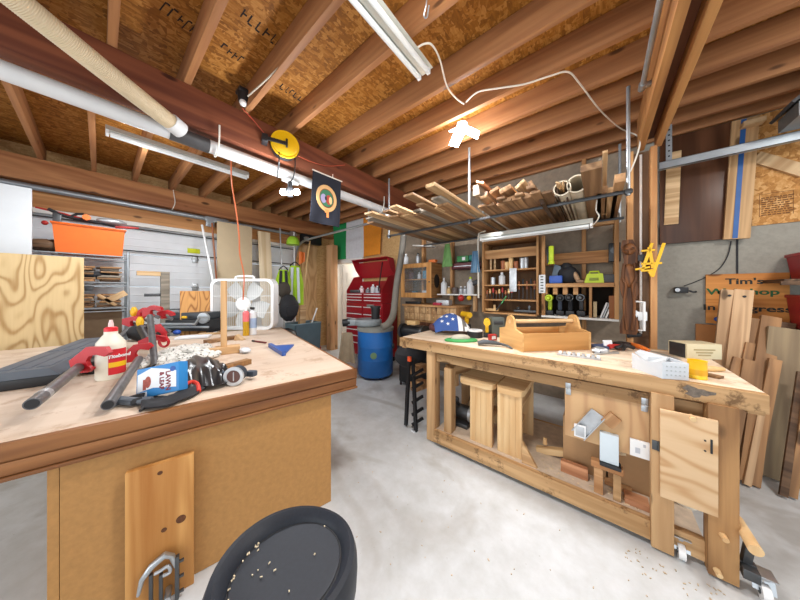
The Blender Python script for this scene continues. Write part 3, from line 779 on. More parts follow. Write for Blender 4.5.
q = P(247, 177, Z=2.91); strip_light('unlit white strip light hanging left of the duct pipe', (q.x, q.y-.6, 2.919), PI/2, 1.22, .11)
qa = P(481, 240, Y=2.95); qb = P(593, 225, Y=2.95)
strip_light('unlit white strip light below the overhead lumber, above the tool cabinets', ((qa.x+qb.x)/2, 2.95, 2.025), 0, qb.x-qa.x, .12)
# three-panel LED
M['led'] = emit('led', 'f4f8ff', 40.)
q = P(462, 130, Z=2.92)
t = thing('led_ceiling_lamp', 'glowing three-panel white lamp under the joists', 'light', (q.x, q.y, 2.93))
m = MB(); m.cyl((0, 0, .03), (0, 0, -.01), .035, .045); m.cyl((0, 0, .03), (0, 0, .05), .05); m.build('socket', M['white_plastic'], t)
for k in range(3):
    a = k*2*PI/3+.5; m = MB(); m.box((0, 0, 0), (.13, .10, .016), None, .004); o = m.build('led_panel', M['led'], t); o.location = (.095*math.cos(a), .095*math.sin(a), -.045); o.rotation_euler = (0, .55, a)
led_or_fill(Vector((q.x, q.y, 2.80)), 48, (.97, .98, 1.), .28, .3)
# lamp with two bulbs on cords
q = P(290, 190, D=2.42)
t = thing('work_lamp', 'black hanging work lamp with two lit bulbs below the yellow reel', 'light', q)
m = MB(); m.cyl((0, 0, -.06), (0, 0, .08), .028, .02); m.box((0, 0, 0), (.06, .05, .05), None, .008); m.build('body', M['black'], t)
for s in (-1, 1):
    d = RT*s*.065+Vector((0, 0, -.02)); m = MB(); m.cyl(d*.35, d*.75, .018); m.build('socket', M['black'], t)
    m = MB(); m.ball(d, .032); m.build('bulb', M['led'], t)
point('bulb_light', q+Vector((.05, -.04, -.1)), 30, .05, (.95, .97, 1.))
# cords
def cord(name, label, pts, r, mat, sm=6, cat='cord', **kw):
    return solo(name, MB().tube(pts, r, 6, smooth_pts=sm), mat, label, cat)
Z = 2.955
cord('cable', 'white cable looping from the top strip light to the glowing lamp', [P(417, 48, Z=2.93), P(424, 44, Z=Z), P(432, 45, Z=Z), P(440, 60, Z=2.94), P(447, 86, Z=2.93), P(456, 98, Z=2.94), P(464, 104, Z=2.95)], .006, M['cord_white'])
cord('cable', 'white cable running from the glowing lamp across the joists to the post', [P(466, 102, Z=2.95), P(478, 92, Z=Z), P(500, 88, Z=Z), P(525, 84, Z=Z), P(550, 76, Z=Z), P(568, 72, Z=Z), P(580, 84, Z=Z), P(600, 110, Z=2.94), P(620, 128, Z=2.94), P(636, 135, Z=2.92), P(640, 142, Y=2.95), P(636, 158, Y=2.96), P(630, 172, Y=2.98)], .006, M['cord_white'])
cord('cable', 'grey cable along the joist ending at a black socket near the main beam', [P(346, -2, Z=2.99), P(335, 8, Z=2.985), P(318, 22, Z=2.985), P(300, 42, Z=2.985), P(284, 62, Z=2.985), P(266, 80, Z=2.98), P(248, 96, Z=2.97)], .006, plain('cord_grey', 'b5ad9c', .5))
q = P(244, 100, X=RX+.06)
t = thing('lamp_socket', 'black pull-chain socket with a small bulb at the main beam', 'socket', q)
m = MB(); m.cyl((0, 0, .05), (0, 0, -.02), .05, .042); m.box((0, 0, .06), (.1, .1, .03), None, .006); m.build('socket', M['black'], t); m = MB(); m.ball((0.01, -.01, -.035), .028); m.build('bulb', M['white_plastic'], t)
cord('cord', 'thin red cord hanging from the black socket to the yellow reel', [P(242, 108, X=RX+.03), P(255, 122, X=RX+.03), P(268, 138, X=RX+.03), P(273, 143, X=RX+.03)], .004, plain('cord_red', 'b4452e', .5))
cord('cord', 'thin red cord looping from the yellow reel along the main beam', [P(298, 156, X=RX+.03), P(312, 162, X=RX+.02), P(328, 166, X=RX+.02), P(345, 165, X=RX+.02)], .004, plain('cord_red2', 'c1573a', .5))
q = P(285, 145, X=RX+.10)
t = thing('cord_reel', 'round yellow cord reel on a black bracket on the main beam', 'cord reel', q, math.atan2(-q.y, -q.x)+.15)
m = MB(); m.cyl((.0, 0, 0), (.02, 0, 0), .125, seg=36); m.cyl((.02, 0, 0), (.026, 0, 0), .11, .1, seg=36); m.build('face', plain('reel_yellow', 'e8b90f', .4, amt=.04), t)
m = MB(); m.cyl((-.07, 0, 0), (-.001, 0, 0), .12, seg=32); m.build('drum', M['black'], t)
m = MB(); m.bar((.034, -.17, -.005), (.034, .0, .0), .014, .03); m.box((.034, .01, .005), (.016, .018, .08), None, .003); m.box((-.01, -.17, 0), (.1, .05, .07), None, .01); m.build('bracket', M['black'], t)
wl_ = P(290, 190, D=2.42)
cord('cord', 'black cord looping below the yellow reel beside the pipe', [P(279, 152, X=RX+.14), P(279, 162, X=RX+.14), P(278, 172, D=2.4), P(277, 178, D=2.4)], .006, M['black'])
cord('cord', 'black cord from the yellow reel down to the two-bulb lamp', [P(295, 158, X=RX+.08), P(295, 168, D=2.42), P(293, 178, D=2.42), wl_+Vector((0, 0, .08))], .006, M['black'])
cord('cord', 'long orange cord hanging from the duct pipe down behind the white fan', [P(231, 152, X=-2.5), P(231, 165, D=2.6), P(232, 185, D=2.7), P(236, 210, D=2.8), P(239, 235, D=2.85), P(240, 255, D=2.9), P(244, 276, D=2.95), P(243, 300, D=2.95)], .007, M['cord_orange'])
cord('cord', 'white cord loop dangling from the header beam by the shaft bracket', [P(173, 188, X=LW+.27), P(174, 195, X=LW+.27), P(175, 203, X=LW+.26), P(172, 210, X=LW+.25)], .006, M['cord_white'])
cord('wire', 'hooked silver wire hanging from a joist beside the top strip light', [P(427, -2, Z=2.96), P(426, 6, Z=2.93), P(424, 16, Z=2.9), P(427, 17, Z=2.9), P(429, 5, Z=2.93)], .004, M['steel'], 5, 'wire')

# ------------------------------------------------------------------ duct pipe and hose
M['pvc'] = plain('pvc', 'cfd1d2', .4, amt=.05, nscale=3)
M['hose'] = plain('hose', 'cbb999', .6, amt=.06)
PX, PZ = -2.51, 2.592
t = thing('duct_pipe', 'long white duct pipe strapped along the dark main beam', 'duct', (PX, 0, PZ))
MB().cyl((0, -3.1, 0), (0, .36, 0), .052, seg=32).build('pipe', M['pvc'], t)
MB().cyl((0, .55, 0), (0, 3.2, 0), .052, seg=32).build('pipe', M['pvc'], t)
MB().cyl((0, .33, 0), (0, .57, 0), .056, seg=32).build('coupling', plain('coupling', '4a4a4c', .45, .3, amt=.2), t)
for y in (.62, 1.72, 2.6):
    m = MB(); m.tube([(.092, y, .16), (.088, y, .05), (.062, y, -.02), (.03, y, -.058), (-.03, y, -.058), (-.062, y, 0), (-.06, y, .08)], .006, 6, smooth_pts=4); m.build('strap', M['cord_white'], t)
m = MB(); m.box((.02, 1.25, -.07), (.12, .12, .03), (0, .2, .3), .01); m.build('blast_gate', M['white_plastic'], t)
a = P(178, 128, X=PX+.09); b_ = P(20, -2, Z=2.72); d = (b_-a)
t = thing('flex_hose', 'beige ribbed hose joining the white duct pipe from the upper left', 'hose', a)
m = MB(); pts = [d*(k/6)*1.9+Vector((0, 0, -.02*math.sin(k/6*PI))) for k in range(7)]
pts = catmull(pts, 60); rr = [.054+.0009*(1 if i % 2 else -1) for i in range(len(pts))]
m.tube(pts, rr, 20); m.build('hose', M['hose'], t)
m = MB(); dn = d.normalized(); m.cyl(-dn*.02, dn*.06, .06, seg=28); m.build('collar', M['pvc'], t)

# ------------------------------------------------------------------ crest banner and striped flag
bx_ = RX+.035
A, B_, C_, D_ = P(313, 170, X=bx_), P(341, 181.5, X=bx_), P(339, 227.5, X=bx_), P(309, 221, X=bx_)
M['navy'] = plain('navy', '191c28', .9, amt=.1)
ctr = (A+B_+C_+D_)/4
t = thing('banner', 'navy hanging banner with a belted clan crest below the dark main beam', 'banner', ctr)
def bf(u, v):
    p = A.lerp(B_, u).lerp(D_.lerp(C_, u), v); return p-ctr+Vector((.012*math.sin(u*7+v*2)*v, 0, 0))
m = MB(); m.sheet(bf, 14, 10, .003); m.build('cloth', M['navy'], t)
m = MB(); m.tube([A-ctr+Vector((.006, -.01, .0)), B_-ctr+Vector((.006, .01, 0))], .007, 8); m.build('hem_rod', M['cord_white'], t)
wdt = (B_-A).length
def em(name, mb, col, parent=t):
    o = mb.build(name, plain(name, col, .8, amt=.1)); o.parent = parent
    o.matrix_local = Matrix.Translation(bf(.5, .47)+Vector((.012, 0, 0))) @ Matrix.Rotation(PI/2, 4, 'Z') @ Matrix.Rotation(PI/2, 4, 'X'); return o
r = wdt*.36
def ring(r0, r1, z0, z1, sy=1.12, n=36):
    m = MB(); a = [[m.bm.verts.new((rr*math.cos(2*PI*k/n), rr*math.sin(2*PI*k/n)*sy, z)) for k in range(n)] for rr, z in ((r0, z0), (r1, z0), (r1, z1), (r0, z1))]
    for i in range(4):
        for k in range(n): m.bm.faces.new((a[i][k], a[i][(k+1) % n], a[(i+1) % 4][(k+1) % n], a[(i+1) % 4][k]))
    return m
em('crest_belt', ring(r*.72, r, 0, .003), 'c9a06a')
em('crest_belt_edge', ring(r*.66, r*.72, 0, .002), '7a4630')
m = MB(); m.box((0, -r*1.08, .003), (r*.38, r*.3, .003)); m.box((.01, -r*1.4, .003), (r*.22, r*.42, .002)); em('crest_buckle', m, 'd68a4a')
m = MB(); m.ball((-.0, r*.02, .001), r*.66, (1, 1.1, .004)); em('crest_ground', m, '2f6b4c')
m = MB(); m.ball((-r*.32, -r*.08, .003), r*.3, (.9, 1.3, .006)); em('crest_shape', m, '8d85a8')
m = MB(); m.ball((r*.2, -r*.08, .003), r*.32, (.9, 1.3, .006)); em('crest_shape', m, 'a03a2c')
m = MB(); m.ball((r*.36, -r*.1, .0045), r*.2, (.8, 1.6, .006)); em('crest_shape', m, 'd8b27c')
m = MB(); m.ball((-r*.1, -r*.02, .0045), r*.12, (.9, 1.6, .006)); em('crest_shape', m, '1d2a24')
fy = BW-.05
A, B_, C_, D_ = P(333, 221, Y=fy), P(382, 217, Y=fy), P(380.5, 254, Y=fy), P(334, 260, Y=fy)
ctr = (A+B_+C_+D_)/4; hw = (B_-A).length/2
t = thing('flag', 'green, white and orange striped flag hung on the back wall above the doorway', 'flag', ctr)
def ff(u, v):
    p = A.lerp(B_, u).lerp(D_.lerp(C_, u), v); return p-ctr+Vector((0, .014*math.sin(u*9+v*3)*(.3+v), -.03*math.sin(u*PI)*v+.015*math.sin(u*PI)))
m = MB(); m.sheet(ff, 24, 10, .003); m.build('cloth', bands('tricolour', 0, [(-hw, '1f9a55'), (-hw*.37, 'e4e4e8'), (hw*.32, 'ee9326'), (hw*1.02, 'ee9326')], .8), t)

# ------------------------------------------------------------------ overhead lumber rack
RZ = 2.18; RY = 2.6
M['lum_a'] = wood('lum_a', 'b58a5c', '79532f', 1, .8, .45)
M['lum_b'] = wood('lum_b', 'a07a52', '664629', 1, .8, .45)
M['lum_dark'] = wood('lum_dark', '6f5238', '3d2a1c', 1, .8, .3)
M['lum_grey'] = wood('lum_grey', '9f9484', '6b6255', 1, .8, .3)
M['lum_light'] = wood('lum_light', 'dab888', 'a67c4a', 1, .8, .2)
t = thing('lumber_rack', 'dark steel bars on grey hangers carrying the overhead lumber', 'rack', (0, RY, RZ))
xa, xb = P(388, 230, Y=RY).x, P(633, 192, Y=RY).x
for y in (0, .92): MB().box2((xa, y-.012, -.026), (xb, y+.012, -.001), .002).build('bar', M['dark_steel'], t)
for px in (390, 470, 628):
    x = P(px, 200, Y=RY).x
    MB().cyl((x, -.02, -.05), (x, -.02, JB-RZ), .0125, seg=12).build('hanger', M['galv'], t)
    m = MB(); m.box((x, -.02, -.02), (.04, .045, .035), None, .004); m.build('clamp', M['dark_steel'], t)
for px in (482, 620):
    x = P(px, 160, Y=3.5).x; MB().cyl((x, .94, -.05), (x, .94, JB-RZ), .0125, seg=12).build('hanger', M['galv'], t)
def lum(label, x, z, w, th, y0, y1, mat, tilt=0., dz=0., dx=0., group='boards on the overhead rack'):
    o = MB().box((0, 0, 0), (w, y1-y0, th), None, .0015).build('lumber_board', M[mat])
    o.location = (x, (y0+y1)/2, z); o.rotation_euler = (math.atan2(dz, y1-y0), tilt, -math.atan2(dx, y1-y0)); tag(o, label, 'board', group); return o
random.seed(11)
# right pile: flat layer of boards, then loose ones on top
n = 8; xs0, xs1 = P(479, 215, Y=2.3).x, P(556, 215, Y=2.5).x
step = (xs1-xs0)/n
for k in range(n):
    lum('brown board in the flat bottom layer of the overhead lumber pile left of the pipes', xs0+(k+.5)*step, RZ+.011, step-.004, .02, 2.24+random.uniform(-.05, .12), 3.6, ('lum_a', 'lum_b', 'lum_a', 'lum_b')[k % 4])
for k in range(7):
    lum('brown board in the second layer of the overhead lumber pile left of the pipes', xs0+(k+.75)*step+.01, RZ+.034, step-.008, .02, 2.28+random.uniform(-.06, .16), 3.55, ('lum_b', 'lum_a')[k % 2])
for k in range(6):
    lum('brown board in the third layer of the overhead lumber pile left of the pipes', xs0+(k+1.1)*step, RZ+.06, step-.012, .026, 2.24+random.uniform(-.06, .2), 3.5, ('lum_a', 'lum_dark', 'lum_b')[k % 3])
def top_at(px, py, w, th, mat, tilt, label, y=2.25, ln=1.1):
    q = P(px, py, Y=y); lum(label, q.x, q.z, w, th, y, y+ln, mat, tilt)
top_at(494, 190, .085, .028, 'lum_a', -.35, 'pale-ended board topmost on the left of the overhead lumber pile')
top_at(505, 189, .10, .04, 'lum_a', -.28, 'thick board with a square pale end lying on top of the overhead lumber pile')
top_at(520, 184, .09, .025, 'lum_light', -.7, 'light board tilted on its edge on top of the overhead lumber pile', 2.3)
top_at(532, 186, .035, .10, 'lum_a', -.45, 'board standing on edge at the right of the overhead lumber pile', 2.28)
top_at(527, 195, .09, .03, 'lum_b', .35, 'brown board sloping down below the on-edge board overhead', 2.3)
top_at(541, 200, .03, .08, 'lum_dark', -.3, 'dark board on edge beside the overhead pile', 2.4)
top_at(486, 197, .03, .11, 'lum_dark', 0., 'dark board on edge behind the left hanger of the overhead rack', 2.45)
top_at(476, 190, .07, .11, 'lum_grey', 0., 'grey-green block end at the left hanger of the overhead rack', 2.55)
top_at(480, 182, .09, .02, 'scrap_red', .45, 'thin reddish slat sloping across the left hangers overhead', 2.5, .6)
for k, px in enumerate((547, 551, 555, 559, 563, 567)):
    q = P(px, 214, Y=2.55); lum('thin dark strip on edge between the overhead flat boards and white pipes', q.x, RZ+.045, .012, .085+.012*(k % 3), 2.45+.06*((k*2) % 3), 3.55, 'lum_dark', -.12, group='dark strips overhead')
def opipe(label, px, py, r, y0, mat='pvc_old'):
    q = P(px, py, Y=y0); z = RZ+r+.002
    m = MB(); prof = [(r, 0), (r, 1.05), (r*.86, 1.05), (r*.86, 0), (r, 0)]; m.lathe(prof[:-1], 32)
    bm = m.bm; caps = [f for f in bm.faces if len(f.verts) > 4]; bmesh.ops.delete(bm, geom=caps, context='FACES')
    vs = [v for v in bm.verts]
    m.bm.verts.ensure_lookup_table(); rings = [[bm.verts[i*32+k] for k in range(32)] for i in range(4)]
    for k in range(32): bm.faces.new((rings[0][k], rings[0][(k+1) % 32], rings[3][(k+1) % 32], rings[3][k]))
    o = m.build('pvc_pipe', M[mat]); o.location = (q.x, y0, z); o.rotation_euler = (-PI/2, 0, 0); tag(o, label, 'pipe'); return o
M['pvc_old'] = plain('pvc_old', 'c9bfa9', .55, amt=.12)
opipe('left of the two wide white pipes on the overhead rack, with slats inside', 562, 199, .062, 2.42)
opipe('right of the two wide white pipes on the overhead rack, open and empty', 577, 196, .072, 2.42)
q = P(562, 196, Y=2.5); lum('pale slat poking out of the left wide white pipe', q.x-.01, RZ+.075, .03, .012, 2.3, 3.3, 'lum_light', .5)
lum('second pale slat poking out of the left wide white pipe', q.x+.018, RZ+.07, .008, .04, 2.34, 3.3, 'lum_light', .2)
def under(px, py, w, th, mat, label, z=RZ, y1=3.6, tilt=0):
    q = P(px, py, Z=z); lum(label, q.x, z+th/2+.001, w, th, q.y, y1, mat, tilt)
under(591, 170, .11, .045, 'lum_b', 'wide brown plank reaching furthest forward right of the pipes overhead')
under(602, 193, .07, .05, 'lum_a', 'tan plank right of the wide brown plank overhead')
under(612, 192, .08, .04, 'lum_light', 'light plank next to the right hanger overhead')
under(620, 182, .06, .06, 'lum_a', 'board with a pale end against the right hanger overhead')
q = P(605, 172, Y=2.45); lum('thin pale batten tipped up above the tan plank overhead', q.x, q.z, .03, .02, 2.35, 3.3, 'lum_light', 0, -.25)
q = P(600, 175, Y=2.45); lum('second thin batten tipped up above the tan plank overhead', q.x, q.z, .02, .03, 2.4, 3.3, 'lum_grey', 0, -.2)
cord('wire', 'pale wire loop hanging from the right end of the overhead lumber', [P(597, 200, Y=2.7), P(596, 210, Y=2.7), P(599, 216, Y=2.7), P(596, 222, Y=2.75), P(592, 226, Y=2.9)], .005, M['cord_white'], 5, 'wire')
# left pile reaching forward
under(430, 187, .085, .03, 'lum_light', 'light board with a square end tipped furthest up in the left overhead pile', RZ+.045)
under(408, 196, .10, .02, 'lum_a', 'board with a pale rounded end at the left of the left overhead pile', RZ+.02)
under(436, 199, .10, .02, 'lum_grey', 'short grey board lying below the tipped light board overhead', RZ+.02)
under(420, 205, .09, .02, 'lum_a', 'tan board between the pale-ended and grey boards overhead', RZ)
under(448, 211, .10, .02, 'lum_b', 'brown board nearest the left hanger overhead', RZ)
random.seed(5)
for k in range(9):
    x = -1.13-k*.118; y0 = 1.95+random.uniform(-.12, .16)-(.1 if k > 4 else 0)
    lum('board lying flat in the left overhead pile, its end toward the doorway flag', x, RZ+.011, .112, .019, y0, 3.6, ('lum_a', 'lum_light', 'lum_grey', 'lum_b', 'lum_light')[k % 5], group='flat boards in the left overhead pile')
for k in range(4):
    x = -1.42-k*.14; y0 = 1.9+random.uniform(-.15, .3)
    lum('loose board on top of the left overhead pile, by the duct pipe', x, RZ+.034, .09, .02, y0, 3.4, ('lum_grey', 'lum_light', 'lum_a')[k % 3], dx=random.uniform(-.08, .08), group='loose boards on the left overhead pile')
q = P(386, 219, Z=RZ+.03); o = solo('pvc_pipe', MB().cyl((0, 0, 0), (0, 1.2, 0), .02), M['pvc'], 'thin white pipe lying on the left overhead pile', 'pipe', (q.x, q.y, RZ+.068), -.1)
q = P(450, 214, Z=RZ+.04); o = solo('black_pipe', MB().cyl((0, 0, 0), (0, 1.0, 0), .022), M['black'], 'black pipe with an open end below the grey board overhead', 'pipe', (q.x, q.y, RZ+.047))
q = P(397, 212, Z=RZ+.03); solo('rag', MB().ball((0, 0, 0), .05, (1.5, .8, .6), seg=12, jitter=.2), plain('rag', 'b88a64', .95), 'crumpled tan roll lying on the left overhead boards', 'rag', (q.x, q.y+.1, RZ+.06))
# ------------------------------------------------------------------ open tool cabinet on the back wall
M['cab'] = wood('cab', 'c8955a', '98652f', 2, .8, .15, knots=.15)
M['cab_x'] = wood('cab_x', 'cd9b60', '9d6a35', 0, .8, .15)
M['red_tool'] = plain('red_tool', 'b02a26', .4, amt=.08)
M['blue_tool'] = plain('blue_tool', '2a55b0', .45, amt=.08)
M['lime'] = plain('lime', 'c4dc2a', .5, amt=.06)
M['yellow'] = plain('yellow', 'eab71a', .45, amt=.06)
M['green'] = plain('green', '3f8a4c', .6, amt=.1)
M['orange'] = plain('orange', 'e8762a', .5, amt=.06)
M['bottle_white'] = plain('bottle_white', 'dfe3e6', .4, amt=.04)
M['handle_wood'] = plain('handle_wood', '9c5a32', .45, amt=.15)
M['handle_pale'] = plain('handle_pale', 'd9b47c', .45, amt=.1)
CY = 3.35; CB = BW-.002
def xat(px, y=CY): return P(px, 300, Y=y).x
def zat(px, py, y=CY): return P(px, py, Y=y).z
cx0, cx1 = xat(482), xat(538.5); ct, cb = zat(482, 243.5), zat(500, 313)
t = thing('tool_cabinet', 'open wooden wall cabinet of hand tools with a grey plate hanging in front', 'cabinet', ((cx0+cx1)/2, CY, cb))
W_ = (cx1-cx0)/2; Hc = ct-cb; Dp = CB-CY-.002
for s in (-1, 1): MB().box2((s*W_-.012*(s+1), 0, 0), (s*W_-.012*(s-1), Dp, Hc), .002).build('side_panel', M['cab'], t)
MB().box2((-W_, 0, Hc), (W_, Dp, Hc+.022), .002).build('top_panel', M['cab_x'], t)
MB().box2((-W_+.024, Dp-.012, 0), (W_-.024, Dp, Hc)).build('back_panel', wood('cab_back', '7d5a38', '553a22', 2, .8, 0), t)
MB().box2((-W_+.024, .05, Hc-.22), (W_-.024, .07, Hc-.1), .002).build('valance', M['cab_x'], t)
shz = [zat(505, 269)-cb, zat(505, 284.5)-cb, zat(505, 299.5)-cb, 0.0]
for z in shz: MB().box2((-W_+.025, .01, z-.018), (W_-.025, Dp-.013, z), .002).build('shelf', M['cab_x'], t)
cabx, cabz = t.location.x, cb
def on_cab(px, row, dy=.1): return Vector((xat(px, CY+dy), CY+dy, cb+shz[row]+.001))
# small upright bottles, jars, tools
def bottle(name, label, loc, r, h, mat, cap=None, cat='bottle', group=None, neck=.4):
    t = thing(name, label, cat, loc, random.uniform(0, 3), group)
    MB().lathe([(0, 0), (r*.95, 0), (r, h*.04), (r, h*.66), (r*neck, h*.82), (r*neck, h*.88), (0, h*.88)], 16).build('body', M[mat] if isinstance(mat, str) else mat, t)
    MB().lathe([(0, h*.88), (r*neck*1.15, h*.88), (r*neck*1.05, h), (0, h)], 12).build('cap', M[cap or 'white_plastic'], t); return t
def hand_tool(label, loc, h, hm='handle_wood', group=None, cat='hand tool', name='chisel', r=.013):
    t = thing(name, label, cat, loc, 0, group)
    MB().lathe([(0, 0), (.004, 0), (.005, h*.55), (0, h*.55)], 8).build('blade', M['dark_steel'], t)
    MB().lathe([(0, h*.55), (r*.8, h*.55), (r, h*.7), (r*.75, h*.85), (r*.9, h*.96), (0, h)], 10).build('handle', M[hm], t); return t
for k, (px, mt) in enumerate(((491, 'handle_pale'), (495, 'handle_pale'))):
    q = on_cab(px, 0); board('wood_strip', ('left', 'right')[k]+' one of two tall pale strips standing on the top shelf of the tool cabinet', 'wood strip', q, q+Vector((0, 0, .24)), .024, .02, M['lum_light'], (0, 1, 0))
for k, (px, h, mt, lb) in enumerate(((503, .12, 'handle_wood', 'small brown pot on the top cabinet shelf'), (507, .1, 'handle_pale', 'small tan pot on the top cabinet shelf'), (511, .15, 'handle_pale', 'pale stick jar at the middle of the top cabinet shelf'), (516, .1, 'handle_wood', 'short red-brown box on the top cabinet shelf'), (522, .14, 'steel', 'left of two small grey tins on the top cabinet shelf'), (526, .14, 'silver', 'right of two small grey tins on the top cabinet shelf'))):
    solo('pot', MB().lathe([(0, 0), (.026, 0), (.03, h*.9), (.027, h), (0, h)], 14), M[mt], lb, 'pot', on_cab(px, 0))
bottle('bottle', 'white bottle on the second shelf of the tool cabinet', on_cab(502, 1), .04, .17, 'bottle_white')
solo('jar', MB().lathe([(0, 0), (.035, 0), (.035, .1), (0, .1)], 14), M['steel'], 'grey tin left of the white bottle in the tool cabinet', 'jar', on_cab(493, 1))
t2 = thing('scraper_plate', 'long grey metal plate hanging in front of the tool cabinet shelves', 'plate', (xat(513.5), CY-.02, zat(513.5, 280)))
m = MB(); m.box((0, 0, 0), (.085, .012, .30), None, .003); m.build('plate', M['silver'], t2)
for k, px in enumerate((519, 523, 527, 531, 534.5)):
    hand_tool('long-handled tool hanging in the right half of the tool cabinet', on_cab(px, 2, .08), .24+.03*(k % 2), ('handle_wood', 'black')[k % 2], 'tall tools in the right half of the tool cabinet')
for k in range(9):
    hand_tool('small wooden-handled chisel standing in the rack on the third cabinet shelf', on_cab(487+k*3.1, 2, .05), .12+.02*(k % 3), ('handle_wood', 'handle_pale', 'red_tool')[k % 3], 'chisels in the cabinet rack', r=.014)
solo('hand_plane', MB().box((0, 0, .03), (.26, .06, .03), None, .004).box((.05, 0, .07), (.03, .02, .07), None, .008).ball((-.08, 0, .065), .024), M['dark_steel'], 'dark hand plane on the bottom of the tool cabinet, right', 'hand plane', on_cab(525, 3, .12))
solo('hand_plane', MB().box((0, 0, .03), (.2, .06, .035), None, .006).box((.05, 0, .07), (.03, .02, .06), None, .008), M['handle_pale'], 'pale wooden plane on the bottom of the tool cabinet, left', 'hand plane', on_cab(491, 3, .1))
t2 = thing('screwdriver_bundle', 'black and green hand saw leaning across the lower cabinet shelves', 'saw', (xat(503), CY-.05, zat(500, 308)), 0)
m = MB(); m.bar((-.07, 0, -.03), (.06, 0, .16), .012, .035, (0, 1, 0)); m.build('blade', M['black'], t2); m = MB(); m.bar((.0, -.014, .06), (.06, -.014, .16), .012, .02, (0, 1, 0)); m.build('handle', M['green'], t2)
t2.name = 'hand_saw'
# ------------------------------------------------------------------ shelf unit for drills
dx0, dx1 = xat(541.5), xat(619); dt, db = zat(600, 222), zat(600, 318.5); dz1 = zat(580, 283)
t = thing('drill_shelf', 'wooden shelf unit with hanging drills, left of the yellow clamps', 'shelf unit', (0, CY, 0))
MB().box2((dx0, 0, db), (dx0+.035, .05, zat(541, 236)), .002).build('side_post', M['cab'], t)
MB().box2((dx1-.035, 0, db), (dx1, CB-CY, dt), .002).build('side_panel', M['cab'], t)
MB().box2((xat(590), .0, dt-.03), (dx1-.036, .08, dt), .002).build('top_rail', M['cab_x'], t)
MB().box2((dx0+.036, 0, dz1-.018), (dx1-.036, CB-CY, dz1), .001).build('shelf', M['cab_x'], t)
MB().box2((dx0+.036, -.02, dz1-.045), (dx1-.036, -.001, dz1-.005), .002).build('shelf_edge', M['cab_x'], t)
MB().box2((dx0, -.01, db-.022), (dx1, CB-CY, db), .001).build('bottom_shelf', M['white_trim'], t)
for px in (545, 555, 565, 575.5): 
    x = xat(px); MB().box2((x-.022, .01, dz1-.13), (x+.022, .2, dz1-.02), .002).build('slot_divider', M['cab_x'], t)
x = xat(590.5); MB().box2((x-.012, 0, db+.001), (x+.012, .3, dz1-.02), .002).build('divider', M['cab'], t)
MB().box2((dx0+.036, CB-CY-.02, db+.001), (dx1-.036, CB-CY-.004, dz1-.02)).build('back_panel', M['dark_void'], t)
M['blue_dark'] = plain('blue_dark', '303a4c', .5)
def drill(label, px, mat, accent, group=None, y=CY+.06, s=1.):
    z = zat(px, 303); t = thing('drill', label, 'drill', (xat(px, y), y, z), random.uniform(-.15, .15), group)
    m = MB(); m.cyl((0, -.07*s, .05*s), (0, .1*s, .05*s), .032*s); m.cyl((0, -.12*s, .05*s), (0, -.07*s, .05*s), .012*s, .024*s); m.build('body', M[mat], t)
    m = MB(); m.box((0, .05*s, -.02*s), (.035*s, .05*s, .11*s), None, .01*s); m.build('grip', M[accent], t)
    m = MB(); m.box((0, .04*s, -.1*s), (.065*s, .1*s, .05*s), None, .008*s); m.build('battery', M['black'], t); return t
drill('lime green drill hanging at the left end of the drill shelf', 549.5, 'lime', 'lime', s=1.2)
drill('black drill with a blue-grey grip second from left in the drill shelf slots', 560, 'black', 'blue_dark', s=1.2)
drill('black drill third from left in the drill shelf slots', 570, 'black', 'black_soft', s=1.25)
drill('dark drill beside the divider of the drill shelf', 581, 'dark_steel', 'black', s=1.2)
for k, (px, h, w_, c, tl, lb) in enumerate(((595, .17, .03, 'c8b48c', 0, 'tan book upright beside the divider under the drill shelf'), (600.5, .17, .014, 'e8e8e8', .32, 'white booklet leaning in the drill shelf bay, left one'), (603, .17, .012, 'b8bcc0', .32, 'grey booklet leaning in the drill shelf bay, middle one'), (606, .17, .014, 'f0f0ee', .32, 'white booklet leaning in the drill shelf bay, nearest the brown panel'))):
    o = solo('book', MB().box((0, 0, h/2), (w_, .13, h), None, .002), plain('book_'+c, c, .7), lb, 'book', (xat(px), CY+.12, db+.004)); o.rotation_euler = (0, tl, 0)
x0_, x1_ = xat(609), xat(616.5); solo('brown_board', MB().box2((0, 0, 0), (x1_-x0_, .02, .24), .002), wood('panel_brown', '9a6238', '6e3f20', 2, .8, 0), 'brown wooden panel standing at the right end of the drill shelf bay', 'panel', (x0_, CY+.05, db+.001))
t2 = thing('power_strip', 'white perforated strip fixed low on the left post of the drill shelf', 'strip', (xat(542, CY-.03), CY-.02, zat(542, 284)))
MB().box((0, 0, 0), (.07, .024, .22), None, .01).build('body', M['bottle_white'], t2)
for k in range(6): MB().box((0, -.013, -.085+.034*k), (.03, .003, .014), None, .001).build('socket', M['dark_steel'], t2)
def on_d(px, dy=.12): return Vector((xat(px, CY+dy), CY+dy, dz1+.001))
t2 = thing('work_light', 'lime yellow torch hanging from the left post of the drill shelf', 'torch', (xat(551), CY+.02, zat(551, 253)))
MB().box((0, 0, 0), (.05, .05, .17), None, .012).build('body', M['lime'], t2); MB().cyl((0, 0, -.13), (0, 0, -.085), .035, .026).build('head', M['lime'], t2); MB().box((-.035, 0, -.02), (.02, .03, .2), None, .005).build('clip', M['black'], t2)
solo('blue_case', MB().box((0, 0, .045), (.13, .1, .09), None, .012), M['blue_tool'], 'small blue case at the left of the drill shelf', 'case', on_d(556, .06))
o = solo('hand_saw', MB().prism([(0, 0), (.06, 0), (.12, .2), (.05, .24)], -.01, .01, Matrix.Rotation(PI/2, 4, 'X')), plain('steelblue', '55616c', .4, .3), 'grey-blue saw propped behind the small blue case', 'saw', on_d(550, .18))
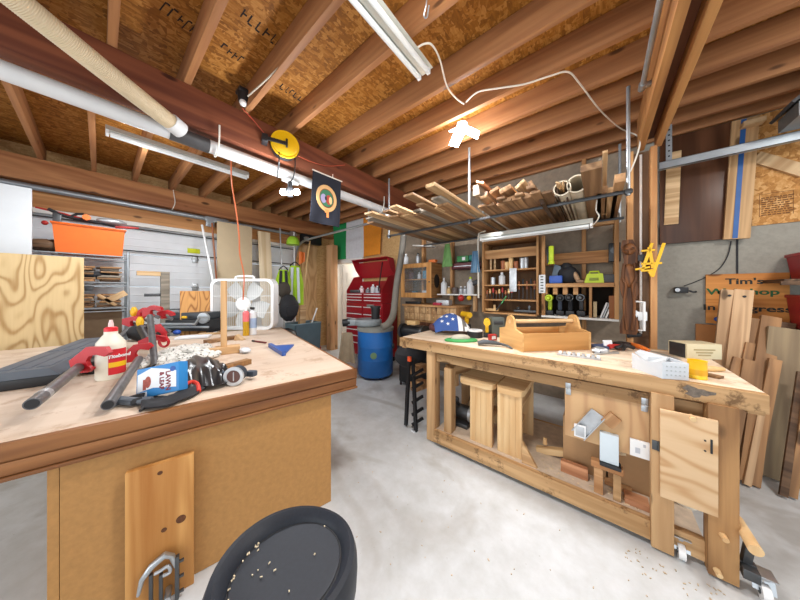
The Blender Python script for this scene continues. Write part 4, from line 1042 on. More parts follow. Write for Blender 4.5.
o = solo('hand_saw', MB().prism([(0, 0), (.05, 0), (.1, .2), (.05, .22)], -.01, .01, Matrix.Rotation(PI/2, 4, 'X')), plain('steelblue2', '6c7278', .4, .3), 'grey saw propped right of the small blue case', 'saw', on_d(558, .2))
t2 = solo('tool_bag', MB().ball((0, 0, .1), .11, (1., .8, .95), seg=14, jitter=.07).ball((-.02, 0, .2), .06, (1, .8, .8), seg=10, jitter=.08), M['black_soft'], 'lumpy black tool bag on the drill shelf', 'bag', on_d(568.5, .16))
solo('glove', MB().ball((0, 0, .06), .045, (.6, .7, 1.7), (0, -.35, 0), seg=10, jitter=.1).ball((.03, -.02, .02), .03, (1.5, 1, .6), seg=8, jitter=.1), plain('glove_tan', 'b99878', .9), 'tan work glove slumped right of the black tool bag', 'glove', on_d(577, .1))
t2 = thing('lime_case', 'lime yellow plastic case on the drill shelf', 'case', on_d(594, .1)); m = MB(); m.prism([(-.085, 0), (.085, 0), (.075, .10), (-.06, .10)], -.05, .05, Matrix.Rotation(PI/2, 4, 'X')); m.build('body', M['lime'], t2)
m = MB(); m.tube([(-.04, 0, .10), (-.035, 0, .125), (.04, 0, .125), (.045, 0, .10)], .009, 8); m.build('handle', M['lime'], t2); MB().box((0, -.055, .04), (.08, .01, .03), None, .004).build('latch_plate', plain('lime_dark', '8a9a20', .5), t2)
solo('grey_case', MB().box((0, 0, .045), (.13, .12, .09), None, .015), plain('greydark', '4b4c4e', .6), 'dark grey case between the lime case and the right panel', 'case', on_d(608, .12))
t2 = thing('speaker', 'small dark speaker on the wall rail at the right of the drill shelf', 'speaker', (xat(614.5, BW-.2), BW-.2, zat(614, 259, BW-.2))); MB().box((0, 0, .07), (.1, .1, .2), None, .008).build('body', M['black'], t2); MB().cyl((0, -.05, .09), (0, -.055, .09), .035).build('cone', M['dark_steel'], t2)
# ------------------------------------------------------------------ glazed wall cabinet
gy = 3.39; gx0, gx1 = P(401, 280, Y=gy).x, P(431, 280, Y=gy).x; gz0, gz1 = P(431, 298, Y=gy).z, P(431, 262, Y=gy).z
t = thing('wall_cabinet', 'small wooden wall cabinet with a glass door and oval hole in its side', 'cabinet', (gx0, gy, gz0))
w_ = gx1-gx0; h_ = gz1-gz0; d_ = BW-gy-.004
M['cab_y'] = wood('cab_y', 'c08a4c', '90602c', 1, .8, .1)
MB().box2((0, 0.02, 0), (w_, d_, .02), .002).build('bottom_panel', M['cab_y'], t)
MB().box2((0, 0.02, h_-.02), (w_, d_, h_), .002).build('top_panel', M['cab_y'], t)
MB().box2((0, 0.02, .02), (.02, d_, h_-.02)).build('side_panel', M['cab_y'], t)
MB().box2((w_-.02, 0.02, .02), (w_, d_, h_-.02)).build('side_panel', M['cab_y'], t)
MB().box2((.02, d_-.012, .02), (w_-.02, d_, h_-.02)).build('back_panel', M['fibre_dark'], t)
MB().box2((.02, .04, h_*.52), (w_-.02, d_-.014, h_*.52+.016)).build('shelf', M['cab_x'], t)
m = MB()
for a, b_ in (((-.004, 0, 0), (.075, .02, h_)), ((w_-.09, 0, 0), (w_, .02, h_)), ((.075, 0, 0), (w_-.09, .02, .085)), ((.075, 0, h_-.075), (w_-.09, .02, h_))): m.box2(a, b_, .003)
dro = m.build('door', wood('cab_door', 'e0a868', 'b87e42', 2, .8, 0), t); MB().box2((.06, .008, .075), (w_-.075, .012, h_-.075)).build('glass_pane', glass('pane', 'cfd8da', .05, .08), dro); MB().cyl((w_-.03, -.02, h_*.45), (w_-.03, 0, h_*.45), .01).build('knob', M['dark_steel'], dro)
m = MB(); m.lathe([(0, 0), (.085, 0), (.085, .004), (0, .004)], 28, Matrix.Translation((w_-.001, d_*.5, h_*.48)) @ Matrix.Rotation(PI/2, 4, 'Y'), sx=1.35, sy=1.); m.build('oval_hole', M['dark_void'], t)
def ing(u, row): return Vector((gx0+u*w_, gy+.14, gz0+(.021 if row == 0 else h_*.52+.017)))
solo('box', MB().box((0, 0, .05), (.11, .08, .1), None, .003), M['bottle_white'], 'white box behind the glass on the bottom shelf of the wall cabinet', 'box', ing(.7, 0))
solo('tin', MB().cyl((0, 0, 0), (0, 0, .09), .05), plain('tealbox', '4d7f92', .5), 'teal tin on the bottom shelf behind the cabinet glass', 'tin', ing(.33, 0))
solo('box', MB().box((0, 0, .07), (.14, .1, .14), None, .003), plain('bluebox', '5d8ea6', .5), 'blue box on the upper shelf behind the cabinet glass', 'box', ing(.75, 1))
bottle('bottle', 'small white bottle in the middle of the upper shelf behind glass', ing(.48, 1), .03, .12, 'bottle_white')
solo('jar', MB().cyl((0, 0, 0), (0, 0, .12), .045), plain('jar_red', '6e4a4a', .4), 'dull red jar on the upper shelf behind glass, left', 'jar', ing(.2, 1))
gt = gz1+.001
bottle('bottle', 'white bottle on top of the glazed wall cabinet, at its left', (P(406, 260, Y=3.5).x, 3.5, gt), .045, .2, 'bottle_white')
bottle('bottle', 'grey bottle with a dark cap on top of the glazed wall cabinet', (P(418, 260, Y=3.5).x, 3.5, gt), .04, .19, 'silver', 'black')
o = solo('clamp_block', MB().box((0, 0, .025), (.13, .08, .05), None, .012), M['orange'], 'orange plastic piece on the right of the glazed wall cabinet top', 'tool', (P(433, 260, Y=3.5).x, 3.5, gt))
t2 = board('white_board', 'pale board lying across pegs above the glazed wall cabinet', 'board', P(415, 246, Y=3.6), P(434, 246.5, Y=3.6), .16, .02, M['white_trim'])
q = P(398, 250, Y=3.6)
# ------------------------------------------------------------------ shelf beside it and things hung there
sy = 3.5; sx0, sx1 = P(437, 294, Y=sy).x, P(477, 294, Y=sy).x; sz = P(455, 294, Y=sy).z
t = thing('wall_shelf', 'thin white shelf of bottles between the glazed cabinet and the tool cabinet', 'shelf', (sx0, sy, sz))
MB().box2((0, 0, -.02), (sx1-sx0, BW-sy-.004, 0), .002).build('shelf_board', M['white_trim'], t)
for u in (.35, .92): 
    m = MB(); m.box2(((sx1-sx0)*u-.03, .05, -.26), ((sx1-sx0)*u+.03, .09, -.021), .003); m.build('bracket', M['fir_z'], t)
def on_s(px, dy=.08): return Vector((P(px, 290, Y=sy+dy).x, sy+dy, sz+.001))
bottle('spray_bottle', 'pointed white bottle at the left of the thin white shelf', on_s(444), .05, .26, 'bottle_white', None, neck=.25)
bottle('bottle', 'small cream bottle next to the pointed white bottle', on_s(449), .035, .12, 'handle_pale')
solo('tin', MB().cyl((0, 0, 0), (0, 0, .1), .055), plain('tin_dark', '5a4a44', .4), 'dark tin in the middle of the thin white shelf', 'tin', on_s(455))
bottle('bottle', 'left of two small grey bottles on the thin white shelf', on_s(461), .035, .12, 'silver'); bottle('bottle', 'right of two small grey bottles on the thin white shelf', on_s(465), .035, .12, 'silver')
t2 = bottle('spray_bottle', 'white spray bottle with a lime trigger on the thin white shelf', on_s(470.5), .055, .26, 'bottle_white', 'lime', neck=.35)
solo('spray_gun', MB().box((0, 0, 0), (.1, .05, .07), (0, -.4, 0), .012), M['black'], 'black nozzle gun hanging right of the white spray bottle', 'tool', on_s(475)+Vector((0, 0, .17)))
solo('red_ball', MB().ball((0, 0, 0), .05, seg=14), M['red_tool'], 'red round bobbin hanging under the thin white shelf', 'bobbin', P(461, 298, Y=3.45)); solo('brass_ball', MB().ball((0, 0, 0), .035, seg=14), M['yellow'], 'brass-yellow bobbin hanging under the thin white shelf', 'bobbin', P(469, 298, Y=3.45))
q0_, q1_ = P(452, 266, Y=3.5), P(476, 266, Y=3.5)
t2 = thing('maroon_tray', 'maroon metal shelf tray on the bare wall right of the glazed cabinet', 'shelf', ((q0_.x+q1_.x)/2, 3.5, q0_.z)); ww = q1_.x-q0_.x
m = MB(); m.box((0, .1, -.05), (ww, .22, .012), None, .002); m.box((0, -.005, -.01), (ww, .01, .09), None, .002); m.box((0, .2, .0), (ww, .01, .12)); m.build('tray', plain('maroon', '5e2329', .5), t2); MB().box((.0, -.012, -.012), (ww*.8, .004, .01)).build('trim_line', M['silver'], t2)
q = P(463, 256, Y=3.55); solo('green_case', MB().box((0, 0, 0), (.19, .1, .09), None, .01).box((.02, -.052, 0), (.05, .004, .05), mi=1), [M['green'], M['white_plastic']], 'green case with a white label above the maroon tray', 'case', (q.x, 3.58, q0_.z+.07+.035))
q = P(472, 255, Y=3.55); solo('teal_roll', MB().cyl((-.06, 0, 0), (.06, 0, 0), .05), plain('teal', '2f7f7a', .6), 'teal roll beside the green case above the maroon tray', 'roll', (q.x+.02, 3.58, q0_.z+.11))
q = P(447, 254, Y=3.45)
t2 = solo('green_bag', MB().sheet(lambda u, v: ((u-.5)*.18*(.35+.65*v), .035*math.sin(PI*u)*math.sin(PI*min(1, v*1.1))+.01*math.sin(9*u), .16-.36*v), 8, 8, .02), plain('greenbag', '6f9a5a', .8, amt=.2), 'green and clear plastic bag hanging above the thin white shelf', 'bag', q)
q = P(478, 260, Y=3.3); solo('blue_bag', MB().sheet(lambda u, v: ((u-.5)*.13*(.5+.5*v), .03*math.sin(PI*u)+.01*math.sin(11*u), .13-.3*v), 8, 8, .015), plain('bluebag', '5c7f9c', .6, amt=.2), 'pale blue plastic bag hanging at the left edge of the tool cabinet', 'bag', (q.x-.04, 3.3, q.z))
q = P(479, 270, Y=3.36); solo('white_pipe', MB().tube([P(485, 231, Y=3.2)-q, P(479, 233, Y=3.3)-q, P(478, 240, Y=3.33)-q, P(478.5, 298, Y=3.33)-q], .012, 8), M['cord_white'], 'thin white conduit running down the left side of the tool cabinet', 'pipe', q)
# ------------------------------------------------------------------ drawer bench along the back wall
by = 3.25; dx0_, dx1_ = P(404, 310, Y=by).x, P(456, 310, Y=by).x; zt, zb = P(430, 307, Y=by).z, P(430, 321, Y=by).z
t = thing('drawer_bench', 'wooden bench with two rows of small drawers below the glazed cabinet', 'bench', (dx0_, by, 0)); w_ = dx1_-dx0_
MB().box2((-.02, -.03, zt), (w_+.02, BW-by-.005, zt+.03), .002).build('top', M['cab_x'], t)
MB().box2((0, .02, zb-.03), (w_, BW-by-.01, zt-.001), .002).build('carcass', M['cab'], t)
n = 9
for r_ in range(2):
    for k in range(n):
        x0_ = w_*k/n+.004; z0_ = zb+(zt-zb)*r_/2+.004
        f = MB().box2((x0_, 0, z0_), (x0_+w_/n-.008, .019, z0_+(zt-zb)/2-.008), .002).build('drawer', M['fir_z'], t); m = MB(); m.ball((x0_+w_/n/2-.004, -.008, z0_+(zt-zb)/4), .01, seg=8); m.build('knob', M['handle_pale'], f)
for x_ in (0, w_-.07): MB().box2((x_, .02, 0.001), (x_+.07, .09, zb-.031), .002).build('leg', M['fir_z'], t)
MB().box2((0.07, .03, zb-.09), (w_-.07, .06, zb-.031), .002).build('rail', M['beam_brown'], t)
def on_b(px, y=3.35): return Vector((P(px, 305, Y=y).x, y, zt+.031))
solo('level', MB().box((0, 0, .02), (.3, .04, .04), None, .004), M['black'], 'black level lying on the drawer bench, left', 'tool', on_b(413)); solo('router_box', MB().box((0, 0, .04), (.22, .12, .08), None, .01), M['silver'], 'grey machine lying on the right of the drawer bench', 'machine', on_b(444)); solo('red_tin', MB().box((0, 0, .02), (.13, .1, .04), None, .006), plain('crimson', 'a4243a', .4), 'crimson tin on the drawer bench in front of the grey machine', 'tin', on_b(438, 3.29))
q = P(412, 318, Y=3.0)
t = thing('bench_vise', 'black grinder with a tan top beside the drawer bench', 'grinder', P(413, 340, Y=2.95), 0)
gz = t.location.z; t.location.z = 0
m = MB(); m.box((0, 0, .29), (.3, .3, .48), None, .02); m.box((0, 0, .55), (.36, .32, .05), None, .01)
m.build('stand_top', M['black'], t); m = MB(); m.cyl((-.16, 0, .78), (.16, 0, .78), .085); m.box((0, 0, .64), (.2, .18, .14), None, .02); m.build('motor', M['black'], t)
for s in (-1, 1): MB().cyl((s*.17, 0, .78), (s*.21, 0, .78), .11).build('guard', M['dark_steel'], t)
m = MB(); m.box((0.02, -.02, .92), (.16, .12, .06), None, .012); m.build('tan_cover', M['handle_pale'], t)
for a in ((-.1, -.1), (.1, -.1), (-.1, .1), (.1, .1)): MB().cyl((a[0]*1.3, a[1]*1.3, .001), (*a, .53), .016).build('leg', M['black'], t)
t.name = 'bench_grinder'

# ------------------------------------------------------------------ red tool chest with its lid up
ry = 3.28; rx0, rx1 = P(346, 320, Y=ry).x, P(382, 320, Y=ry).x
zc = P(362, 303, Y=ry).z; zt = P(362, 293, Y=ry).z; zl = P(346, 281, Y=ry).z
M['chest_red'] = plain('chest_red', '9e1a24', .3, amt=.06); M['chest_dark'] = plain('chest_dark', '6e141b', .4, amt=.1)
t = thing('tool_chest', 'tall red rolling tool chest with its lid open, left of the grey duct', 'tool chest', (rx0, ry, 0)); w_ = rx1-rx0; d_ = .44
MB().box2((0, .01, .1), (w_, d_, zc-.003), .006).build('lower_cabinet', M['chest_red'], t)
m = MB(); m.box2((0.01, .01, zc), (w_-.01, d_, zt), .004); m.box2((.01, d_-.01, zt), (w_-.01, d_, zl)); 
for s in (0.01, w_-.022): m.prism([(.01, zt), (d_, zt), (d_, zl+.12), (.2, zl+.08), (.01, zt+.05)], s, s+.012, Matrix(((0, 0, 1, 0), (1, 0, 0, 0), (0, 1, 0, 0), (0, 0, 0, 1))))
m.build('top_box', M['chest_red'], t)
hw = w_/2
zrows = [.14, .36, .5, .62, .73, .84, .94, zc-.06]
for k in range(7):
    for c in (0, 1):
        f = MB().box2((.02+c*hw, -.004, zrows[k]+.006), (hw-.015+c*hw, .011, zrows[k+1]-.006), .003).build('drawer', M['chest_red'], t)
        MB().box2((.03+c*hw, -.018, zrows[k+1]-.028), (hw-.03+c*hw, -.004, zrows[k+1]-.012), .003).build('drawer_pull', M['white_plastic'], f)
n = 3
for k in range(n):
    for c in (0, 1):
        z0_ = zc+.012+(zt-zc-.02)*k/n; z1_ = zc+.012+(zt-zc-.02)*(k+1)/n-.006
        f = MB().box2((.03+c*hw, -.002, z0_), (hw-.015+c*hw, .011, z1_), .003).build('drawer', M['chest_red'], t)
        MB().box2((.04+c*hw, -.014, z1_-.02), (hw-.03+c*hw, -.002, z1_-.006), .002).build('drawer_pull', M['white_plastic'], f)
m = MB(); m.box((hw*1.45, -.02, zc-.045), (.2, .004, .05), None, .002); m.build('badge', M['steel'], t)
for c in (.06, w_-.06):
    for y_ in (.06, d_-.06): m = MB(); m.cyl((c-.02, y_, .05), (c+.02, y_, .05), .05); m.box((c, y_, .085), (.06, .06, .03)); m.build('caster', M['rubber'], t)
# lid leaning back
lz = zl+.02
m = MB(); m.bar((w_/2, d_-.02, lz+.05), (w_/2, d_-.10, P(370, 262, Y=3.6).z), w_-.02, .02, (0, 1, 0)); 
ztop = P(370, 261, Y=3.6).z
m.bar((w_/2, d_-.1, ztop), (w_/2, d_-.30, ztop+.02), w_-.02, .014, (0, 0, 1))
for s in (0.012, w_-.02): m.prism([(d_-.03, lz+.04), (d_-.1, ztop), (d_-.3, ztop+.02), (d_-.18, lz+.2)], s, s+.01, Matrix(((0, 0, 1, 0), (1, 0, 0, 0), (0, 1, 0, 0), (0, 0, 0, 1))))
m.build('lid', M['chest_red'], t)
m = MB(); m.bar((w_*.8, .12, zt+.05), (w_*.72, d_-.12, ztop-.05), .015, .02); m.build('lid_strut', M['black'], t)
for k, (u, h, c, lb) in enumerate(((.3, .14, 'e4c9c9', 'pinkish bottle standing in the open red tool chest'), (.48, .1, '8d9094', 'grey tin in the middle of the open red tool chest'), (.62, .17, 'dfe3e6', 'tall white bottle in the open red tool chest'), (.74, .14, 'cfd6de', 'pale bottle at the right in the open red tool chest'))):
    M['tc%d' % k] = plain('tc%d' % k, c, .5); bottle('bottle', lb, (rx0+w_*u, ry+.16, zt+.001), .05, h, 'tc%d' % k)
solo('tool_pile', MB().box((0, 0, .03), (.22, .12, .06), (0, 0, .3), .01).cyl((-.2, 0, .03), (-.05, .06, .03), .025), M['dark_steel'], 'heap of dark tools in the left of the open red tool chest', 'tools', (rx0+w_*.2, ry+.1, zt+.002))

# ------------------------------------------------------------------ blue drum dust collector
q = P(375.5, 371, Z=0.0); q = P(375.5, 378, Z=0.0)
dc = Vector((q.x, q.y, 0)) + Vector((q.x, q.y, 0)).normalized()*.1
M['drum_blue'] = plain('drum_blue', '1f68b4', .4, amt=.06)
t = thing('dust_collector', 'blue drum dust collector with a grey lid, black motor and duct hose', 'dust collector', dc, YAW)
R_ = .285; zt = .80
MB().lathe([(0, .05), (R_*.93, .05), (R_, .08), (R_, .3), (R_*1.012, .31), (R_, .32), (R_, .5), (R_*1.012, .51), (R_, .52), (R_, zt-.05), (0, zt-.05)], 40).build('drum', M['drum_blue'], t)
MB().lathe([(0, zt-.05), (R_*1.03, zt-.05), (R_*1.04, zt), (R_*.9, zt+.015), (0, zt+.02)], 40).build('lid', plain('lidgrey', '8c8d86', .6), t)
m = MB(); m.lathe([(0, .0), (.2, 0), (.22, .03), (.22, .08), (.2, .1), (0, .1)], 32, Matrix.Translation((-.12, -.0, zt+.03))); m.box((-.32, -.04, zt+.08), (.24, .12, .1), None, .02); m.build('blower', plain('blower', '8f979b', .5), t)
m = MB(); m.cyl((-.52, -.05, zt+.07), (-.4, -.045, zt+.08), .06); m.build('outlet', M['black'], t)
m = MB(); m.cyl((.0, 0, zt+.13), (.0, 0, zt+.31), .065, .075); m.cyl((.0, 0, zt+.31), (.0, 0, zt+.34), .085); m.build('motor', M['black'], t)
for a in (.3, 1.8, 3.6, 5.2): m = MB(); m.ball((.2*math.cos(a), .2*math.sin(a), .026), .026, seg=10); m.build('caster', M['black'], t)
m = MB(); m.lathe([(0, 0), (.05, 0), (.05, .003), (0, .003)], 20, Matrix.Translation((0, -R_-.001, .4)) @ Matrix.Rotation(PI/2, 4, 'X')); m.build('label', plain('drumlabel', '6f8f6a', .6), t)
m = MB(); m.box((R_+.0, -.05, .5), (.05, .05, .08), None, .008); m.build('clasp', M['black'], t)
hp = [P(382, 327, D=3.55), P(388, 324, D=3.6), P(393, 315, D=3.75), P(395, 300, D=3.9), P(397, 282, D=4.0), P(401, 258, D=4.0), P(403.5, 236, D=4.0), P(404, 222, D=4.0)]
solo('duct_hose', MB().tube(hp, .052, 16, smooth_pts=8), plain('duct_grey', '78736a', .6, amt=.1), 'grey duct rising from the blue drum past the glazed cabinet', 'duct')
q = P(347, 333, D=3.75); solo('filter_bag', MB().sheet(lambda u, v: ((u-.5)*(.14+.12*v), .05*math.sin(PI*u)+.02*math.sin(12*u)*v, -.46*v), 12, 8, .03), plain('bagtan', '9d8d76', .95, amt=.12), 'tan cloth filter bag hanging left of the blue drum', 'bag', q-Vector((0, 0, .0)), YAW)
# ------------------------------------------------------------------ post and panel beside the doorway
a = P(318, 300, Y=3.36).x; b_ = P(330, 300, Y=3.36).x
struct('post', MB().box2((b_-.17, 3.38, 0), (b_+.02, 3.56, 2.45), .004), wood('post_red', 'd8a470', 'b27e4a', 2, .7, .1, knots=.3), 'thick reddish wooden post left of the doorway')
m = MB().box2((LW+.03, 3.0, 0), (LW+.06, 3.37, 2.46), .003)
solo('osb_sheet', m, plyface('tan_sheet', 'deb47c', 'c4935a', 2, 1.2, freq=20.), 'tan sheet standing left of the thick reddish post', 'panel')
q0 = P(303, 240, X=LW+.12); solo('wall_box', MB().box((0, 0, 0), (.12, .5, .2), None, .006), M['black'], 'black box fixed high in the corner above the tan sheet', 'box', P(311, 240, X=LW+.16))
# ------------------------------------------------------------------ tall panels, boards and poles on the left wall
def wallx(px, py, x): return P(px, py, X=x)
a = wallx(217, 221, -5.02); b_ = wallx(252, 228, -5.02)
M['hardboard'] = plain('hardboard', 'c9b593', .7, amt=.06, nscale=4)
solo('hardboard_sheet', MB().box2((-.006, 0, 0), (.006, b_.y-a.y, a.z-.001), .001), M['hardboard'], 'tall tan hardboard sheet standing behind the white fan', 'sheet', (-5.02, a.y, .001))
a = wallx(264, 232, -5.0); b_ = wallx(270, 330, -4.75); b_.z = .001
board('pale_board', 'pale board leaning on the left wall right of the hardboard sheet', 'board', Vector((b_.x, b_.y, .02)), a, .22, .02, wood('pale_ply', 'e6d3b2', 'c9ae84', 0, .5, 0), (1, 0, 0))
def pole(label, p0, p1, r, mat, name='pole'):
    return solo(name, MB().tube([p0, p1], r, 8), mat, label, 'pole')
a = wallx(202, 225, -5.05); b_ = P(216, 296, X=-4.6); d = (b_-a); b_ = a+d*((a.z-.01)/(-d.z)) if d.z < 0 else b_
pole('thin white pole leaning left of the tall hardboard sheet', a, a+d*2.0, .016, M['white_plastic'])
a = wallx(212, 223, -5.1); b_ = wallx(218, 300, -4.9); pole('thin brown pole leaning just left of the hardboard sheet', a, a+(b_-a)*1.7, .014, M['handle_wood'])
a = wallx(280, 228, -5.1); b_ = wallx(283, 300, -5.0); pole('thin grey rod leaning behind the hi-vis vests, left one', a, a+(b_-a)*1.8, .013, M['silver'])
a = wallx(294, 232, -5.1); b_ = wallx(295, 300, -5.05); pole('thin white rod behind the lime helmet', a, a+(b_-a)*1.6, .012, M['white_plastic'])
a = P(310, 241, X=-4.95); b_ = P(303, 292, X=-4.8); pole('pale walking cane leaning on the tan sheet', a, a+(b_-a)*1.6, .016, M['handle_pale'])
a = P(313, 243, X=-5.1); 
q = P(293, 241, X=-5.0); t = thing('helmet', 'lime green helmet hung on a rod above the hi-vis vests', 'helmet', q); MB().lathe([(.13, -.08), (.125, 0), (.09, .07), (.04, .1), (0, .105)], 20).build('shell', plain('limegreen', 'a8d838', .5), t)
q = P(302, 258, X=-5.0); solo('orange_flag', MB().sheet(lambda u, v: (.02*math.sin(6*u), (u-.5)*.14, -.28*v*(1-.3*u)), 6, 6, .012), M['orange'], 'small orange cloth hanging between the vests and the cane', 'cloth', q+Vector((0, 0, .13)))
# hi-vis vests
M['hivis'] = plain('hivis', 'a6d024', .7, amt=.1); M['silver_tape'] = plain('silver_tape', 'c9ced2', .4, amt=.05)
def vest(label, px, py, w_, h_, mats, ry=0):
    q = P(px, py, X=-4.85); t = thing('hi_vis_vest', label, 'vest', q, math.atan2(-q.y, -q.x)+PI/2+ry)
    def f(u, v): 
        ww = w_*(.55+.45*min(1, v*2.2)); return ((u-.5)*ww, -.07*math.sin(PI*u)-.02*math.sin(5*PI*u)*v, -h_*v)
    MB().sheet(f, 14, 12, .02).build('cloth', M[mats[0]], t)
    for c in (-.24, .24): 
        MB().sheet(lambda u, v: ((u-.5)*.05+c*w_*(.7+.3*v), -.105+.01*abs(c), -h_*(.05+.9*v)), 2, 8, .006).build('reflective_strip', M[mats[1]], t)
    m = MB(); m.tube([(-w_*.3, -.03, 0), (0, 0, .08), (w_*.3, -.03, 0)], .012, 6, smooth_pts=4); m.build('collar', M['black_soft'], t)
    return t
vest('lime hi-vis vest with dark trim hanging on the left wall, left one', 283.5, 270, .26, .42, ('hivis', 'black_soft'))
vest('lime hi-vis vest with silver strips hanging on the left wall, right one', 295, 266, .31, .80, ('hivis', 'silver_tape'))
q = P(284, 290, X=-4.75); solo('jacket', MB().ball((0, 0, 0), .13, (.7, 1., 1.2), seg=14, jitter=.1).ball((0, .02, -.2), .1, (.6, .9, 1.4), seg=12, jitter=.1), plain('olive', '4b443b', .9), 'dark olive jacket bunched below the left hi-vis vest', 'jacket', q)
q = P(289, 308, X=-4.6); solo('backpack', MB().ball((0, 0, 0), .17, (.8, 1.1, 1.5), seg=16, jitter=.06).box((.1, 0, -.05), (.08, .2, .2), None, .03), M['black_soft'], 'black backpack hanging below the hi-vis vests', 'bag', q)
q = P(284, 330, X=-4.3); solo('black_bag', MB().ball((0, 0, 0), .2, (.9, 1.1, .75), seg=16, jitter=.07), M['black'], 'black bag slumped beside the grey bin behind the big work table', 'bag', (q.x, q.y, q.z-.12))
# grey bin with offcuts
a = P(291, 324, X=-4.55); b_ = P(315, 324, X=-4.55)
q = (a+b_)/2; q.z = 0
t = thing('storage_bin', 'blue-grey open bin holding offcuts, behind the big work table', 'bin', q, PI/2); ww = (b_-a).length/2; zt = a.z
m = MB()
for s in (-1, 1): m.box((s*ww, 0, zt/2), (.014, .36, zt-.01), (0, s*.05, 0)); m.box((0, s*.18, zt/2), (ww*2, .014, zt-.01), (-s*.05, 0, 0))
m.box((0, 0, .01), (ww*1.9, .34, .014)); m.build('tub', plain('binblue', '5f7680', .5, amt=.08), t)
m = MB(); m.tube([(-ww-.01, -.19, zt), (ww+.01, -.19, zt), (ww+.01, .19, zt), (-ww-.01, .19, zt)], .014, 6, closed=True); m.build('rim', plain('rimblue', '7f979f', .5), t)
a = P(302, 327, X=-4.5); b_ = P(303, 305, X=-4.5); board('offcut_board', 'pale board standing upright in the blue-grey bin', 'board', a-Vector((0, 0, .25)), b_, .12, .022, M['lum_light'], (1, 0, 0))
a = P(310, 328, X=-4.5); b_ = P(317, 308, X=-4.5); d = b_-a; pole('white stick poking out of the blue-grey bin', a-d*.4, b_, .014, M['white_plastic'], 'stick')
q = P(317, 343, X=-4.6); solo('fuel_can', MB().box((0, 0, .11), (.16, .1, .22), None, .02).cyl((0, 0, .2), (0, 0, .26), .02), M['red_tool'], 'red can on the floor at the foot of the reddish post', 'can', (q.x, q.y, .001))
# ------------------------------------------------------------------ plywood and white sheets at far left
a = P(84, 258, X=-4.33)
m = MB().box2((-.009, -1.5, 0), (.009, 0, a.z), .001)
solo('plywood_sheet', m, plyface('ply_big', 'd3b681', 'a88149', 2, 1.3, freq=34.), 'large plywood sheet with wavy grain standing behind the black case', 'sheet', (-4.33, a.y, .001))
a = P(32, 189, X=-4.6)
solo('white_sheet', MB().box2((-.012, -1.4, 0), (.012, 0, a.z), .002), plain('foam', 'd3d7da', .6, amt=.03), 'tall white foam sheet standing behind the plywood sheet', 'sheet', (-4.6, a.y, .001))
# ------------------------------------------------------------------ wire shelving with offcuts and the orange tub
wx = -4.72; wz = [P(127, 256.5, X=wx).z, P(127, 282, X=wx).z, P(127, 306.5, X=wx).z, .35]
wy1 = P(128, 280, X=wx).y; wy0 = wy1-1.25
t = thing('wire_shelving', 'chrome wire shelving loaded with wood offcuts on the left wall', 'shelving', (wx, wy1, 0))
for x_ in (0, -.42):
    for y_ in (0, -1.25): MB().cyl((x_, y_, .001), (x_, y_, wz[0]+.06), .014, seg=12).build('post', M['galv'], t)
for z in wz:
    m = MB()
    for x_ in (0, -.42): m.cyl((x_, -1.25, z-.01), (x_, 0, z-.01), .007, seg=6); m.cyl((x_, -1.25, z-.05), (x_, 0, z-.05), .006, seg=6)
    for y_ in (0, -1.25): m.cyl((-.42, y_, z-.01), (0, y_, z-.01), .007, seg=6)
    for k in range(16): y_ = -1.25+(k+.5)*1.25/16; m.cyl((-.42, y_, z-.004), (0, y_, z-.004), .004, seg=5)
    m.build('wire_shelf', M['galv'], t)
random.seed(21)
for row, ny in ((1, 7), (2, 6)):
    for lay in range(ny):
        for ix in range(3):
            for iy in range(3):
                if lay > 2 and (ix+iy+lay) % 2 and iy != 1: continue
                ln = random.uniform(.15, .20); th = random.uniform(.016, .026)
                o = MB().box((0, 0, 0), (random.uniform(.035, .075), ln, th), None, .002).build('wood_offcut', M[('lum_a', 'lum_dark', 'lum_b', 'lum_grey', 'scrap')[(ix*2+iy*3+lay+row) % 5]])
                o.location = (wx-.06-.115*ix, wy1-.15-.215*iy+random.uniform(-.012, .012), wz[row]+.002+.0275*lay+th/2); o.rotation_euler = (0, 0, random.uniform(-.3, .3))
                tag(o, ('', 'wood offcut heaped on the upper wire shelf below the orange tub', 'wood offcut heaped on the lower wire shelf above the white bottle')[row], 'wood offcut', ('', 'offcuts on the upper wire shelf', 'offcuts on the lower wire shelf')[row])
def vee(label, p, rz, w_, ln):
    o = MB().box((0, 0, 0), (.02, ln, w_), None, .002).build('wood_offcut', M['lum_light']); o.location = p; o.rotation_euler = rz; tag(o, label, 'wood offcut')
q = P(107, 300, X=wx+.03); vee('pale offcut sloping up to the left of the peak on the lower wire shelf', q, (-.75, 0, 0), .035, .2)
q = P(116, 297, X=wx+.03); vee('wide pale offcut sloping down right of the peak on the lower wire shelf', q, (.6, 0, 0), .07, .2)
solo('black_sack', MB().ball((0, 0, 0), .1, (.8, 1.5, .5), seg=12, jitter=.08), M['black_soft'], 'black sack at the left of the upper wire shelf', 'bag', P(92, 275, X=wx-.1))
q = P(110, 313, X=wx-.02); solo('cardboard_box', MB().box2((-.3, -.3, .355-q.z), (-.02, .2, .035), .004), plain('boxbrown', '6f5a44', .9), 'brown box low on the wire shelving behind the white bottle', 'box', (q.x, q.y-.1, q.z))
a = P(53, 252, X=wx+.01); b_ = P(124, 252, X=wx+.01); 
t = thing('storage_tub', 'orange plastic tub full of tools on top of the wire shelving', 'tub', (wx-.19, (a.y+b_.y)/2, wz[0]+.001)); hw = (b_.y-a.y)/2; ht = P(90, 226, X=wx).z-wz[0]
M['tub'] = plain('tub', 'e26a18', .45, amt=.05)
def ringpts(sx, sy, z): return [(-sx, -sy, z), (sx, -sy, z), (sx, sy, z), (-sx, sy, z)]
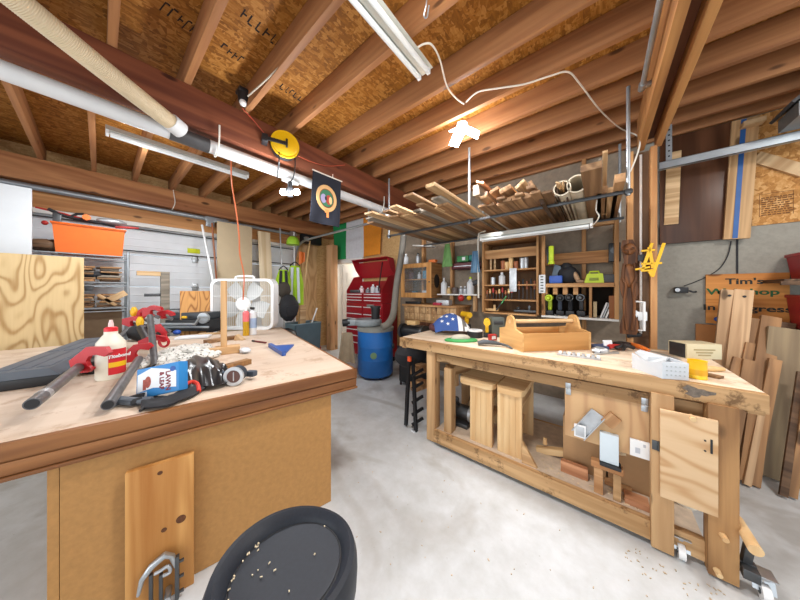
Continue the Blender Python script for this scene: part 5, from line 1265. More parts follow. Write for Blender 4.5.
m = MB(); L0 = [m.bm.verts.new(p) for p in ringpts(.17, hw*.95, 0)]; L1 = [m.bm.verts.new(p) for p in ringpts(.2, hw*1.03, ht)]; L2 = [m.bm.verts.new(p) for p in ringpts(.19, hw*1.0, ht)]; L3 = [m.bm.verts.new(p) for p in ringpts(.16, hw*.92, .012)]
m.bm.faces.new(L0[::-1]); m.bm.faces.new(L3)
for A_, B_ in ((L0, L1), (L1, L2), (L2, L3)):
    for k in range(4): m.bm.faces.new((A_[k], A_[(k+1) % 4], B_[(k+1) % 4], B_[k]))
m.build('tub', M['tub'], t, smooth=False)
m = MB(); m.tube([(p[0]*1.03, p[1]*1.02, p[2]-.01) for p in ringpts(.2, hw*1.03, ht)], .013, 6, closed=True); m.build('rim', plain('tubrim', 'd95f18', .45), t)
tz = wz[0]+ht
def intub(px, py, dz=0): return P(px, py, X=wx-.12)
q = intub(84, 219); t2 = thing('clamp_tool', 'black tool with an orange knob lying on the orange tub', 'tool', q)
m = MB(); m.tube([(0, -.25, .06), (0, -.12, .0), (0, .1, -.02), (0, .25, -.04)], .018, 8, smooth_pts=4); m.tube([(0, -.1, .0), (0, -.05, .05), (0, .0, .06)], .014, 8); m.build('frame', M['black'], t2); m = MB(); m.cyl((.01, .02, .015), (.06, .02, .015), .035, seg=8); m.build('knob', M['orange'], t2)
q = intub(112, 222); solo('grey_case', MB().ball((0, 0, 0), .1, (.7, 1.3, .4), seg=14), M['silver'], 'rounded grey tool on the right of the orange tub', 'tool', q)
q = intub(57, 219); t2 = thing('bar_clamp', 'red and grey bar clamp sticking out of the orange tub at left', 'clamp', q); m = MB(); m.box((0, 0, 0), (.03, .06, .14), None, .006); m.build('jaw', M['dark_steel'], t2); m = MB(); m.tube([(0, -.14, .1), (0, 0, .08), (0, .2, .04)], .01, 6); m.build('bar', M['red_tool'], t2); m = MB(); m.ball((0, -.08, -.06), .025, seg=10); m.build('knob', M['red_tool'], t2)
q = intub(122, 228); solo('bar_clamp', MB().cyl((0, -.06, 0), (0, .1, .02), .016).cyl((0, .1, .02), (0, .15, .025), .012), M['red_tool'], 'red clamp handle poking over the right rim of the orange tub', 'clamp', q)
q = P(46, 248, X=wx-.1); solo('root_wood', MB().ball((0, 0, .07), .1, (.8, 1.4, .7), seg=12, jitter=.15), M['lum_dark'], 'dark gnarled lump of wood beside the orange tub', 'wood lump', (q.x, q.y, wz[0]+.002))
# ------------------------------------------------------------------ sawhorse frame and things behind the table
a = P(165, 272, X=-4.75); pz = a.z
t = thing('timber_frame', 'rough timber frame standing right of the wire shelving', 'frame', (-4.75, a.y, 0))
MB().box2((-.04, -.045, .001), (.04, .045, pz), .003).build('post', M['lum_grey'], t)
b_ = P(131, 271, X=-4.75); MB().box2((-.03, b_.y-a.y+.05, pz-.06), (.03, -.046, pz), .003).build('top_rail', M['lum_light'], t)
MB().box2((-.02, b_.y-a.y+.12, P(150, 295, X=-4.75).z-.02), (.02, -.046, P(150, 295, X=-4.75).z+.02), .003).build('lower_rail', M['dark_steel'], t)
a = P(180, 291, X=-4.2); b_ = P(213, 309, X=-4.2)
m = MB().box2((-.01, 0, 0), (.01, b_.y-a.y, a.z-.001), .001)
solo('plywood_offcut', m, plyface('ply_orange', 'd59a4e', '9a5c22', 2, 1.4, freq=40.), 'orange plywood piece standing behind the black table saw', 'sheet', (-4.2, a.y, .001))
# ------------------------------------------------------------------ white box fan on the far end of the square table
def T_(px, py, z=TZ): return P(px, py, Z=z)
q = P(245, 329, Z=TZ); fd = (q-EYE).dot(FW)
fw = 62/FPX*fd; fh = 50/FPX*fd
t = thing('box_fan', 'white box fan standing on the far end of the square work table', 'fan', (q.x, q.y, TZ+.001), YAW)
def rr_pts(w, h, r, n=6):
    o = []
    for cx, cz, a0 in ((w/2-r, h-r, 0), (-w/2+r, h-r, PI/2), (-w/2+r, r, PI), (w/2-r, r, 1.5*PI)):
        for k in range(n+1): a = a0+k*PI/2/n; o.append((cx+r*math.cos(a), cz+r*math.sin(a)))
    return o
M['fan_blade'] = plain('fan_blade', 'c9cccb', .4, amt=.03)
M['fan_white'] = plain('fan_white', 'eceeee', .35, amt=.03)
m = MB(); out_ = rr_pts(fw, fh, .1); inn = rr_pts(fw-.07, fh-.07, .08)
def loop(pts, y, dz=0): return [m.bm.verts.new((x, y, z+dz)) for x, z in pts]
o0, o1 = loop(out_, -.07), loop(out_, .07); i0, i1 = loop(inn, -.07, .035), loop(inn, .07, .035); n = len(out_)
for A_, B_ in ((o0, o1), (o1, i1), (i1, i0), (i0, o0)):
    for k in range(n): m.bm.faces.new((A_[k], A_[(k+1) % n], B_[(k+1) % n], B_[k]))
m.build('housing', M['fan_white'], t)
m = MB(); m.tube([(-.13, 0, fh-.004), (-.11, 0, fh+.035), (.11, 0, fh+.035), (.13, 0, fh-.004)], .014, 8, smooth_pts=3); m.build('handle', M['fan_white'], t)
for s, nm in ((-1, 'front_grille'), (1, 'rear_grille')):
    m = MB(); y = s*.06
    for k in range(30): 
        x = -fw/2+.05+(fw-.1)*k/29; m.cyl((x, y, .04), (x, y, fh-.04), .0022, seg=5)
    for z in (.33, .66): m.cyl((-fw/2+.03, y, fh*z), (fw/2-.03, y, fh*z), .0035, seg=5)
    g = m.build(nm, M['fan_white'], t)
m = MB(); m.lathe([(0, 0), (.10, 0), (.10, .02), (.08, .035), (0, .035)], 24, Matrix.Translation((0, -.03, fh/2)) @ Matrix.Rotation(PI/2, 4, 'X')); m.build('hub', M['fan_white'], t)
for k in range(5):
    a = PI/2+.63+k*2*PI/5; m = MB(); R_ = min(fw, fh)*.46
    def blf(u, v): 
        r = .07+(R_-.07)*v; w_ = (.05+.11*math.sin(min(1, v*1.15)*PI*.62))*(u-.5)*1.4
        return (r*math.cos(a)-w_*math.sin(a), .025*(u-.5)*2, fh/2+r*math.sin(a)+w_*math.cos(a))
    m.sheet(blf, 6, 8, .004); m.build('blade', M['fan_blade'], t)
for s in (-1, 1): m = MB(); m.box((s*fw*.35, 0, .006), (.06, .17, .012), None, .004); m.build('foot', M['fan_white'], t)

# ------------------------------------------------------------------ black case, glue, clamps
def RD(r, d, z): return EYE*0 + RT*r + FW*d + UP*z
def frame_at(o, xdir):
    x = Vector(xdir); x.z = 0; x.normalize(); return math.atan2(x.y, x.x)
A_ = RD(-1.99, 1.435, 0); dirn = (RT*-.6+FW*.8)
t = thing('plastic_case', 'long black plastic case with a ribbed grey-sheen lid lying on the square table', 'case', (A_.x, A_.y, TZ+.001), frame_at(0, dirn))
LN, WD = 1.22, .30
m = MB(); m.box2((0, 0, 0), (LN, WD, .055), .008); m.build('base', M['black'], t)
m = MB(); m.prism([(0, .056), (WD, .056), (WD-.04, .10), (.04, .10)], 0, LN, Matrix(((0, 0, 1, 0), (1, 0, 0, 0), (0, 1, 0, 0), (0, 0, 0, 1))))
for k in range(3): y = .055+k*.07; m.box2((.06, y, .094), (LN*.45, y+.05, .104), .003); m.box2((LN*.5, y, .094), (LN-.06, y+.05, .104), .003)
M['case_lid'] = plain('case_lid', '5a626c', .55, amt=.1, spec=.4)  # blue-grey sheen on the black plastic is put into this base colour
m.build('lid', M['case_lid'], t)
for x_ in (.25, .9): m = MB(); m.box((x_, -.008, .045), (.08, .014, .05), None, .004); m.build('latch', M['black'], t)
q = T_(111, 378)
t = thing('glue_bottle', 'white glue jug with a red cap and red label on the square table', 'bottle', (q.x, q.y, TZ+.001), math.atan2(-q.y, -q.x)+PI/2)
hB = .362; R_ = .0565
M['jug'] = plain('jug', 'e6e2d2', .35, amt=.04)
MB().lathe([(0, 0), (R_*.94, 0), (R_, .012), (R_, .20), (R_*.95, .225), (R_*.6, .262), (R_*.46, .275), (R_*.46, .292), (0, .292)], 36, sx=1.15).build('bottle_body', M['jug'], t)
MB().lathe([(R_*.53, .292), (R_*.53, .312), (R_*.4, .318), (R_*.25, .32), (0, .32)], 28).build('cap', plain('cap_red', 'd8202c', .4, amt=.03), t)
MB().lathe([(R_*.22, .32), (R_*.2, .34), (R_*.12, hB), (0, hB)], 16).build('spout', plain('spout', 'e6c9c6', .4), t)
M['label_red'] = plain('label_red', 'c8202b', .5, amt=.04)
lb = MB()
def lf_(u, v, a0=-.72, a1=.68, z0=.03, z1=.185, k=1.012):
    a = -PI/2+a0+(a1-a0)*u+0.55; return (R_*1.15*k*math.cos(a), R_*k*math.sin(a), z0+(z1-z0)*v)
lb.sheet(lf_, 16, 6, .0015); lbo = lb.build('label', M['label_red'], t)
m = MB(); m.sheet(lambda u, v: lf_(u, v, -.70, .68, .075, .105, 1.03), 14, 2, .0015); m.build('label_band', M['yellow'], lbo)
for i, (sx_, tt, sz_, z_) in enumerate(((1, 'Titebond', .029, .142),)):
    a = -PI/2+.50
    text_obj('lettering', tt, sz_, M['white_plastic'] if i != 1 else M['yellow'], lbo, (R_*1.15*1.06*math.cos(a), R_*1.06*math.sin(a), z_), (PI/2, 0, .5), .0015, shear=.15, bold=.0006)
M['pipe_black'] = plain('pipe_black', '6a6a6c', .4, .45, amt=.25, nscale=25)
M['clamp_red'] = plain('clamp_red', 'bb1c26', .4, amt=.06)
JAW = [(-.02, -.03), (.05, -.035), (.075, -.02), (.055, -.005), (.05, .02), (.065, .04), (.10, .045), (.14, .03), (.165, .045), (.15, .075), (.06, .085), (.02, .06), (-.03, .03)]
def jaw_mb(s=1., th=.022): return MB().prism([(x*s, y*s) for x, y in JAW], -th/2, th/2)
def pipe_clamp(label, p0, p1, r, jaws):
    t = thing('pipe_clamp', label, 'clamp', p0)
    m = MB(); m.cyl((0, 0, 0), p1-p0, r, seg=24); dn = (p1-p0).normalized(); o = m.build('pipe', M['pipe_black'], t)
    m = MB(); m.cyl(-dn*.0012, dn*.001, r*.82, seg=20); m.build('bore', M['black'], t)
    for (f, rot, s, off_) in jaws:
        j = jaw_mb(s).build('jaw', M['clamp_red'], t)
        j.location = (p1-p0)*f+Vector(off_); j.rotation_euler = (PI/2, rot, YAW+.3)
        return_j = j
    return t
p0, p1 = P(32, 404, Z=.935), P(83, 364, Z=.945)
tcl = pipe_clamp('grey pipe clamp with a red jaw, its open end nearest at the table edge', p0, p1, .0235, [])
j = jaw_mb(1.25).build('jaw', M['clamp_red'], tcl); q = P(78, 366, D=1.46); j.matrix_world = Matrix.Translation(q) @ Matrix.Rotation(YAW, 4, 'Z') @ Matrix.Rotation(PI/2, 4, 'X') @ Matrix.Rotation(.12, 4, 'Z')
j.parent = tcl; j.matrix_parent_inverse = Matrix.Translation(tcl.location).inverted()
m = MB(); d = (p1-p0).normalized(); m.cyl(d*.09, d*.13, .0245, seg=24); m.build('tape', M['silver'], tcl)
m = MB(); b0 = P(45, 395, Z=TZ)-p0; b1 = P(100, 372, Z=TZ)-p0
m.box(P(92, 373, Z=TZ)-p0+Vector((0, 0, .045)), (.1, .06, .088), (0, 0, .5), .01); m.build('base', M['black'], tcl)
p0, p1 = P(108, 405, Z=.895), P(139, 359, Z=.925)
tc2 = pipe_clamp('grey pipe clamp lying between the glue jug and the blue bag box', p0, p1, .022, [])
for (px, py, s, D_, rot) in ((128, 358, 1.0, 1.75, .2), (143, 345, 1.0, 1.9, -.1)):
    j = jaw_mb(s).build('jaw', M['clamp_red'], tc2); j.matrix_world = Matrix.Translation(P(px, py, D=D_)) @ Matrix.Rotation(YAW+.2, 4, 'Z') @ Matrix.Rotation(PI/2, 4, 'X') @ Matrix.Rotation(rot, 4, 'Z')
    j.parent = tc2; j.matrix_parent_inverse = Matrix.Translation(tc2.location).inverted()
a = P(155, 366, D=1.72); b_ = P(150, 316, D=2.0)
tc3 = pipe_clamp('upright grey pipe clamp propped among the red jaws behind the white rope', a, b_, .02, [])
for (px, py, s, D_, rot) in ((126, 322, .9, 2.35, .3), (146, 313, .95, 2.35, .1), (156, 327, .85, 2.2, 1.5), (140, 318, .7, 2.4, -.6), (160, 315, .8, 2.45, .3)):
    t = thing('clamp_jaw', {126: 'red clamp jaw farthest left in the clamp heap behind the glue jug', 146: 'red clamp jaw topmost in the clamp heap by the upright pipe', 156: 'red clamp jaw right of the upright pipe, standing on end', 140: 'red clamp jaw low in the middle of the clamp heap', 160: 'red clamp jaw at the right end of the clamp heap'}[px], 'clamp', P(px, py, D=D_))
    j = jaw_mb(s, .03).build('jaw', M['clamp_red'], t); j.rotation_euler = (PI/2+.1, rot, YAW+.3*rot)
    m = MB(); m.cyl((-.02, .0, .0), (.03, .09, -.05), .016); m.build('screw', M['pipe_black'], t)
for k, (px, py, D_) in enumerate(((140, 322, 2.3), (134, 312, 2.4))):
    solo('clamp_grip', MB().ball((0, 0, 0), .035, (1, .8, 1.4), seg=12).cyl((0, 0, -.07), (0, 0, .05), .014), M['yellow'], ('yellow clamp grip low beside the clamp heap', 'yellow clamp grip standing highest left of the red jaws')[k], 'clamp', P(px, py, D=D_))
q = T_(146, 340); solo('tool_bag', MB().ball((0, 0, .08), .12, (1.5, .9, .8), seg=14, jitter=.08), M['black_soft'], 'dark bag under the heap of red clamp jaws', 'bag', (q.x, q.y, TZ+.004), YAW)
solo('clamp_pad', MB().box((0, 0, 0), (.06, .05, .08), (0, .2, .4), .01), M['black'], 'black clamp pad under the red clamp jaws', 'clamp', P(144, 330, D=2.2)); solo('red_ring', MB().tube([(.04*math.cos(k*PI/8), 0, .04*math.sin(k*PI/8)) for k in range(16)], .01, 8, closed=True), M['clamp_red'], 'small red ring lying right of the clamp heap', 'ring', P(164, 342, D=2.1), YAW)
a = P(122, 338, Z=.9); b_ = P(128, 326, Z=1.); solo('pipe', MB().cyl(P(112, 346, Z=.90), P(133, 323, Z=.96), .022), M['pipe_black'], 'dark pipe sloping up behind the glue jug', 'pipe')
solo('black_grip', MB().cyl(P(148, 340, D=2.05), P(141, 328, D=2.2), .03), M['black'], 'black rubber grip right of the glue jug top', 'grip')
# bag box
q = P(163, 379.5, D=1.27)
t = thing('bag_box', 'blue and white box of lawn and leaf bags lying on its side', 'box', q, 0)
t.rotation_mode = 'XYZ'; Mx = Matrix.Rotation(YAW+.05, 4, 'Z') @ Matrix.Rotation(-.25, 4, 'X') @ Matrix.Rotation(-.2, 4, 'Y'); t.rotation_euler = Mx.to_euler()
BW_, BH_ = .20, .145
M['box_blue'] = plain('box_blue', '2b7fc0', .45, amt=.05); M['box_white'] = plain('box_white', 'e3e6ea', .5, amt=.03)
MB().box((0, 0, 0), (BW_, .06, BH_), None, .003).build('carton', M['box_blue'], t)
MP = Matrix(((1, 0, 0, 0), (0, 0, -1, 0), (0, 1, 0, 0), (0, 0, 0, 1)))
MB().prism([(-BW_/2+.006, -BH_/2+.03), (-BW_/2+.006, BH_/2-.03), (-.03, BH_/2-.006), (BW_/2-.05, .045), (BW_/2-.012, .03), (BW_/2-.012, -.05), (-.02, -BH_/2+.04)], .0302, .0314, MP).build('front_print', M['box_white'], t)
m = MB(); m.box2((-BW_/2+.006, -.0318, -BH_/2+.006), (-BW_/2+.05, -.0302, -BH_/2+.028), 0); m.build('badge', M['box_white'], t)
m = MB(); m.cyl((BW_/2-.028, -.0318, .042), (BW_/2-.028, -.0300, .042), .013); m.build('roundel', plain('navyprint', '1f4f9c', .5), t)
M['maroon_ink'] = plain('maroon_ink', '7a1f2b', .6)
text_obj('lettering', 'LAWN', .032, M['maroon_ink'], t, (.05, -.0322, -.012), (PI/2, PI/2, 0), .0006, bold=.001)
text_obj('lettering', '& LEAF', .028, M['maroon_ink'], t, (.02, -.0322, -.006), (PI/2, PI/2, 0), .0006, bold=.001)
m = MB(); m.ball((-.045, -.032, .0), .022, (.7, .05, 1.3), seg=10); m.box((-.06, -.032, -.01), (.014, .002, .05)); m.build('picture', plain('pic_red', 'a04a3c', .6, amt=.4, nscale=90), t)
# black gloves, straps and grips
t = thing('black_tool', 'flat black plastic handle lying at the front table edge before the blue box', 'tool', T_(128, 408), TR)
m = MB(); pts = [T_(109, 410)-t.location, T_(120, 405)-t.location, T_(135, 406)-t.location, T_(152, 404)-t.location]
t.rotation_euler = (0, 0, 0)
m.tube([p+Vector((0, 0, .022)) for p in pts], [.022, .026, .024, .018], 10, smooth_pts=0, flat=.75); m.build('handle', M['case_lid'], t)
m = MB(); m.tube([T_(150, 407)-t.location+UP*.015, T_(140, 413)-t.location+UP*.01], [.014, .006], 8); m.build('trigger', M['black'], t)
def drape(pts_a, pts_b, h, seed, wr=.012):
    """a rumpled cloth laid between two lines of points"""
    A_ = catmull([Vector(p) for p in pts_a], 6); B_ = catmull([Vector(p) for p in pts_b], 6); n_ = min(len(A_), len(B_))-1
    def f(u, v):
        i = min(n_, int(u*n_+.5)); p = A_[i].lerp(B_[i], v)
        return p+UP*(h*math.sin(PI*(.06+.88*v))*(.45+.55*math.sin(PI*(.1+.8*u)))+wr*math.sin(17*u+seed)*math.cos(9*v+seed*2)+.012)
    return f
t = thing('glove', 'pair of black work gloves spread in front of the blue box with a red grip', 'gloves', T_(172, 398)); g0 = t.location
m = MB(); m.sheet(drape([T_(*q)-g0 for q in ((141, 411), (158, 411), (176, 406), (192, 399), (206, 391))], [T_(*q)-g0 for q in ((143, 404), (158, 403), (174, 398), (190, 391), (205, 384))], .02, 1., .006), 24, 8, .012); m.build('glove', M['black_soft'], t)
m = MB()
for (a, b_, c) in (((142, 405), (134, 407), (127, 406)), ((144, 401), (136, 402), (130, 401))): m.tube([T_(*a)-g0+UP*.022, T_(*b_)-g0+UP*.022, T_(*c)-g0+UP*.014], [.02, .016, .01], 8)
m.build('finger', M['black_soft'], t)
m = MB(); m.tube([T_(184, 394)-g0+UP*.045, T_(191, 391)-g0+UP*.05, T_(197, 391)-g0+UP*.04, T_(199, 395)-g0+UP*.02], .010, 8, smooth_pts=3); m.build('red_grip', plain('grip_red', 'd03a2a', .4), t)
t = thing('black_bag', 'crumpled shiny black bag between the blue box and the round gauge', 'bag', T_(205, 385)); g0 = t.location
m = MB(); m.sheet(drape([T_(*q)-g0 for q in ((186, 392), (200, 392), (212, 391), (222, 389), (229, 386))], [T_(*q)-g0 for q in ((180, 366), (192, 362), (206, 364), (218, 369), (228, 376))], .085, 2.4, .016), 26, 12, .006); m.build('sheet', plain('bag_black', '1d1d20', .28, amt=.1), t)
# round gauge
q = T_(234, 386); t = thing('round_gauge', 'round dial with a pale rim and brown face at the front table edge', 'gauge', (q.x, q.y, TZ+.056), YAW+.15)
m = MB(); m.cyl((0, .0, 0), (0, .06, .0), .05, .045, 28); m.build('case', plain('gaugeblue', '3d4753', .5, .3, amt=.2), t); m = MB(); m.lathe([(.036, 0), (.053, 0), (.053, .012), (.036, .012)], 32, Matrix.Translation((0, .004, 0)) @ Matrix.Rotation(PI/2, 4, 'X'), closed=True); m.build('rim', M['silver'], t)
MB().cyl((0, -.004, 0), (0, .002, 0), .04, seg=28).build('face', plain('gauge_face', '5b3a33', .4), t); MB().box((0, -.006, 0), (.004, .004, .05)).build('pointer', M['silver'], t)
m = MB(); m.box((-.08, .08, -.02), (.1, .07, .06), (0, .2, .3), .015); m.box((.05, .1, -.02), (.06, .04, .035), (0, 0, -.3), .01); m.build('body', plain('gaugeblue2', '4a5563', .45, .3, amt=.2), t)
# rope heap
random.seed(4)
q = T_(185, 358); t = thing('rope', 'heap of pale speckled rope in the middle of the square table', 'rope', (q.x, q.y, TZ))
pts = []
for k in range(95):
    a = k*.83+random.uniform(-.5, .5); r = random.uniform(.06, 1)
    pts.append(RT*(.25*r*math.cos(a))+FW*(.28*r*math.sin(a))+UP*(.013+.075*(1-r*r)*random.uniform(.5, 1.)+.012*(k/130)))
m = MB(); m.tube(pts, .017, 8, smooth_pts=5)
mt, nt, b_ = _mat('rope_mat'); nn = noise(nt, coords(nt), 55., 2)
L(nt, ramp(nt, nn, [(.36, s2l('5a5a56')), (.40, s2l('cfcec8')), (.62, s2l('e2e1dc'))]), b_.inputs['Base Color']); b_.inputs['Roughness'].default_value = .9
m.build('rope', mt, t)
# timber on the table
def tboard(label, pa, pb, w, th, mat='fir', z=TZ+.001, cat='board', name='wood_board'):
    a, b_ = P(*pa, Z=z+th/2), P(*pb, Z=z+th/2); return board(name, label, cat, a, b_, w, th, M[mat])
a, b_ = P(206, 357, Z=TZ), P(240, 353, Z=TZ); dq = (b_-a)
t = thing('wood_stand', 'upright pale stick fixed in a wooden block on the square table', 'stand', (a+b_)/2+UP*.001, math.atan2(dq.y, dq.x)); w_ = dq.length
MB().box2((-w_/2, 0, 0), (w_/2, .12, .06), .003).build('block', M['fir'], t)
zt = P(223, 281, D=(T_(223, 352)-EYE).dot(FW)).z-TZ
MB().box2((-.022, .03, .06), (.022, .07, zt), .003).build('stick', M['fir_z'], t)
tboard('brown board lying before the block of the upright stick', (202, 374), (249, 361), .06, .035, 'fir_dark')
bpy.context.object if False else None
tboard('pale lath on edge behind the upright stick', (205, 342), (236, 337), .07, .035, 'lum_a')
tboard('thin lath lying left behind the upright stick', (199, 334), (226, 333), .05, .02, 'lum_light')
tboard('small square block far back on the table by the blue clip', (191, 329), (204, 327), .1, .045, 'lum_light')
q = T_(240, 340); solo('wood_wedge', MB().prism([(-.05, 0), (.05, 0), (-.03, .06)], -.03, .03, Matrix.Rotation(PI/2, 4, 'X')), M['lum_light'], 'little pale wedge right of the laths', 'wedge', (q.x, q.y, TZ+.001), YAW)
q = T_(245, 353); solo('plastic_bag', MB().ball((0, 0, .02), .05, (1.2, .8, .45), seg=14, jitter=.15), plain('clearbag', 'd5dce2', .25), 'crumpled clear plastic right of the wooden block', 'bag', (q.x, q.y, TZ+.004))
q = T_(246, 335.5); D_ = (q-EYE).dot(FW); hc = 28/FPX*D_
t = thing('spray_can', 'slim bottle with a pink top and amber base on the square table', 'bottle', (q.x, q.y, TZ+.001)); rc = .034
MB().lathe([(0, 0), (rc, 0), (rc, hc*.5), (0, hc*.5)], 20).build('amber_body', plain('amber', 'c79a1c', .25, amt=.05), t); MB().lathe([(0, hc*.5), (rc*1.02, hc*.5), (rc*1.02, hc*.82), (rc*.5, hc*.88), (0, hc*.88)], 20).build('pink_sleeve', plain('pink', 'ee7478', .4), t); MB().lathe([(rc*.4, hc*.88), (rc*.3, hc), (0, hc)], 12).build('nozzle', M['white_plastic'], t)
q = T_(253, 334.5); t = thing('spray_can', 'white spray bottle with a blue label beside the pink-topped bottle', 'bottle', (q.x, q.y, TZ+.001))
MB().lathe([(0, 0), (.04, 0), (.04, hc*.8), (.02, hc*.88), (0, hc*.88)], 20).build('body', M['box_white'], t); MB().lathe([(.0408, hc*.25), (.0412, hc*.6)], 20).build('label', plain('paleblue2', '9fb6d6', .4), t); m = MB(); m.box((-.02, 0, hc*.95), (.08, .03, .03), None, .006); m.build('trigger_head', M['black'], t)
# speed square
pts = [T_(269, 346), T_(294, 346), T_(284, 355.5)]; c = sum(pts, Vector())/3
t = thing('speed_square', 'blue triangular speed square lying on the square table', 'square', (c.x, c.y, TZ+.001))
m = MB(); tri = [(p.x-c.x, p.y-c.y) for p in (T_(270, 347), T_(294, 345.5), T_(284, 356))]; m.prism(tri if (tri[1][0]-tri[0][0])*(tri[2][1]-tri[0][1])-(tri[1][1]-tri[0][1])*(tri[2][0]-tri[0][0]) > 0 else tri[::-1], 0, .012)
a, b_ = Vector((*tri[0], .018)), Vector((*tri[2], .018)); m.bar(a, b_, .03, .036); m.build('square', plain('sq_blue', '2f55a0', .4, amt=.06), t)
q0_, q1_ = T_(255, 342), T_(266, 343.5); t = thing('marker', 'dark red marker lying on the square table behind the speed square', 'marker', q0_+UP*.009); m = MB(); m.cyl((0, 0, 0), q1_-q0_, .009); m.build('barrel', plain('markred', '6e2426', .4), t); m = MB(); d = (q1_-q0_); m.cyl(-d*.25, (0, 0, 0), .0095); m.build('cap', M['black'], t)
# table saw at the back
a, b_ = T_(165, 333), T_(211, 333); c = (a+b_)/2; w_ = (b_-a).length; D_ = (c-EYE).dot(FW); k_ = D_/FPX
t = thing('table_saw', 'black bench saw with a silver front rail and yellow latch at the far table end', 'saw', (c.x, c.y, TZ+.001), YAW)
m = MB(); m.box2((-w_/2, .0, .02), (w_/2-.03, .32, 13*k_), .01); m.build('body', M['black'], t); m = MB(); m.box2((-w_/2+.02, .03, 13*k_), (w_/2-.07, .31, 20*k_), .012); m.build('table_plate', plain('sawgrey', '3c4146', .4, .3), t)
MB().tube([(-w_/2-.02, -.03, 9*k_), (w_*.2, -.03, 9*k_), (w_*.3, -.03, 16*k_), (w_/2, -.03, 16*k_)], .018, 8).build('fence_rail', M['galv'], t); MB().box2((-w_/2, -.02, 5*k_), (w_/2-.02, .0, 7*k_), .003).build('front_rail', M['galv'], t)
m = MB(); m.box((-.02, -.03, 16*k_), (.06, .02, .03), None, .006); m.build('latch', M['yellow'], t); m = MB(); m.lathe([(0, 0), (.07, 0), (.07, .03), (0, .03)], 20, Matrix.Translation((w_*.36, -.0, 15*k_)) @ Matrix.Rotation(PI/2, 4, 'X')); m.build('hand_wheel', M['steel'], t)
for x_ in (-w_*.42, w_*.42): MB().box2((x_-.03, .02, 0), (x_+.03, .3, .02)).build('foot', M['rubber'], t)
q = T_(177, 335); t = solo('blue_clip', MB().ball((0, 0, .03), .05, (1.2, .8, .6), seg=12), M['blue_tool'], 'small blue plastic clip on the table before the black bench saw', 'clip', (q.x, q.y, TZ+.002))
q = T_(186, 331); solo('black_cable_bundle', MB().ball((0, 0, .035), .07, (1.6, .8, .5), seg=12, jitter=.15), M['black_soft'], 'dark cable bundle beside the small blue clip', 'cable', (q.x, q.y, TZ+.002))
q = T_(194, 338); solo('crate_lid', MB().box((0, 0, .012), (.3, .16, .02), (0, 0, .4), .004), M['box_white'], 'pale flat lid lying behind the rope heap', 'lid', (q.x, q.y, TZ+.002), YAW)
# ------------------------------------------------------------------ things on the long workbench
def B_on(px, py, dz=0.): return P(px, py, Z=ZT) + UP*(dz+.001)
# wooden tool tote
a, b_, c = B_on(524, 352), B_on(589, 350), B_on(503, 341)
d = (b_-a); w_ = d.length; dep = ((c-a)-d.normalized()*((c-a).dot(d.normalized()))).length
t = thing('tool_tote', 'open wooden tool tote with a round carrying bar, in the middle of the bench', 'tool box', a, math.atan2(d.y, d.x))
dep *= .82
hs = 18/FPX*((a-EYE).dot(FW)); M['tote'] = wood('tote', 'dda457', 'b57d35', 0, .8, .08, .5); M['tote_y'] = wood('tote_y', 'e2b26c', 'bb8744', 1, .8, .08, .5)
MB().box2((0, 0, 0), (w_, .016, hs), .002).build('side_panel', M['tote'], t); MB().box2((0, dep-.016, 0), (w_, dep, hs), .002).build('side_panel', M['tote'], t); MB().box2((.016, .017, 0), (w_-.016, dep-.017, .012)).build('bottom_panel', M['tote'], t)
he = 33/FPX*((a-EYE).dot(FW))*1.0
prof = [(0, 0), (dep, 0), (dep, hs), (dep*.72, hs+.02), (dep*.64, he*.95), (dep*.58, he*1.02), (dep*.5, he*1.05), (dep*.42, he*1.02), (dep*.36, he*.95), (dep*.28, hs+.02), (0, hs)]
MYZ = Matrix(((0, 0, 1, 0), (1, 0, 0, 0), (0, 1, 0, 0), (0, 0, 0, 1)))
for x_ in (-.018, w_+.0): MB().prism(prof, x_, x_+.018, MYZ).build('end_panel', M['tote_y'], t)
MB().cyl((-.02, dep*.5, he*.84), (w_+.02, dep*.5, he*.84), .017, seg=18).build('carrying_bar', M['maple_x'], t)
q = P(567, 337, Z=ZT+.06); solo('paper_scrap', MB().ball((0, 0, 0), .04, (.9, .6, .8), seg=9, jitter=.3), M['box_white'], 'crumpled white paper inside the right of the tool tote', 'paper', t.location+d.normalized()*w_*.75+Vector((-.05, .1, .06)))
# folded star flag
a = B_on(450, 334); D_ = (a-EYE).dot(FW); k_ = D_/FPX
t = thing('folded_flag', 'folded blue cloth with white stars and stripes on the left of the bench', 'cloth', a, YAW)
M['flag_blue'] = plain('flag_blue', '3a5796', .9, amt=.1)
def ffl(u, v): return ((u-.43)*37*k_+.0, .26*(v-.35), 19*k_*max(0., math.sin(PI*min(1., u*.9+.09)))**.6*max(0., math.sin(PI*(.02+.96*v)))**.55+.006+.004*math.sin(9*u+7*v))
m = MB(); m.sheet(ffl, 18, 12, .008)
for f in m.bm.faces:
    cc = f.calc_center_median(); u = cc.x/(37*k_)+.43; f.material_index = 0 if u < .62 else (1 if int(u*26) % 2 == 0 else 2)
m.build('cloth', [M['flag_blue'], M['white_plastic'], plain('flag_grey', '6f6a66', .9)], t)
def star(n, r, c_, nrm):
    pts = [((r if i % 2 == 0 else r*.42)*math.cos(PI/2+i*PI/5), (r if i % 2 == 0 else r*.42)*math.sin(PI/2+i*PI/5)) for i in range(10)]
    z = Vector(nrm).normalized(); x = Vector((1, 0, 0)); x = (x-z*x.dot(z)).normalized(); y = z.cross(x)
    R_ = Matrix((x, y, z)).transposed().to_4x4(); R_.translation = c_
    return MB().prism(pts, 0, .003, R_)
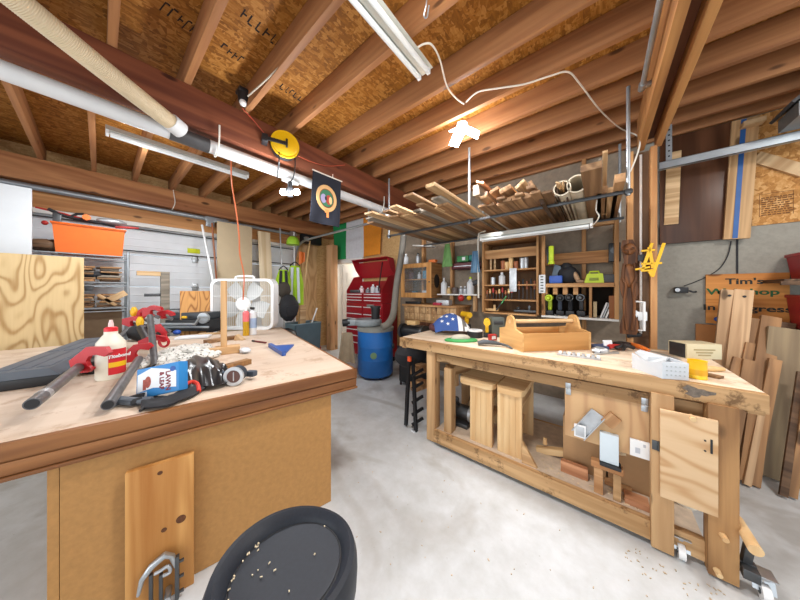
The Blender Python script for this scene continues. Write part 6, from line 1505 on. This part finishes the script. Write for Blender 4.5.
for (u, v) in ((.2, .2), (.34, .32), (.48, .2), (.34, .1), (.5, .42), (.22, .42)):
    p = Vector(ffl(u, v)); nn = (Vector(ffl(u+.02, v))-p).cross(Vector(ffl(u, v+.02))-p).normalized(); nn = nn if nn.z > 0 else -nn
    star(5, .021, p+nn*.006, nn).build('star', M['white_plastic'], t)
q = B_on(437, 332); solo('knit_hat', MB().ball((0, 0, .04), .09, (1.1, .8, .6), seg=14), plain('capmaroon', '5a3232', .9), 'dark maroon hat tucked under the folded star cloth at its left', 'hat', (q.x, q.y, ZT+.012))
# green sander roll etc.
q = B_on(461, 341); t = thing('sanding_hat', 'green-edged grey cloth pad lying before the folded star cloth', 'pad', q, YAW)
MB().lathe([(0, 0), (.13, 0), (.135, .012), (.12, .02), (0, .022)], 24, sx=1.15, sy=.6).build('green_base', plain('padgreen', '3d9650', .7), t); m = MB(); m.ball((0, 0.01, .025), .085, (1.1, .5, .42), seg=16, jitter=.04); m.build('grey_top', plain('padgrey', 'b9b3a2', .9, amt=.15), t); t.name = 'sanding_pad'
q = B_on(475, 337); t = thing('tape_roll', 'black and white tape roll lying right of the folded star cloth', 'tape', q, YAW+.3)
MB().lathe([(.03, 0), (.075, 0), (.075, .06), (.03, .06)], 26, closed=True).build('tape', M['black'], t); MB().lathe([(.04, .058), (.073, .058), (.073, .072), (.04, .072)], 26, closed=True).build('white_edge', M['white_plastic'], t)
q = B_on(490, 346); t = thing('cordless_driver', 'dark tool with a long grey handle lying before the red tape on the bench', 'tool', q+UP*.02, YAW-.15)
m = MB(); m.tube([(-.1, 0, 0), (-.05, 0, .012), (.03, 0, .008), (.09, -.01, .0)], [.02, .028, .022, .014], 12, flat=.8); m.build('handle', plain('handgrey', '45494e', .5), t); m = MB(); m.tube([(.09, -.01, 0), (.13, -.05, -.005), (.15, -.1, -.015)], [.012, .010, .006], 8); m.build('blade', M['dark_steel'], t); t.name = 'hand_tool'
def big_drill(label, px, py, hpx, rz):
    q = B_on(px, py); kk = (q-EYE).dot(FW)/FPX; s = hpx*kk/.24; t = thing('drill', label, 'drill', q, rz)
    m = MB(); m.box((0, 0, .03*s), (.09*s, .11*s, .06*s), None, .01*s); m.build('battery', M['black'], t); m = MB(); m.bar((0, .01*s, .06*s), (0, .03*s, .16*s), .04*s, .055*s, (0, 1, 0), .01*s); m.build('grip', M['yellow'], t)
    m = MB(); m.cyl((0, -.09*s, .19*s), (0, .1*s, .19*s), .04*s); m.build('body', M['yellow'], t); m = MB(); m.cyl((0, -.15*s, .19*s), (0, -.09*s, .19*s), .014*s, .03*s); m.build('chuck', M['black'], t); return t
big_drill('yellow and black cordless drill standing behind the bench items', 487, 337, 19, YAW+2.8)
big_drill('yellow drill farther back behind the folded star cloth', 466, 328, 17, YAW+3.4)
q = B_on(500, 338); k_ = (q-EYE).dot(FW)/FPX; t = thing('drill_charger', 'grey-green upright battery box behind the left of the tote', 'battery box', q+Vector((-.05, .05, 0)), YAW); MB().box((0, 0, 10*k_), (13*k_, .1, 20*k_), None, .012).build('body', plain('greygreen', '565d57', .5), t); MB().box((0, -.052, 15*k_), (9*k_, .006, 4*k_), None, .003).build('panel', M['dark_steel'], t)
q = B_on(499, 342); t = thing('tape_measure', 'red tape measure at the left foot of the tote', 'tape measure', q+Vector((-.07, .03, 0)), YAW+.3); MB().box((0, 0, .03), (.08, .04, .06), None, .012).build('case', M['red_tool'], t); MB().box((.0, -.021, .03), (.04, .002, .03)).build('label', M['box_white'], t)
# white slotted strip in front of the tote
a, b_ = B_on(557, 355), B_on(601, 361); t = thing('slotted_strip', 'white ridged plastic strip lying before the tote', 'strip', a, math.atan2((b_-a).y, (b_-a).x)); w_ = (b_-a).length
MB().box2((0, 0, 0), (w_, .05, .012), .002).build('base', M['silver'], t)
for k in range(9): MB().box2((.01+k*w_/9.2, .004, .012), (.01+k*w_/9.2+.018, .046, .026), .002).build('ridge', M['silver'] if k % 2 else M['white_plastic'], t)
# heap of tools and the orange knife
def item(name, label, cat, mb, mat, px, py, rz=0., dz=0.): q = B_on(px, py, dz); return solo(name, mb, M[mat] if isinstance(mat, str) else mat, label, cat, q, YAW+rz)
item('white_card', 'white card propped in the heap of tools right of the tote', 'card', MB().box((0, 0, .035), (.07, .008, .07), (-.3, 0, 0)), 'box_white', 608, 349)
item('red_pliers', 'red-handled pliers in the heap of tools right of the tote', 'pliers', MB().tube([(-.06, 0, .02), (0, .01, .03), (.06, .03, .02)], .014, 8, smooth_pts=3).tube([(-.06, .04, .02), (0, .01, .03), (.05, -.02, .02)], .014, 8, smooth_pts=3), 'red_tool', 617, 350)
item('pliers', 'black pliers in the heap of tools near the orange knife', 'pliers', MB().tube([(-.07, 0, .02), (0, .01, .04), (.07, .03, .02)], .014, 8, smooth_pts=3).tube([(-.06, .05, .02), (0, .01, .04), (.06, -.02, .02)], .014, 8, smooth_pts=3), 'black', 627, 351, .5)
item('glue_gun', 'dark tool with a blue body just right of the tote', 'tool', MB().box((0, 0, .02), (.1, .04, .04), None, .01).bar((.02, 0, .02), (.07, -.04, .01), .03, .025), plain('bluegrey', '3d4a6a', .5), 597, 349, .3)
item('wrench', 'grey wrench lying in front of the heap of tools', 'wrench', MB().bar((-.1, 0, .006), (.08, 0, .006), .02, .01).cyl((.09, 0, .001), (.09, 0, .012), .022, seg=6), 'steel', 606, 354, .2)
item('bolt_bag', 'clear bag of small silver bolts between tote and white card', 'bag', MB().ball((0, 0, .02), .05, (1.2, .8, .5), seg=12, jitter=.15), 'silver', 600, 353, 0.)
item('blue_pen', 'blue pen-like tool behind the white card', 'pen', MB().cyl((-.06, 0, .01), (.06, 0, .01), .008), 'blue_tool', 600, 346, .2)
item('black_case', 'small black case behind the black pliers', 'case', MB().box((0, 0, .02), (.12, .08, .04), None, .008), 'black', 621, 347, .3)
a, b_ = B_on(631, 346, .02), B_on(649, 353, .018); t = thing('knife', 'orange-handled scraper with a long grey blade on the bench', 'scraper', a); d = b_-a
MB().tube([(0, 0, 0), d*.35, d*.75, d], [.014, .022, .02, .012], 12, flat=.8).build('handle', M['orange'], t); e = B_on(680, 361, .008)-a; MB().bar(d, e, .022, .004).build('blade', M['steel'], t); t.name = 'scraper'
# white folded carton, yellow can, clear box
a, b_, c = B_on(663, 379), B_on(689, 381), B_on(633, 368); d = b_-a; k_ = (a-EYE).dot(FW)/FPX
M['carton_w'] = plain('carton_w', 'c6cbd0', .6, amt=.05)
t = thing('white_carton', 'opened white carton with torn flaps at the front of the bench', 'carton', a, math.atan2(d.y, d.x)); w_ = d.length; hh = 17*k_
dv = (c-a); dl = Vector((dv.x*math.cos(-t.rotation_euler.z)-dv.y*math.sin(-t.rotation_euler.z), dv.x*math.sin(-t.rotation_euler.z)+dv.y*math.cos(-t.rotation_euler.z), 0))
m = MB(); m.box2((0, 0, 0), (w_, .012, hh), .002); m.box2((0, .11, 0), (w_, .12, hh), .002); m.box2((w_-.01, .012, 0), (w_, .11, hh), .002); m.box2((0, .012, 0), (w_, .11, .008)); m.build('box', M['carton_w'], t)
m = MB(); 
def carton(u, v): p = Vector((0, 0, 0)).lerp(dl, u); return (p.x, p.y+.004*math.sin(u*8), hh*v*(1-.25*math.sin(u*PI)))
m.sheet(carton, 10, 4, .006); m.build('flap', M['carton_w'], t); 
m = MB(); m.sheet(lambda u, v: (dl.x*u+.02+.08*v, dl.y*u+.02+.1*v, hh*(1-.03*v)-.03*math.sin(u*PI)*(1-v)), 8, 5, .005); m.build('flap', plain('carton_grey', 'c3c8cc', .6), t)
m = MB(); m.sheet(lambda u, v: (dl.x*u*.9+.03, dl.y*u*.9+.02+.08*v, .008+.01*math.sin(9*u)), 8, 3, .004); m.build('paper', M['box_white'], t)
m = MB()
for i in range(5):
    for j in range(3): m.box((w_*(.15+.17*i), -.0012, hh*(.25+.25*j)), (.006, .002, .006), (0, .6, 0))
m.build('print', plain('cartonprint', 'a9b0b0', .6), t)['kind'] = 'stuff'
q = B_on(697, 381); q = B_on(697, 378); k_ = (q-EYE).dot(FW)/FPX; t = thing('yellow_can', 'yellow can standing at the right of the white carton', 'can', q); MB().lathe([(0, 0), (.037, 0), (.038, .004), (.036, .008), (.036, 17*k_), (.038, 17*k_+.003), (.033, 17*k_+.003), (.033, 17*k_-.02), (0, 17*k_-.02)], 26).build('body', plain('canyellow', 'efc11f', .35, amt=.04), t); MB().lathe([(.0365, .02), (.0368, .05)], 26).build('label', plain('canlabel', 'd9a010', .4), t)
a = B_on(687, 359); d = (RT*1-FW*.1).normalized()*.215; k_ = (a-EYE).dot(FW)/FPX
t = thing('clear_box', 'tan carton with a dark photo end and faint lettering at the back of the bench', 'carton', a, math.atan2(d.y, d.x)); w_ = d.length; hh = 15*k_; dp = .13
m = MB(); m.box2((0, 0, 0), (w_, dp, hh), .003); m.build('box', plain('cartontan', 'cfc3a0', .5, amt=.05), t); m = MB(); m.box2((-.0035, .01, .004), (-.0005, dp-.01, hh-.004)); m.build('photo_end', plain('photo_end', '2b2d2e', .35, amt=.5, nscale=14), t)
m = MB()
for k in range(3): m.box((w_*.5, -.0012, hh*(.62-.18*k)), (w_*(.6-.12*k), .002, .008))
m.build('faded_print', plain('fadeprint', 'a08f66', .6), t)['kind'] = 'stuff'; t.name = 'carton'
a, b_ = B_on(703, 371, .014), B_on(724, 372, .014); solo('turned_handle', MB().tube([a, a.lerp(b_, .4), b_], [.012, .018, .01], 12), M['handle_pale'], 'pale turned wooden handle lying right of the yellow can', 'handle')
tboard_ = board('wood_board', 'thin brown board lying behind the yellow can', 'board', B_on(690, 372, .006), B_on(722, 379, .006), .05, .012, M['lum_a'])
# ------------------------------------------------------------------ right-hand wall
RYW = BW-.002
a, b_ = P(660, 240, Y=BW-.05), P(736, 240, Y=BW-.05)
M['door_brown'] = wood('door_brown', '633d24', '432716', 2, .6, .05, .35)
t = thing('door_slab', 'dark brown door slab fixed high on the wall right of the post', 'door slab', ((a.x+b_.x)/2, BW-.05, 0)); hw = (b_.x-a.x)/2
MB().box2((-hw, 0, P(700, 241, Y=BW-.05).z), (hw, .045, JB-.01), .003).build('slab', M['door_brown'], t)
def strip(name, label, pa, pb, w, th, mat, y, cat='board'):
    p, q = P(*pa, Y=y), P(*pb, Y=y); o = board(name, label, cat, p, q, w, th, M[mat], (0, 1, 0)); return o
k_ = 2.35/FPX
strip('pale_board', 'pale vertical board fixed in front of the dark brown door slab', (671, 224.5), (674, 152), .10, .02, 'lum_light', BW-.065)
t = thing('taped_board', 'upright board with a blue tape line beside the dark brown door slab', 'board', P(736, 239, Y=BW-.07)); e = P(745, 119, Y=BW-.07)-t.location
Mx, ln = frame((0, 0, 0), e, (0, 1, 0)); o = MB().box((0, 0, 0), (ln, .15, .03), None, .002).build('board', M['fir'], t); o.matrix_local = Mx
o = MB().box((0, -.01, -.0165), (ln*.99, .03, .003)).build('tape', plain('tape_blue', '245a9c', .5), t); o.matrix_local = Mx
for sgn in (1,):
    oo = MB().box((0, 0, 0), (.12, .09, .04), None, .004).build('cleat', M['lum_light'], t); oo.location = Vector(e)*.93+Vector((.03, -.05, 0)); 
    oo = MB().cyl((0, -.072, 0), (0, -.078, 0), .014).build('screw', M['handle_wood'], t); oo.location = Vector(e)*.93
p, q = P(755, 157, Y=BW-.029), P(806, 172, Y=BW-.029)
board('brace_board', 'diagonal board across the osb strip at upper right', 'board', p, q, .09, .03, M['lum_light'], (0, 1, 0))
# faded stamp on the osb
c = P(776, 205, Y=BW-.014); m = MB(); random.seed(9)
for k in range(9):
    x_ = -.075
    while x_ < .07:
        l_ = random.uniform(.008, .03); m.box((x_+l_/2, 0, .075-.019*k), (l_, .001, .009)); x_ += l_+.006
for x_ in (-.085, .085): m.box((x_, 0, .01), (.003, .001, .2))
for z_ in (.11, .065): m.box((0, 0, z_), (.17, .001, .003))
o = m.build('ink_stamp', plain('stampink', '6b4526', .9)); o['kind'] = 'structure'; o.location = (c.x, BW-.0125, c.z)
# track and opener
a, b_ = P(659, 164.5, Y=3.42), P(812, 136, Y=3.42); zz = (a.z+b_.z)/2
t = thing('track_rail', 'galvanised horizontal track crossing in front of the dark door slab', 'rail', (a.x, 3.42, zz)); ln = b_.x-a.x
m = MB(); m.box2((0, -.02, -.035), (ln, -.016, .035)); m.box2((0, -.02, .031), (ln, .02, .035)); m.box2((0, -.02, -.035), (ln, .02, -.031)); m.build('rail', M['galv'], t)
m = MB(); x_ = P(669, 150, Y=3.42).x-a.x; m.box2((x_-.02, .0, .036), (x_+.02, .005, JB-zz))
m.build('hanger_strap', M['galv'], t); m = MB()
for k in range(6): m.cyl((x_, -.001, .08+.05*k), (x_, -.0005, .08+.05*k), .008, seg=8)
m.build('strap_hole', M['black'], t)['kind'] = 'stuff'
a = P(784, 137, Y=3.30); t = thing('opener_unit', 'grey metal opener housing on the galvanised track at the right edge', 'opener', (a.x, 3.25, zz+.04))
m = MB(); m.prism([(0, 0), (.7, 0), (.7, .28), (.18, .28), (0, .10)], -.13, .13, Matrix(((1, 0, 0, 0), (0, 0, 1, 0), (0, 1, 0, 0), (0, 0, 0, 1)))); m.build('housing', plain('opener', '7d8080', .45, .4), t); m = MB(); m.bar((-.03, 0, .10), (.2, 0, .31), .3, .02, (0, 0, 1)); m.build('hood', M['dark_steel'], t)
# sign
a, b_, c = P(706, 274.5, Y=BW-.03), P(790, 275, Y=BW-.03), P(704, 323, Y=BW-.03)
t = thing('sign_board', 'hand-lettered plywood sign leaning on the grey wall behind pale boards', 'sign', ((a.x+b_.x)/2, BW-.03, c.z)); hw = (b_.x-a.x)/2; hh = a.z-c.z
MB().box2((-hw, 0, 0), (hw, .018, hh), .002).build('board', wood('sign_wood', 'd9964f', 'b06d30', 0, .8, 0, knots=.3), t)
M['sign_green'] = plain('sign_green', '1d5a32', .7); M['sign_black'] = plain('sign_black', '20261f', .7)
def stext(s, px, py, size, mat, sx=1.25):
    q = P(px, py, Y=BW-.032)-t.location; text_obj('lettering', s, size, M[mat], t, (q.x, -.0012, q.z), (PI/2, 0, 0), .0008, sx=sx, bold=.0018)
stext("Tim's", 744, 281.5, .075, 'sign_black', 1.3); stext('W', 716, 292, .085, 'sign_green', 1.3); stext('orkshop', 747, 292, .075, 'sign_green', 1.35); stext('In Progress', 745, 308.5, .075, 'sign_black', 1.45)
q = P(717, 319, Y=BW-.05); solo('blue_ball', MB().ball((0, 0, 0), .022, seg=10), M['blue_tool'], 'small blue ball at the lower left of the lettered sign', 'ball', (q.x, BW-.06, q.z))
a, b_ = P(696, 324, Y=BW-.06), P(724, 324, Y=BW-.06); c = P(696, 349, Y=BW-.06)
solo('brown_sheet', MB().box2((0, 0, 0), (b_.x-a.x, .025, a.z), .002), plain('brownpanel', 'a9713f', .8, amt=.08), 'plain brown sheet standing below the lettered sign', 'sheet', (a.x, BW-.06, .001))
a, b_ = P(672, 300, Y=BW-.02), P(696, 300, Y=BW-.02); q = P(672, 322, Y=BW-.02)
# black wall device with its cord
q = P(681, 290, Y=BW-.04); t = thing('wall_hook', 'black device with a bent nozzle fixed to the grey wall', 'device', (q.x, BW-.002, q.z))
MB().box((0, -.04, 0), (.09, .075, .06), None, .008).build('body', M['black'], t); m = MB(); m.tube([(.05, -.05, -.005), (.08, -.05, -.02), (.10, -.05, -.015)], .009, 8, smooth_pts=3); m.build('nozzle', M['black'], t); m = MB(); m.cyl((-.03, -.078, 0), (-.03, -.08, 0), .018); m.build('dial', M['silver'], t); t.name = 'wall_device'
cord('wire', 'thin dark wire drooping from the door slab to the black wall device', [P(731, 241, Y=BW-.01), P(728, 255, Y=BW-.01), P(720, 268, Y=BW-.01), P(708, 276, Y=BW-.01), P(695, 282, Y=BW-.01), P(684, 286, Y=BW-.02)], .004, M['black_soft'], 6, 'wire')
# leaning lumber
M['lean_pink'] = wood('lean_pink', 'd2ac80', 'a8825a', 0, .8, .15, knots=.2); M['lean_brown'] = wood('lean_brown', 'aa7d4e', '755333', 0, .8, .2, knots=.3); M['lean_grey'] = wood('lean_grey', '94805f', '6b5843', 0, .6, .1)
def lean(label, top, low, w, th, mat, yt=3.62, yl=3.42, floor=True):
    a = P(*top, Y=yt); b_ = P(*low, Y=yl); d = b_-a
    if floor: b_ = a+d*((a.z-.012)/(-d.z))
    return board('leaning_board', label, 'board', b_, a, w, th, M[mat], (0, 1, 0), 'boards leaning on the grey wall')
lean('pale pinkish board with two dark screws leaning furthest left over the sign', (730, 290), (722, 368), .105, .03, 'lean_pink', 3.52, 3.40)
lean('second pale pinkish board from the left leaning over the sign', (743.5, 290), (735, 368), .105, .03, 'lean_pink', 3.52, 3.36)
for k, (px, py) in enumerate(((729.5, 295.5), (744.5, 296.5))):
    q = P(px, py, Y=3.488); solo('screw', MB().cyl((0, -.003, 0), (0, .004, 0), .010, seg=10), M['black'], 'dark screw head near the top of the %s pale pinkish board' % ('left', 'second')[k], 'screw', q)
lean('brown board with a pale knot leaning third from left by the wall', (756.5, 319), (746, 372), .09, .035, 'lean_brown', 3.5, 3.35)
lean('brown board leaning fourth from left, right of the dark gap', (770.5, 317), (760, 395), .10, .035, 'lean_brown', 3.5, 3.22)
lean('narrow brown batten in front of the third leaning board', (750, 343), (743, 380), .05, .03, 'lean_brown', 3.4, 3.3)
lean('narrow tan batten in front of the fourth leaning board', (774, 343), (763, 400), .035, .03, 'lean_pink', 3.42, 3.2)
lean('short pale board standing before the third leaning board', (749, 360), (744, 386), .06, .03, 'lean_brown', 3.25, 3.18)
lean('short tan board standing behind the bench corner', (738, 358), (734, 373), .055, .03, 'lean_brown', 3.28, 3.22)
lean('short dark-edged board between the leaning lumber and grey plank', (775, 359.5), (771, 380), .06, .03, 'lean_brown', 3.3, 3.25)
lean('wide weathered grey-brown plank leaning at the right edge', (790, 329), (780, 440), .205, .03, 'lean_grey', 3.42, 3.2)
lean('thin reddish trim strip leaning right of the grey-brown plank', (801, 372), (789, 455), .035, .02, 'lum_dark', 3.2, 3.0)
lean('second thin trim strip at the right edge of the photo', (811, 380), (796, 470), .04, .025, 'lean_brown', 3.15, 2.98)
lean('dark plank leaning behind the weathered grey plank', (783, 322), (768, 420), .12, .02, 'lum_dark', 3.6, 3.45)
a = P(746, 461, Z=0); solo('osb_block', MB().box((0, 0, .09), (.16, .1, .18), None, .003), M['osb_wall'], 'rough sheet-wood block on the floor behind the bench corner', 'block', (a.x+.02, a.y+.08, .001), .2)
solo('wood_block', MB().box((0, 0, .04), (.22, .14, .08), None, .004), M['lean_brown'], 'brown block lying on the floor beside the rough sheet-wood block', 'block', (a.x+.22, a.y+.12, .001), .1)
# red bins at the right edge
a = P(787, 279, Y=3.5); b_ = P(787, 250, Y=3.5); sh_ = a.z
t = thing('wall_bracket_shelf', 'dark slatted shelf holding a red bin at the right edge', 'shelf', (P(777, 283, Y=3.5).x, 3.5, sh_)); MB().box2((0, -.1, -.03), (.6, .24, -.002), .002).build('shelf_board', M['lum_dark'], t); MB().box2((.45, .2, -.3), (.49, .245, -.031), .002).build('bracket', M['lum_dark'], t); MB().box2((-.02, -.12, -.05), (.5, -.1, -.02), .002).build('front_slat', M['lum_dark'], t)
t.name = 'bracket_shelf'
M['bin_red'] = plain('bin_red', 'a02028', .45, amt=.06)
def rbin(label, x, z, w, h, lab=False):
    t = thing('red_bin', label, 'bin', (x, 3.5, z)); m = MB()
    L0 = [m.bm.verts.new(p) for p in ((.02, -.06, 0), (w-.02, -.06, 0), (w-.02, .2, 0), (.02, .2, 0))]; L1 = [m.bm.verts.new(p) for p in ((0, -.08, h), (w, -.08, h), (w, .22, h), (0, .22, h))]; L2 = [m.bm.verts.new(p) for p in ((.01, -.07, h), (w-.01, -.07, h), (w-.01, .21, h), (.01, .21, h))]; L3 = [m.bm.verts.new(p) for p in ((.03, -.05, .01), (w-.03, -.05, .01), (w-.03, .19, .01), (.03, .19, .01))]
    m.bm.faces.new(L0[::-1]); m.bm.faces.new(L3)
    for A_, B_ in ((L0, L1), (L1, L2), (L2, L3)):
        for k in range(4): m.bm.faces.new((A_[k], A_[(k+1) % 4], B_[(k+1) % 4], B_[k]))
    m.build('bin', M['bin_red'], t, smooth=False)
    m = MB(); m.box2((-.008, -.09, h-.015), (w+.008, -.07, h+.01), .004); m.box2((-.008, -.09, h-.015), (.006, .225, h+.01), .004); m.build('rim', M['bin_red'], t)
    if lab: m = MB(); m.box((.10, -.082, h*.72), (.09, .004, .065), None, .002); o = m.build('label', M['white_plastic'], t)
rbin('red plastic bin up on the dark slatted shelf', P(786, 265, Y=3.72).x, sh_+.001, .4, .20)
a = P(786, 327, Y=3.72); z_ = P(786, 290, Y=3.72).z; rbin('red bin with a white label below the dark slatted shelf', a.x, a.z, .4, z_-a.z-.05, True)
m = MB(); m.box2((0, -.1, 0), (.42, .23, .02), .003); solo('ledge_board', m, M['lum_dark'], 'dark ledge under the labelled red bin', 'ledge', (a.x-.01, 3.5, a.z-.0215))
# ------------------------------------------------------------------ on the post: carved figure, conduit, clamps
q0, q1 = P(629.5, 335, Y=3.0), P(629, 239, Y=3.0)
t = thing('wood_carving', 'dark carved wooden figure plank hanging on the post', 'carving', (q0.x, 3.04, q0.z)); hh = q1.z-q0.z; w_ = .064
M['carved'] = wood('carved', '7d4f2c', '3f2413', 2, 1.1, 0, .5, contrast=1.4)
out = []; 
for k in range(15): v = k/14; out.append((w_*(.75+.25*math.sin(v*17))*(.7 if v > .93 else 1), hh*v))
for k in range(14, -1, -1): v = k/14; out.append((-w_*(.75+.25*math.sin(v*13+1))*(.7 if v > .93 else 1), hh*v))
m = MB(); m.prism(out, -.0, .035, Matrix(((1, 0, 0, 0), (0, 0, 1, 0), (0, 1, 0, 0), (0, 0, 0, 1))))
m.build('plank', M['carved'], t)
m = MB(); m.ball((0, -.0, hh*.9), .045, (1, .6, 1.2), seg=14); m.ball((-.022, -.035, hh*.9), .012, seg=8); m.ball((.022, -.035, hh*.9), .012, seg=8); m.ball((0, -.04, hh*.86), .014, (.7, 1, 1.3), seg=8); m.ball((0, -.0, hh*.62), .05, (1.05, .5, 2.2), seg=14); m.build('face_relief', M['carved'], t)
m = MB(); 
for s in (-1, 1): m.tube([(s*.035, -.008, hh*.75), (s*.045, -.018, hh*.6), (s*.022, -.02, hh*.5), (s*.035, -.01, hh*.3), (s*.02, -.01, .04)], .010, 8, smooth_pts=4)
m.build('limb_relief', M['carved'], t)
a = P(641, 152, Y=3.12); b_ = P(639, 332, Y=3.12); solo('conduit', MB().cyl((a.x, 3.14, 1.0), (a.x, 3.14, 2.64), .010), M['white_trim'], 'thin white conduit running down between the two post studs', 'pipe')
q = P(637, 316, Y=3.06); t = thing('wall_bracket', 'white pipe bracket and socket low between the post studs', 'bracket', (q.x, 3.06, q.z)); kk = 2.2/FPX
m = MB(); m.tube([(-7*kk, 0, 15*kk), (5*kk, 0, 14*kk), (5*kk, 0, -14*kk), (-6*kk, 0, -14*kk)], .012, 8); m.build('frame', M['white_plastic'], t); m = MB(); m.ball((-3*kk, 0, 2*kk), .04, (1, .5, 1), seg=12); m.box((4*kk, .01, 0), (.06, .03, .08), None, .006); m.build('socket', M['bottle_white'], t); m = MB(); m.box((-2*kk, .02, -20*kk), (.1, .03, .03), (0, -.25, 0), .005); m.build('lower_clip', M['black'], t)
t = thing('bar_clamp', 'pair of yellow bar clamps hung on the post stud', 'clamp', P(650, 262, Y=2.98))
def yb(a, b_, w_=.022, nm='bar', th=.018): MB().bar(P(*a, Y=2.98)-t.location, P(*b_, Y=2.98)-t.location, w_, th, (0, 1, 0), .003).build(nm, M['yellow'], t)
yb((652, 243), (642, 271)); yb((664, 243), (652, 277)); yb((649, 247), (653, 268)); yb((641, 251), (655, 250), .016, 'jaw'); yb((635, 269.5), (650, 267), .016, 'jaw'); yb((641, 264), (662, 263), .018, 'jaw'); yb((641, 271), (655, 270), .016, 'jaw'); yb((653, 276), (650, 271), .03, 'handle')
m = MB(); p = P(641, 258, Y=3.0)-t.location; m.box(p, (.04, .03, .06), None, .006); m.build('pad', M['black'], t)
# ------------------------------------------------------------------ black stand and bag left of the bench
q = P(414, 437, Z=0); t = thing('folding_stand', 'black folding tool stand with an orange catch at the left end of the bench', 'stand', (-1.52, 1.99, 0))
def s_(px, py, y): return P(px, py, Y=y)-t.location
m = MB(); m.bar(s_(409, 358, 2.0), s_(406, 425, 1.98), .03, .03, (0, 1, 0)); m.build('leg', M['black'], t)
m = MB(); m.bar(s_(413, 360, 2.05), s_(416, 432, 1.98), .03, .03, (0, 1, 0)); m.build('leg', M['black'], t)
for k, py in enumerate((372, 385, 399, 411, 421)):
    m = MB(); m.bar(s_(412, py+4, 2.0), s_(423, py-3, 2.12), .02, .025); m.build('rung', M['black'], t)
m = MB(); m.box(s_(409.5, 359, 1.99), (.035, .03, .05), None, .006); m.build('catch', plain('catch_orange', 'e0552a', .5), t)
for k, py in enumerate((364, 380)):
    board('wood_block', ('upper', 'lower')[k]+' square wood block end poking out beside the black folding stand', 'wood block', P(413, py+7, Y=2.06), P(424, py+3, Y=2.22), .085, .09, M['lum_a'])
m = MB(); p = s_(414, 433, 1.97); m.cyl(p+Vector((-.02, 0, .0)), p+Vector((.02, 0, 0)), .03); m.build('foot_wheel', M['steel'], t)
q = P(410, 356, Y=2.25); solo('black_bag', MB().ball((0, 0, 0), .16, (1.2, 1., .8), seg=16, jitter=.06), M['black_soft'], 'black bag hanging under the left end of the bench', 'bag', q)
# sawdust and chips on the floor
random.seed(2); m = MB()
for k in range(170):
    if k < 90: x = random.uniform(.1, .75); y = 1.83-abs(random.gauss(0, .09))
    else: x, y = random.uniform(-1.8, .5), random.uniform(.6, 1.85)
    m.box((x, y, .0025), (random.uniform(.003, .012), random.uniform(.002, .005), .003), (0, 0, random.uniform(0, 3)))
o = m.build('wood_chips', plain('chips', 'c4b094', .9, amt=.3)); tag(o, 'sawdust and wood chips scattered on the concrete by the bench', 'sawdust', kind='stuff')
m = MB()
for k in range(60): m.box((random.uniform(-.6, .2), random.uniform(1.96, 2.1), SH+.0015), (random.uniform(.006, .03), random.uniform(.004, .012), .003), (0, 0, random.uniform(0, 3)))
o = m.build('wood_chips', plain('chips2', 'd9c4a2', .9, amt=.3)); tag(o, 'wood chips scattered on the lower shelf of the long bench', 'sawdust', kind='stuff')

# grey conduit along the left twin beam
a = P(651, -6, Z=2.80); b_ = P(637.5, 88, Z=2.80); x_ = bx0-.045
t = thing('conduit', 'grey steel conduit running beside the left twin beam, ending in a fitting', 'pipe', (x_, b_.y, 2.80))
MB().cyl((0, -2.2, 0), (0, 0, 0), .014).build('pipe', M['galv'], t); m = MB(); m.cyl((0, -.03, 0), (0, .03, 0), .021); m.box((.02, .0, 0), (.06, .03, .03), None, .004); m.build('fitting', M['steel'], t)
# faded mill stamps on the ceiling sheets (illegible strokes)
random.seed(13)
for (pa, pb, h_) in (((163, 6), (203, 37), .10), ((243, 13), (284, 47), .10), ((222, 46), (244, 62), .08), ((281, 86), (300, 98), .08)):
    a = P(*pa, Z=CEIL-.001); b_ = P(*pb, Z=CEIL-.001); Mx, ln = frame(a, b_); m = MB(); x_ = -ln/2
    while x_ < ln/2:
        w_ = random.uniform(.012, .02); k = random.random()
        m.box((x_, random.uniform(-.01, .01), 0), (w_*.45, h_*random.uniform(.5, 1), .0012))
        m.box((x_+w_*.8, h_*random.choice((-.4, 0, .4)), 0), (w_*1.3, .014, .0012)); x_ += w_*2.6
    o = m.build('ink_stamp', M['ink']); o['kind'] = 'structure'; o.matrix_world = Mx
